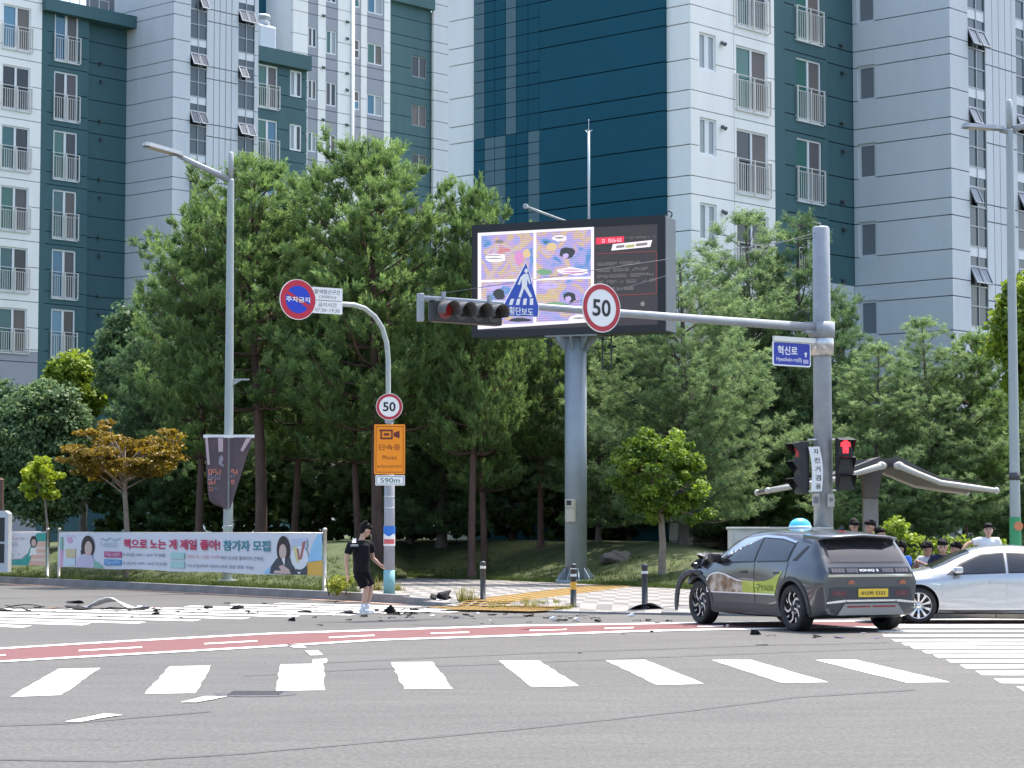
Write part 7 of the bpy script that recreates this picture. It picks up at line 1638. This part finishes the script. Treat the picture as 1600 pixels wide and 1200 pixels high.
ptree('white_pine', 'dark spreading conifer behind the pedestrian signals', WPINES[2], 1322, 74, 492, .95, 4.1); ptree('white_pine', 'small pine behind the canopy column', WPINES[1], 1368, 64, 545, 1.3, 5.0)
ptree('white_pine', 'small pine with an upright leader against the grey stair tower', WPINES[1], 1451, 65, 506, 1.25, 1.0); ptree('white_pine', 'small pine with a brownish leader beside the stair tower glazing', PINES[2], 1511, 66, 528, 1.1, 2.7); ptree('white_pine', 'small pine behind the right street lamp', WPINES[1], 1578, 68, 575, 1.3, .2)
# the grove behind: rows that close the gaps
gi = 0
for px, Y, top, V, w in [(232,76,455,2,1.0),(345,78,450,1,1.0),(500,77,430,0,1.0),(640,76,400,1,.95),(690,74,430,2,1.1),(800,76,520,0,1.0),(880,77,545,1,1.0),(985,76,470,2,1.1),(1110,77,455,0,1.0),(1215,78,470,1,1.0),(1290,79,540,2,1.0),(270,84,520,0,1.1),(420,85,480,1,1.1),(570,86,450,2,1.1),(700,86,480,0,1.1),(930,86,560,2,1.1),(1160,86,520,1,1.1),(1420,73,620,2,1.1),(1545,74,620,1,1.1),(1130,74,500,2,1.0),(1040,80,480,1,1.2)]:
    ptree('pine_tree', 'pine in the shaded grove behind the front row of trees', WPINES[V], px, Y, top, w, gi*1.7, 'pines in the shaded grove'); gi += 1
# ---------------------------------------------------------------- broadleaf trees
def leaves_mesh(name, cl, mat, rs, n_per, size, up=.5, elong=1.5, flat=.7):
    """cl: clump centres with radii -> pointed leaves"""
    c = np.array([(*p, r) for p, r in cl]); n = len(c); tot = n*n_per; CC = np.repeat(c, n_per, 0)
    g = rs.normal(size=(tot, 3)); g /= np.linalg.norm(g, axis=1, keepdims=True); rad = rs.uniform(.15, 1, tot)**.6; P_ = CC[:, :3] + g*(CC[:, 3]*rad)[:, None]*np.array([[1, 1, flat]])
    nr = rs.normal(size=(tot, 3))*.7+g*.5; nr[:, 2] += up; nr /= np.linalg.norm(nr, axis=1, keepdims=True); a = np.cross(nr, rs.normal(size=(tot, 3))); a /= np.linalg.norm(a, axis=1, keepdims=True); b = np.cross(nr, a); s = size*rs.uniform(.65, 1.25, tot)[:, None]
    vs = np.empty((tot, 6, 3)); vs[:, 0] = P_-a*s*elong*.5; vs[:, 1] = P_-a*s*.2*elong+b*s*.42; vs[:, 2] = P_+a*s*.15*elong+b*s*.38; vs[:, 3] = P_+a*s*elong*.55-nr*s*.15; vs[:, 4] = P_+a*s*.15*elong-b*s*.38; vs[:, 5] = P_-a*s*.2*elong-b*s*.42
    rv = np.repeat(rs.uniform(0, 1, n), n_per); val = np.clip(.55*rv+.45*rs.uniform(0, 1, tot), 0, 1); return tri_mesh(name, vs, val, mat)
def broadleaf(seed, crown, trunk_h, r0, mat, bark, n_cl, cl_r, n_per, size, up=.5, elong=1.5, forks=3, shape=None, extra=(), flat=.7):
    """crown: (cx,cz,rx,rz) ellipsoid in metres; limbs reach into every clump"""
    rs = np.random.RandomState(seed); rnd = random.Random(seed); cx, cz, rx, rz = crown; cl = []
    tries = 0
    while len(cl) < n_cl and tries < 5000:
        tries += 1; g = Vector((rnd.gauss(0,1), rnd.gauss(0,1), rnd.gauss(0,1))).normalized(); r = rnd.uniform(.25, 1)**.5; p = Vector((cx+g.x*rx*r, g.y*rx*r*.9, cz+g.z*rz*r))
        if shape and not shape((p.x-cx)/rx, (p.z-cz)/rz): continue
        cl.append((tuple(p), cl_r*rnd.uniform(.65, 1.25)))
    cl += list(extra)
    tr = MB(); top = Vector((cx*.4, 0, trunk_h)); tr.tube([(0,0,-.1), (.03,.02,trunk_h*.5), tuple(top), (cx*.7, 0, cz)], [r0*1.25, r0, r0*.85, r0*.3], 10)
    lm = MB()
    for i, (p, r) in enumerate(cl):
        if i % forks == 0:
            a = top.lerp(Vector((cx*.7, 0, cz)), rnd.uniform(0, .8)); q = Vector(p); lm.tube([a, a.lerp(q,.5)+Vector((0,0,.05*r)), q], [r0*.42, r0*.24, r0*.06], 5, False)
    for m_ in (tr, lm): m_.mats = [bark]; m_.mi = [0]*len(m_.f)
    return tr.mesh('trunk'), lm.mesh('branches'), leaves_mesh('crown', cl, mat, rs, n_per, size, up, elong, flat), 1.0
def btree(name, label, px, py, Y, meshes, z=None, cat='tree', group=None, rot=0, s=1):
    b = lawn_at(px, Y) if z is None else at_y(px, 800, Y); o = plant_tree(name, label, meshes, (b.x, b.y, (b.z if z is None else z)-.02), s, 1.0, rot, group, cat); return o
def dims(px, Y, x0, x1, y0, y1):  # picture box of the crown -> ellipsoid relative to the trunk foot
    b = lawn_at(px, Y); a = at_y(x0, y1, Y); c = at_y(x1, y0, Y); return ((a.x+c.x)/2-b.x, (a.z+c.z)/2-b.z, (c.x-a.x)/2*.9, (c.z-a.z)/2*.9)
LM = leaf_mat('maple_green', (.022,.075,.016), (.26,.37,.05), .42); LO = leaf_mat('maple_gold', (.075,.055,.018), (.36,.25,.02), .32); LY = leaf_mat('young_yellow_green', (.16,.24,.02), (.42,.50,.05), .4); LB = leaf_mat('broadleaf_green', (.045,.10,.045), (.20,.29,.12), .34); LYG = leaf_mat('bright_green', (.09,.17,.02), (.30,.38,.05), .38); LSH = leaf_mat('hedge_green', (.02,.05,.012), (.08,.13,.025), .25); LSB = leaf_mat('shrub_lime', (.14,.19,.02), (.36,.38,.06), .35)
d = dims(1034, 59.8, 948, 1112, 655, 822); Ym = 59.8
bxt = lawn_at(1034, Ym); e1 = at_y(1096, 806, Ym)
btree('maple_tree', 'small round-headed green maple on the lawn beside the taxi', 1034, 0, Ym, broadleaf(31, d, d[1]-d[3]*.75, .09, LM, BARK_P, 150, .24, 90, .085, .55, 1.3, 4, None, [((e1.x-bxt.x+k*.12, .1, e1.z-bxt.z+.05*k), .2) for k in (-2,-1,0,1,2)]))
d = dims(186, 62.5, 86, 298, 640, 772)
btree('ornamental_maple', 'spreading golden-bronze maple with layered branches', 186, 0, 62.5, broadleaf(32, d, d[1]-d[3]*1.1, .075, LO, BARK_P, 135, .30, 80, .075, 1.0, 1.3, 3, lambda x, z: z < (.98 if x < -.12 else .28+.5*abs(x-.15)) and z > -.9+.5*abs(x), (), .33))
d = dims(63, 66, 34, 96, 702, 788)
btree('young_tree', 'slender young tree with bright yellow-green leaves', 63, 0, 66, broadleaf(33, d, d[1]-d[3]*.9, .035, LY, BARK_P, 34, .19, 60, .10, .6, 1.3, 2))
d = dims(62, 66, 50, 72, 766, 774)
for lab, px, Y, box, mt, sd_, ncl, sz in [('dark-leaved tree filling the space behind the young tree', 60, 74, (-30,165,585,830), LB, 34, 560, .105), ('pale rounded tree in front of the green wall', 190, 80, (150,245,472,640), LB, 35, 190, .11), ('yellowish tree below the railed green windows', 118, 82, (68,180,545,660), LYG, 36, 150, .12), ('loose-leaved tree at the far left edge', -20, 80, (-90,40,565,760), LB, 37, 200, .12),
                                       ('bright broadleaf tree half hidden by the right street lamp', 1628, 62, (1548,1700,405,640), LYG, 38, 170, .13), ('olive-green tree behind the waiting people', 1640, 70, (1560,1720,590,820), LB, 39, 220, .12), ('mid green tree beside the slender pine', 245, 77, (195,300,560,790), LB, 40, 280, .12)]:
    d = dims(px, Y, *box); btree('broadleaf_tree', lab, px, 0, Y, broadleaf(sd_, d, max(.5, d[1]-d[3]*.8), .12, mt, BARK_G, ncl, .42, 85, sz, .5, 1.4, 4))
# hedges and shrubs
def hedge(name, label, px0, px1, Y, h, z, mat, seed, dens=1.0, size=.07, depth=.5, wob=.15, cat='hedge'):
    rs = random.Random(seed); a, b = at_y(px0, 850, Y), at_y(px1, 850, Y); L = b.x-a.x; o = thing(name, label, cat, ((a.x+b.x)/2, Y, z)); cl = []; st = MB()
    n = int(L*h*9*dens)
    for i in range(n):
        x = rs.uniform(-L/2, L/2); hh = h*(1+wob*sin(x*2.3+seed)+wob*.6*sin(x*5.1)); cl.append(((x, rs.uniform(-depth, depth), hh*rs.uniform(.1, .95)), rs.uniform(.14, .24)))
    me = leaves_mesh('foliage', cl, mat, np.random.RandomState(seed), 46, size, .5, 1.4); obj('foliage', me, o)
    for i in range(max(3, int(L/.6))): x = -L/2+L*(i+.5)/max(3, int(L/.6)); st.tube([(x, 0, -.05), (x+rs.uniform(-.1,.1), rs.uniform(-.1,.1), h*.8)], [.02, .006], 5, False)
    st.build('stems', BARK_G, o); return o
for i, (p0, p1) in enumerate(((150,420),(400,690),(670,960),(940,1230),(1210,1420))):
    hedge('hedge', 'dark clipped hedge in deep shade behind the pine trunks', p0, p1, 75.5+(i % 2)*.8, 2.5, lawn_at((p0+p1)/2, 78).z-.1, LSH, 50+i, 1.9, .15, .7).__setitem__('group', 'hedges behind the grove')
hedge('hedge', 'bright clipped hedge behind the seated boys', 1368, 1560, 46.8, 1.4, .13, LYG, 60, 2.6, .075, .35)
hedge('shrub', 'low lime-green shrub at the end of the banner', 508, 547, 50.6, .55, .17, LSB, 61, 3.0, .07, .3, .3, 'shrub')
# boulder on the lawn
rk = lawn_hit(966, 875); o = thing('boulder', 'rough grey boulder lying in the shade on the lawn', 'rock', (rk.x, rk.y, rk.z-.08)); bm = bmesh.new(); bmesh.ops.create_icosphere(bm, subdivisions=4, radius=1)
for v in bm.verts: q = v.co.copy(); f = 1+.28*mnoise.noise(q*1.6)+.12*mnoise.noise(q*4); v.co = Vector((q.x*.48*f, q.y*.35*f, max(-.1, q.z*.24*f)+.1))
mb = MB(); mb.bm(bm, True); mb.build('stone', M('boulder', (.12,.105,.09), .9, var=.4, scale=4, bump=.6, bscale=10), o)
# weeds by the kerb
WEED = leaf_mat('weed_straw', (.12,.15,.03), (.42,.36,.10), .3)
def weed(px, py, label, n, h, sp=.2, group=None):
    p = at_z(px, py, .05); p.z = pave_z(p) if px > 545 else .16; o = tag(grass_patch('weed', [((random.uniform(-sp, sp), random.uniform(-sp*.6, sp*.6), 0), random.uniform(.6, 1.2)) for _ in range(n)], h, WEED, 12, None, .05), label, 'weed', group); o.location = p
weed(733, 944, 'straw-coloured weed clump at the foot of the plain bollard', 14, .30); weed(592, 928, 'weed tuft beside the teal signpost foot', 10, .34, .15); weed(625, 928, 'thin weeds just behind the signpost', 8, .2, .12); weed(800, 950, 'dry weed patch on the yellow tactile paving', 22, .16, .5); weed(880, 952, 'low weeds at the amber-banded bollard', 10, .14, .25); weed(1570, 964, 'weeds along the kerb beneath the silver car', 14, .14, .4); weed(845, 948, 'short weeds along the yellow paving edge', 14, .12, .4)
# ================================================================== CRASH DEBRIS
DBK = M('debris_black', (.009,.009,.010), .75, bump=.3, bscale=20, spec=.2); DGY = M('debris_grey', (.14,.145,.155), .5); DSV = M('debris_silver', (.50,.52,.56), .3, .5); DWH = M('debris_white', (.74,.75,.77), .5); DRD = M('debris_red', (.22,.03,.03), .4); DPU = M('debris_purple', (.10,.07,.16), .5); DBR = M('debris_brown', (.14,.08,.05), .7)
def shard_mesh(seed, kind):
    rs = random.Random(seed); bm = bmesh.new()
    if kind == 'chunk':
        for _ in range(16): bm.verts.new((rs.uniform(-.5,.5), rs.uniform(-.4,.4), abs(rs.gauss(0,.28))))
        bmesh.ops.convex_hull(bm, input=bm.verts[:])
        for v in [v for v in bm.verts if not v.link_faces]: bm.verts.remove(v)
    elif kind == 'plate':
        n = 7; ring = [bm.verts.new((.5*cos(2*pi*k/n)*rs.uniform(.5,1.15), .32*sin(2*pi*k/n)*rs.uniform(.5,1.15), .04+rs.uniform(0,.22))) for k in range(n)]; f = bm.faces.new(ring); r = bmesh.ops.extrude_face_region(bm, geom=[f])
        for v in [g for g in r['geom'] if isinstance(g, bmesh.types.BMVert)]: v.co.z += .05
    else:
        n = 8; a = []; b = []
        for k in range(n+1):
            t = k/n; x = (t-.5)*1.1; z = .05+.22*abs(sin(t*pi*rs.uniform(.8,1.2)))*rs.uniform(.6,1); y = .12*sin(t*5+seed)
            a.append(bm.verts.new((x, y-.08, z))); b.append(bm.verts.new((x+.03, y+.09, z+.05*rs.random())))
        fs = [bm.faces.new((a[k], a[k+1], b[k+1], b[k])) for k in range(n)]; r = bmesh.ops.extrude_face_region(bm, geom=fs)
        for v in [g for g in r['geom'] if isinstance(g, bmesh.types.BMVert)]: v.co.z += .05
    bmesh.ops.recalc_face_normals(bm, faces=bm.faces); zm = min(v.co.z for v in bm.verts)
    for v in bm.verts: v.co.z -= zm
    me = bpy.data.meshes.new('debris'); bm.to_mesh(me); bm.free(); return me
SHM = {}
def debris(px, py, w, kind, mat, label, seed, zs=1.0, group=None, rot=None, z=0.004, name='debris_shard'):
    """w: width in picture pixels"""
    key = (seed % 7, kind, mat.name)
    if key not in SHM: me = shard_mesh(seed % 7, kind); me.materials.append(mat); SHM[key] = me
    p = at_z(px, py, z); o = obj(name, SHM[key]); s = 1.6*w*p.y/FPX; zs = zs*(.55 if kind == 'chunk' else .8); o.location = (p.x, p.y, z); o.scale = (s, s*1.4, s*zs); o.rotation_euler = (0, 0, rot if rot is not None else random.uniform(0, 6.28)); tag(o, label, 'debris', group); return o
G1 = 'small black shards scattered on the road'; L1 = 'small black plastic shard lying on the road'
for i, (px, py, w) in enumerate([(6,954.5,14),(59,949.5,11),(30,955,20),(117,943,16),(189,952.5,17),(356,943.5,9),(370,952.5,12),(392,959.5,13),(325,951.5,20),(412,944,5),(478,957.5,18),(524,941.5,6),(456,970.5,8),(501,977.5,9),(595,970.5,8),(568,964,8),(684,947.5,9),(697,963.5,7),(727,961.5,9),(768,961.5,12),(790,960.5,9),(829,963,7),(854,966,14),(870,971,10),(880,970,9),(896,966.5,6),(929,967,11),(934,971.5,7),(1027,974.5,9),(1018,987.5,10),(1013,970,7),(974,991,6),(906,1021,6),(1180,992,9),(1150,974.5,6),(1205,994,9),(245,955.5,7),(300,957.5,5),(282,953,9),(640,962,7),(660,958,8),(611,966,9),(712,966,6),(1072,978,6),(430,962,7),(545,969,6)]):
    debris(px, py, w, ('chunk', 'plate', 'strip')[i % 3], DBK, L1, i*3+1, 1.0 if i % 3 == 0 else .8, G1)
for px, py, w, kd, mt, lab, sd, zs in [
    (1275,996,17,'strip',DBK,'black curled trim strip on the asphalt behind the taxi',3,.8), (1312,996.5,15,'plate',DPU,'dark glossy shard with a pale edge behind the taxi',4,.7), (1371,997,9,'plate',DPU,'small violet-tinted shard near the right crossing',5,.6), (1349,990,6,'chunk',DWH,'tiny white fragment behind the taxi',6,.8),
    (1136,979.5,5,'chunk',DWH,'tiny white fragment beside the taxi front wheel',2,.9), (847,983.5,38,'strip',DRD,'long dark red trim strip on the cycle lane',2,.18), (805,965,16,'strip',DPU,'thin purple strip on the crossing',1,.3), (708,964.5,18,'strip',DPU,'flat violet strip near the plain bollard',5,.25), (830,961,6,'chunk',DBR,'small brown fragment on the crossing',3,1.0),
    (40,949,34,'strip',DBK,'long black rod-like trim lying at the left crossing',6,.5), (85,951,22,'strip',DBR,'brown strip with fragments at the left crossing',4,.4), (120,953,26,'plate',DBK,'black bumper piece beside the white wreck panel',3,.9), (221,951,12,'plate',DWH,'white upright splinter beside the wreck panel',2,1.6), (215,953,20,'chunk',DBK,'black crushed part right of the white panel',1,.7), (128,951.5,24,'plate',DSV,'silver bent sheet in front of the white panel',0,.9),
    (225,953.5,14,'strip',DGY,'grey wiring piece right of the white panel',2,.6), (245,950.5,16,'strip',DRD,'reddish strip with black ends on the crossing',3,.4), (672,950,14,'strip',DGY,'grey bent strip right of the dropped engine part',6,.6)]:
    debris(px, py, w, kd, mt, lab, sd, zs)
# big white torn panel with its black backing
def torn(name, label, px, py, w_px, hgt, mats, seed, ang=.3):
    p = at_z(px, py); s = w_px*p.y/FPX; o = thing(name, label, 'debris', (p.x, p.y, .004), ang)
    bm = bmesh.new(); bmesh.ops.create_grid(bm, x_segments=16, y_segments=6, size=.5)
    for v in bm.verts:
        x, y = v.co.x, v.co.y; v.co = Vector((x*s, y*.5, .03+hgt*max(0, 1-abs(x*2.1)**1.6)*(1-.5*(y+.5))+.025*mnoise.noise(Vector((x*4, y*4, seed)))))
    r = bmesh.ops.extrude_face_region(bm, geom=bm.faces[:])
    for v in [g for g in r['geom'] if isinstance(g, bmesh.types.BMVert)]: v.co.z += .012
    mb = MB(); mb.bm(bm, True); mb.build('panel', mats[0], o)
    rs = random.Random(seed)
    for i in range(5):
        me = shard_mesh(seed+i, ('chunk', 'strip', 'plate')[i % 3]); me.materials.append(mats[1]); q = obj('torn_backing', me, o); q.location = ((-.42+.2*i)*s, -.22+rs.uniform(-.1,.1), 0); k = s*rs.uniform(.26, .40); q.scale = (k, k, k*(.8 if hgt > .2 else .35)); q.rotation_euler = (0, 0, rs.uniform(0,6))
    return o
torn('torn_body_panel', 'large torn white body panel bent into a ridge on the road', 172, 951.5, 66, .20, (DWH, DBK), 3, -.12)
torn('torn_bumper', 'smashed grey bumper cover lying round the bollard by the taxi', 1012, 957.5, 70, .15, (DGY, DBK), 7, -.1)
def pile(name, label, px, py, parts, z=0.0):
    p = at_z(px, py, z); o = thing(name, label, 'debris', (p.x, p.y, z+.004)); k0 = p.y/FPX
    for i, (dx, dy, w, kd, mt, zs) in enumerate(parts):
        me = shard_mesh(i*5+int(px), kd); me.materials.append(mt); q = obj('broken_part', me, o); s = 1.45*w*k0; q.location = (dx*k0, dy, 0); q.scale = (s, s, s*zs*.75); q.rotation_euler = (0, 0, i*1.3)
    return o
pile('crushed_part', 'heap of black engine parts right of the walking man', 620, 960, [(-20,0,16,'strip',DBK,1.0),(-10,.1,20,'chunk',DBK,.8),(-2,-.2,16,'plate',DBK,.8),(8,.15,20,'plate',DBK,.8),(26,.1,14,'chunk',DBK,.6),(0,-.05,12,'plate',DBK,.7),(6,-.1,8,'chunk',DSV,.7),(12,0,16,'strip',DBK,.9),(20,.05,18,'strip',DBK,.7)])
pile('crushed_part', 'crushed black trim left of the walking man', 545, 959.5, [(-8,0,14,'strip',DBK,1.0),(0,.1,16,'chunk',DBK,.8),(8,0,12,'plate',DBK,.8)])
pile('crushed_part', 'ragged black grille piece beyond the walking man', 645, 953.5, [(-8,0,14,'strip',DBK,.9),(2,.1,16,'plate',DBK,.7),(12,0,14,'strip',DGY,.6)])
pz = pave_z(at_z(688, 938, .1))
pile('crushed_part', 'black headlamp unit with a pale lens lying on the pavement', 688, 937.5, [(-9,0,16,'chunk',DBK,.8),(3,0,24,'chunk',DBK,.7),(0,-.25,9,'plate',DWH,.9),(9,.05,12,'chunk',DBK,1.0)], pz)

rs_ = random.Random(5)
for i in range(84):
    px = rs_.choice([rs_.uniform(0, 330), rs_.uniform(380, 760), rs_.uniform(700, 1060)]); py = 949+px*.016+rs_.gauss(2, 5) if px < 1100 else 980
    py = max(941+px*.012, py); debris(px, py, rs_.uniform(3.5, 8.5), ('chunk', 'plate', 'strip')[i % 3], DBK if i % 7 else DWH, 'tiny dark crash fragment on the asphalt' if i % 7 else 'tiny pale crash fragment on the asphalt', i*5+2, .8, 'tiny dark crash fragments' if i % 7 else 'tiny pale crash fragments')
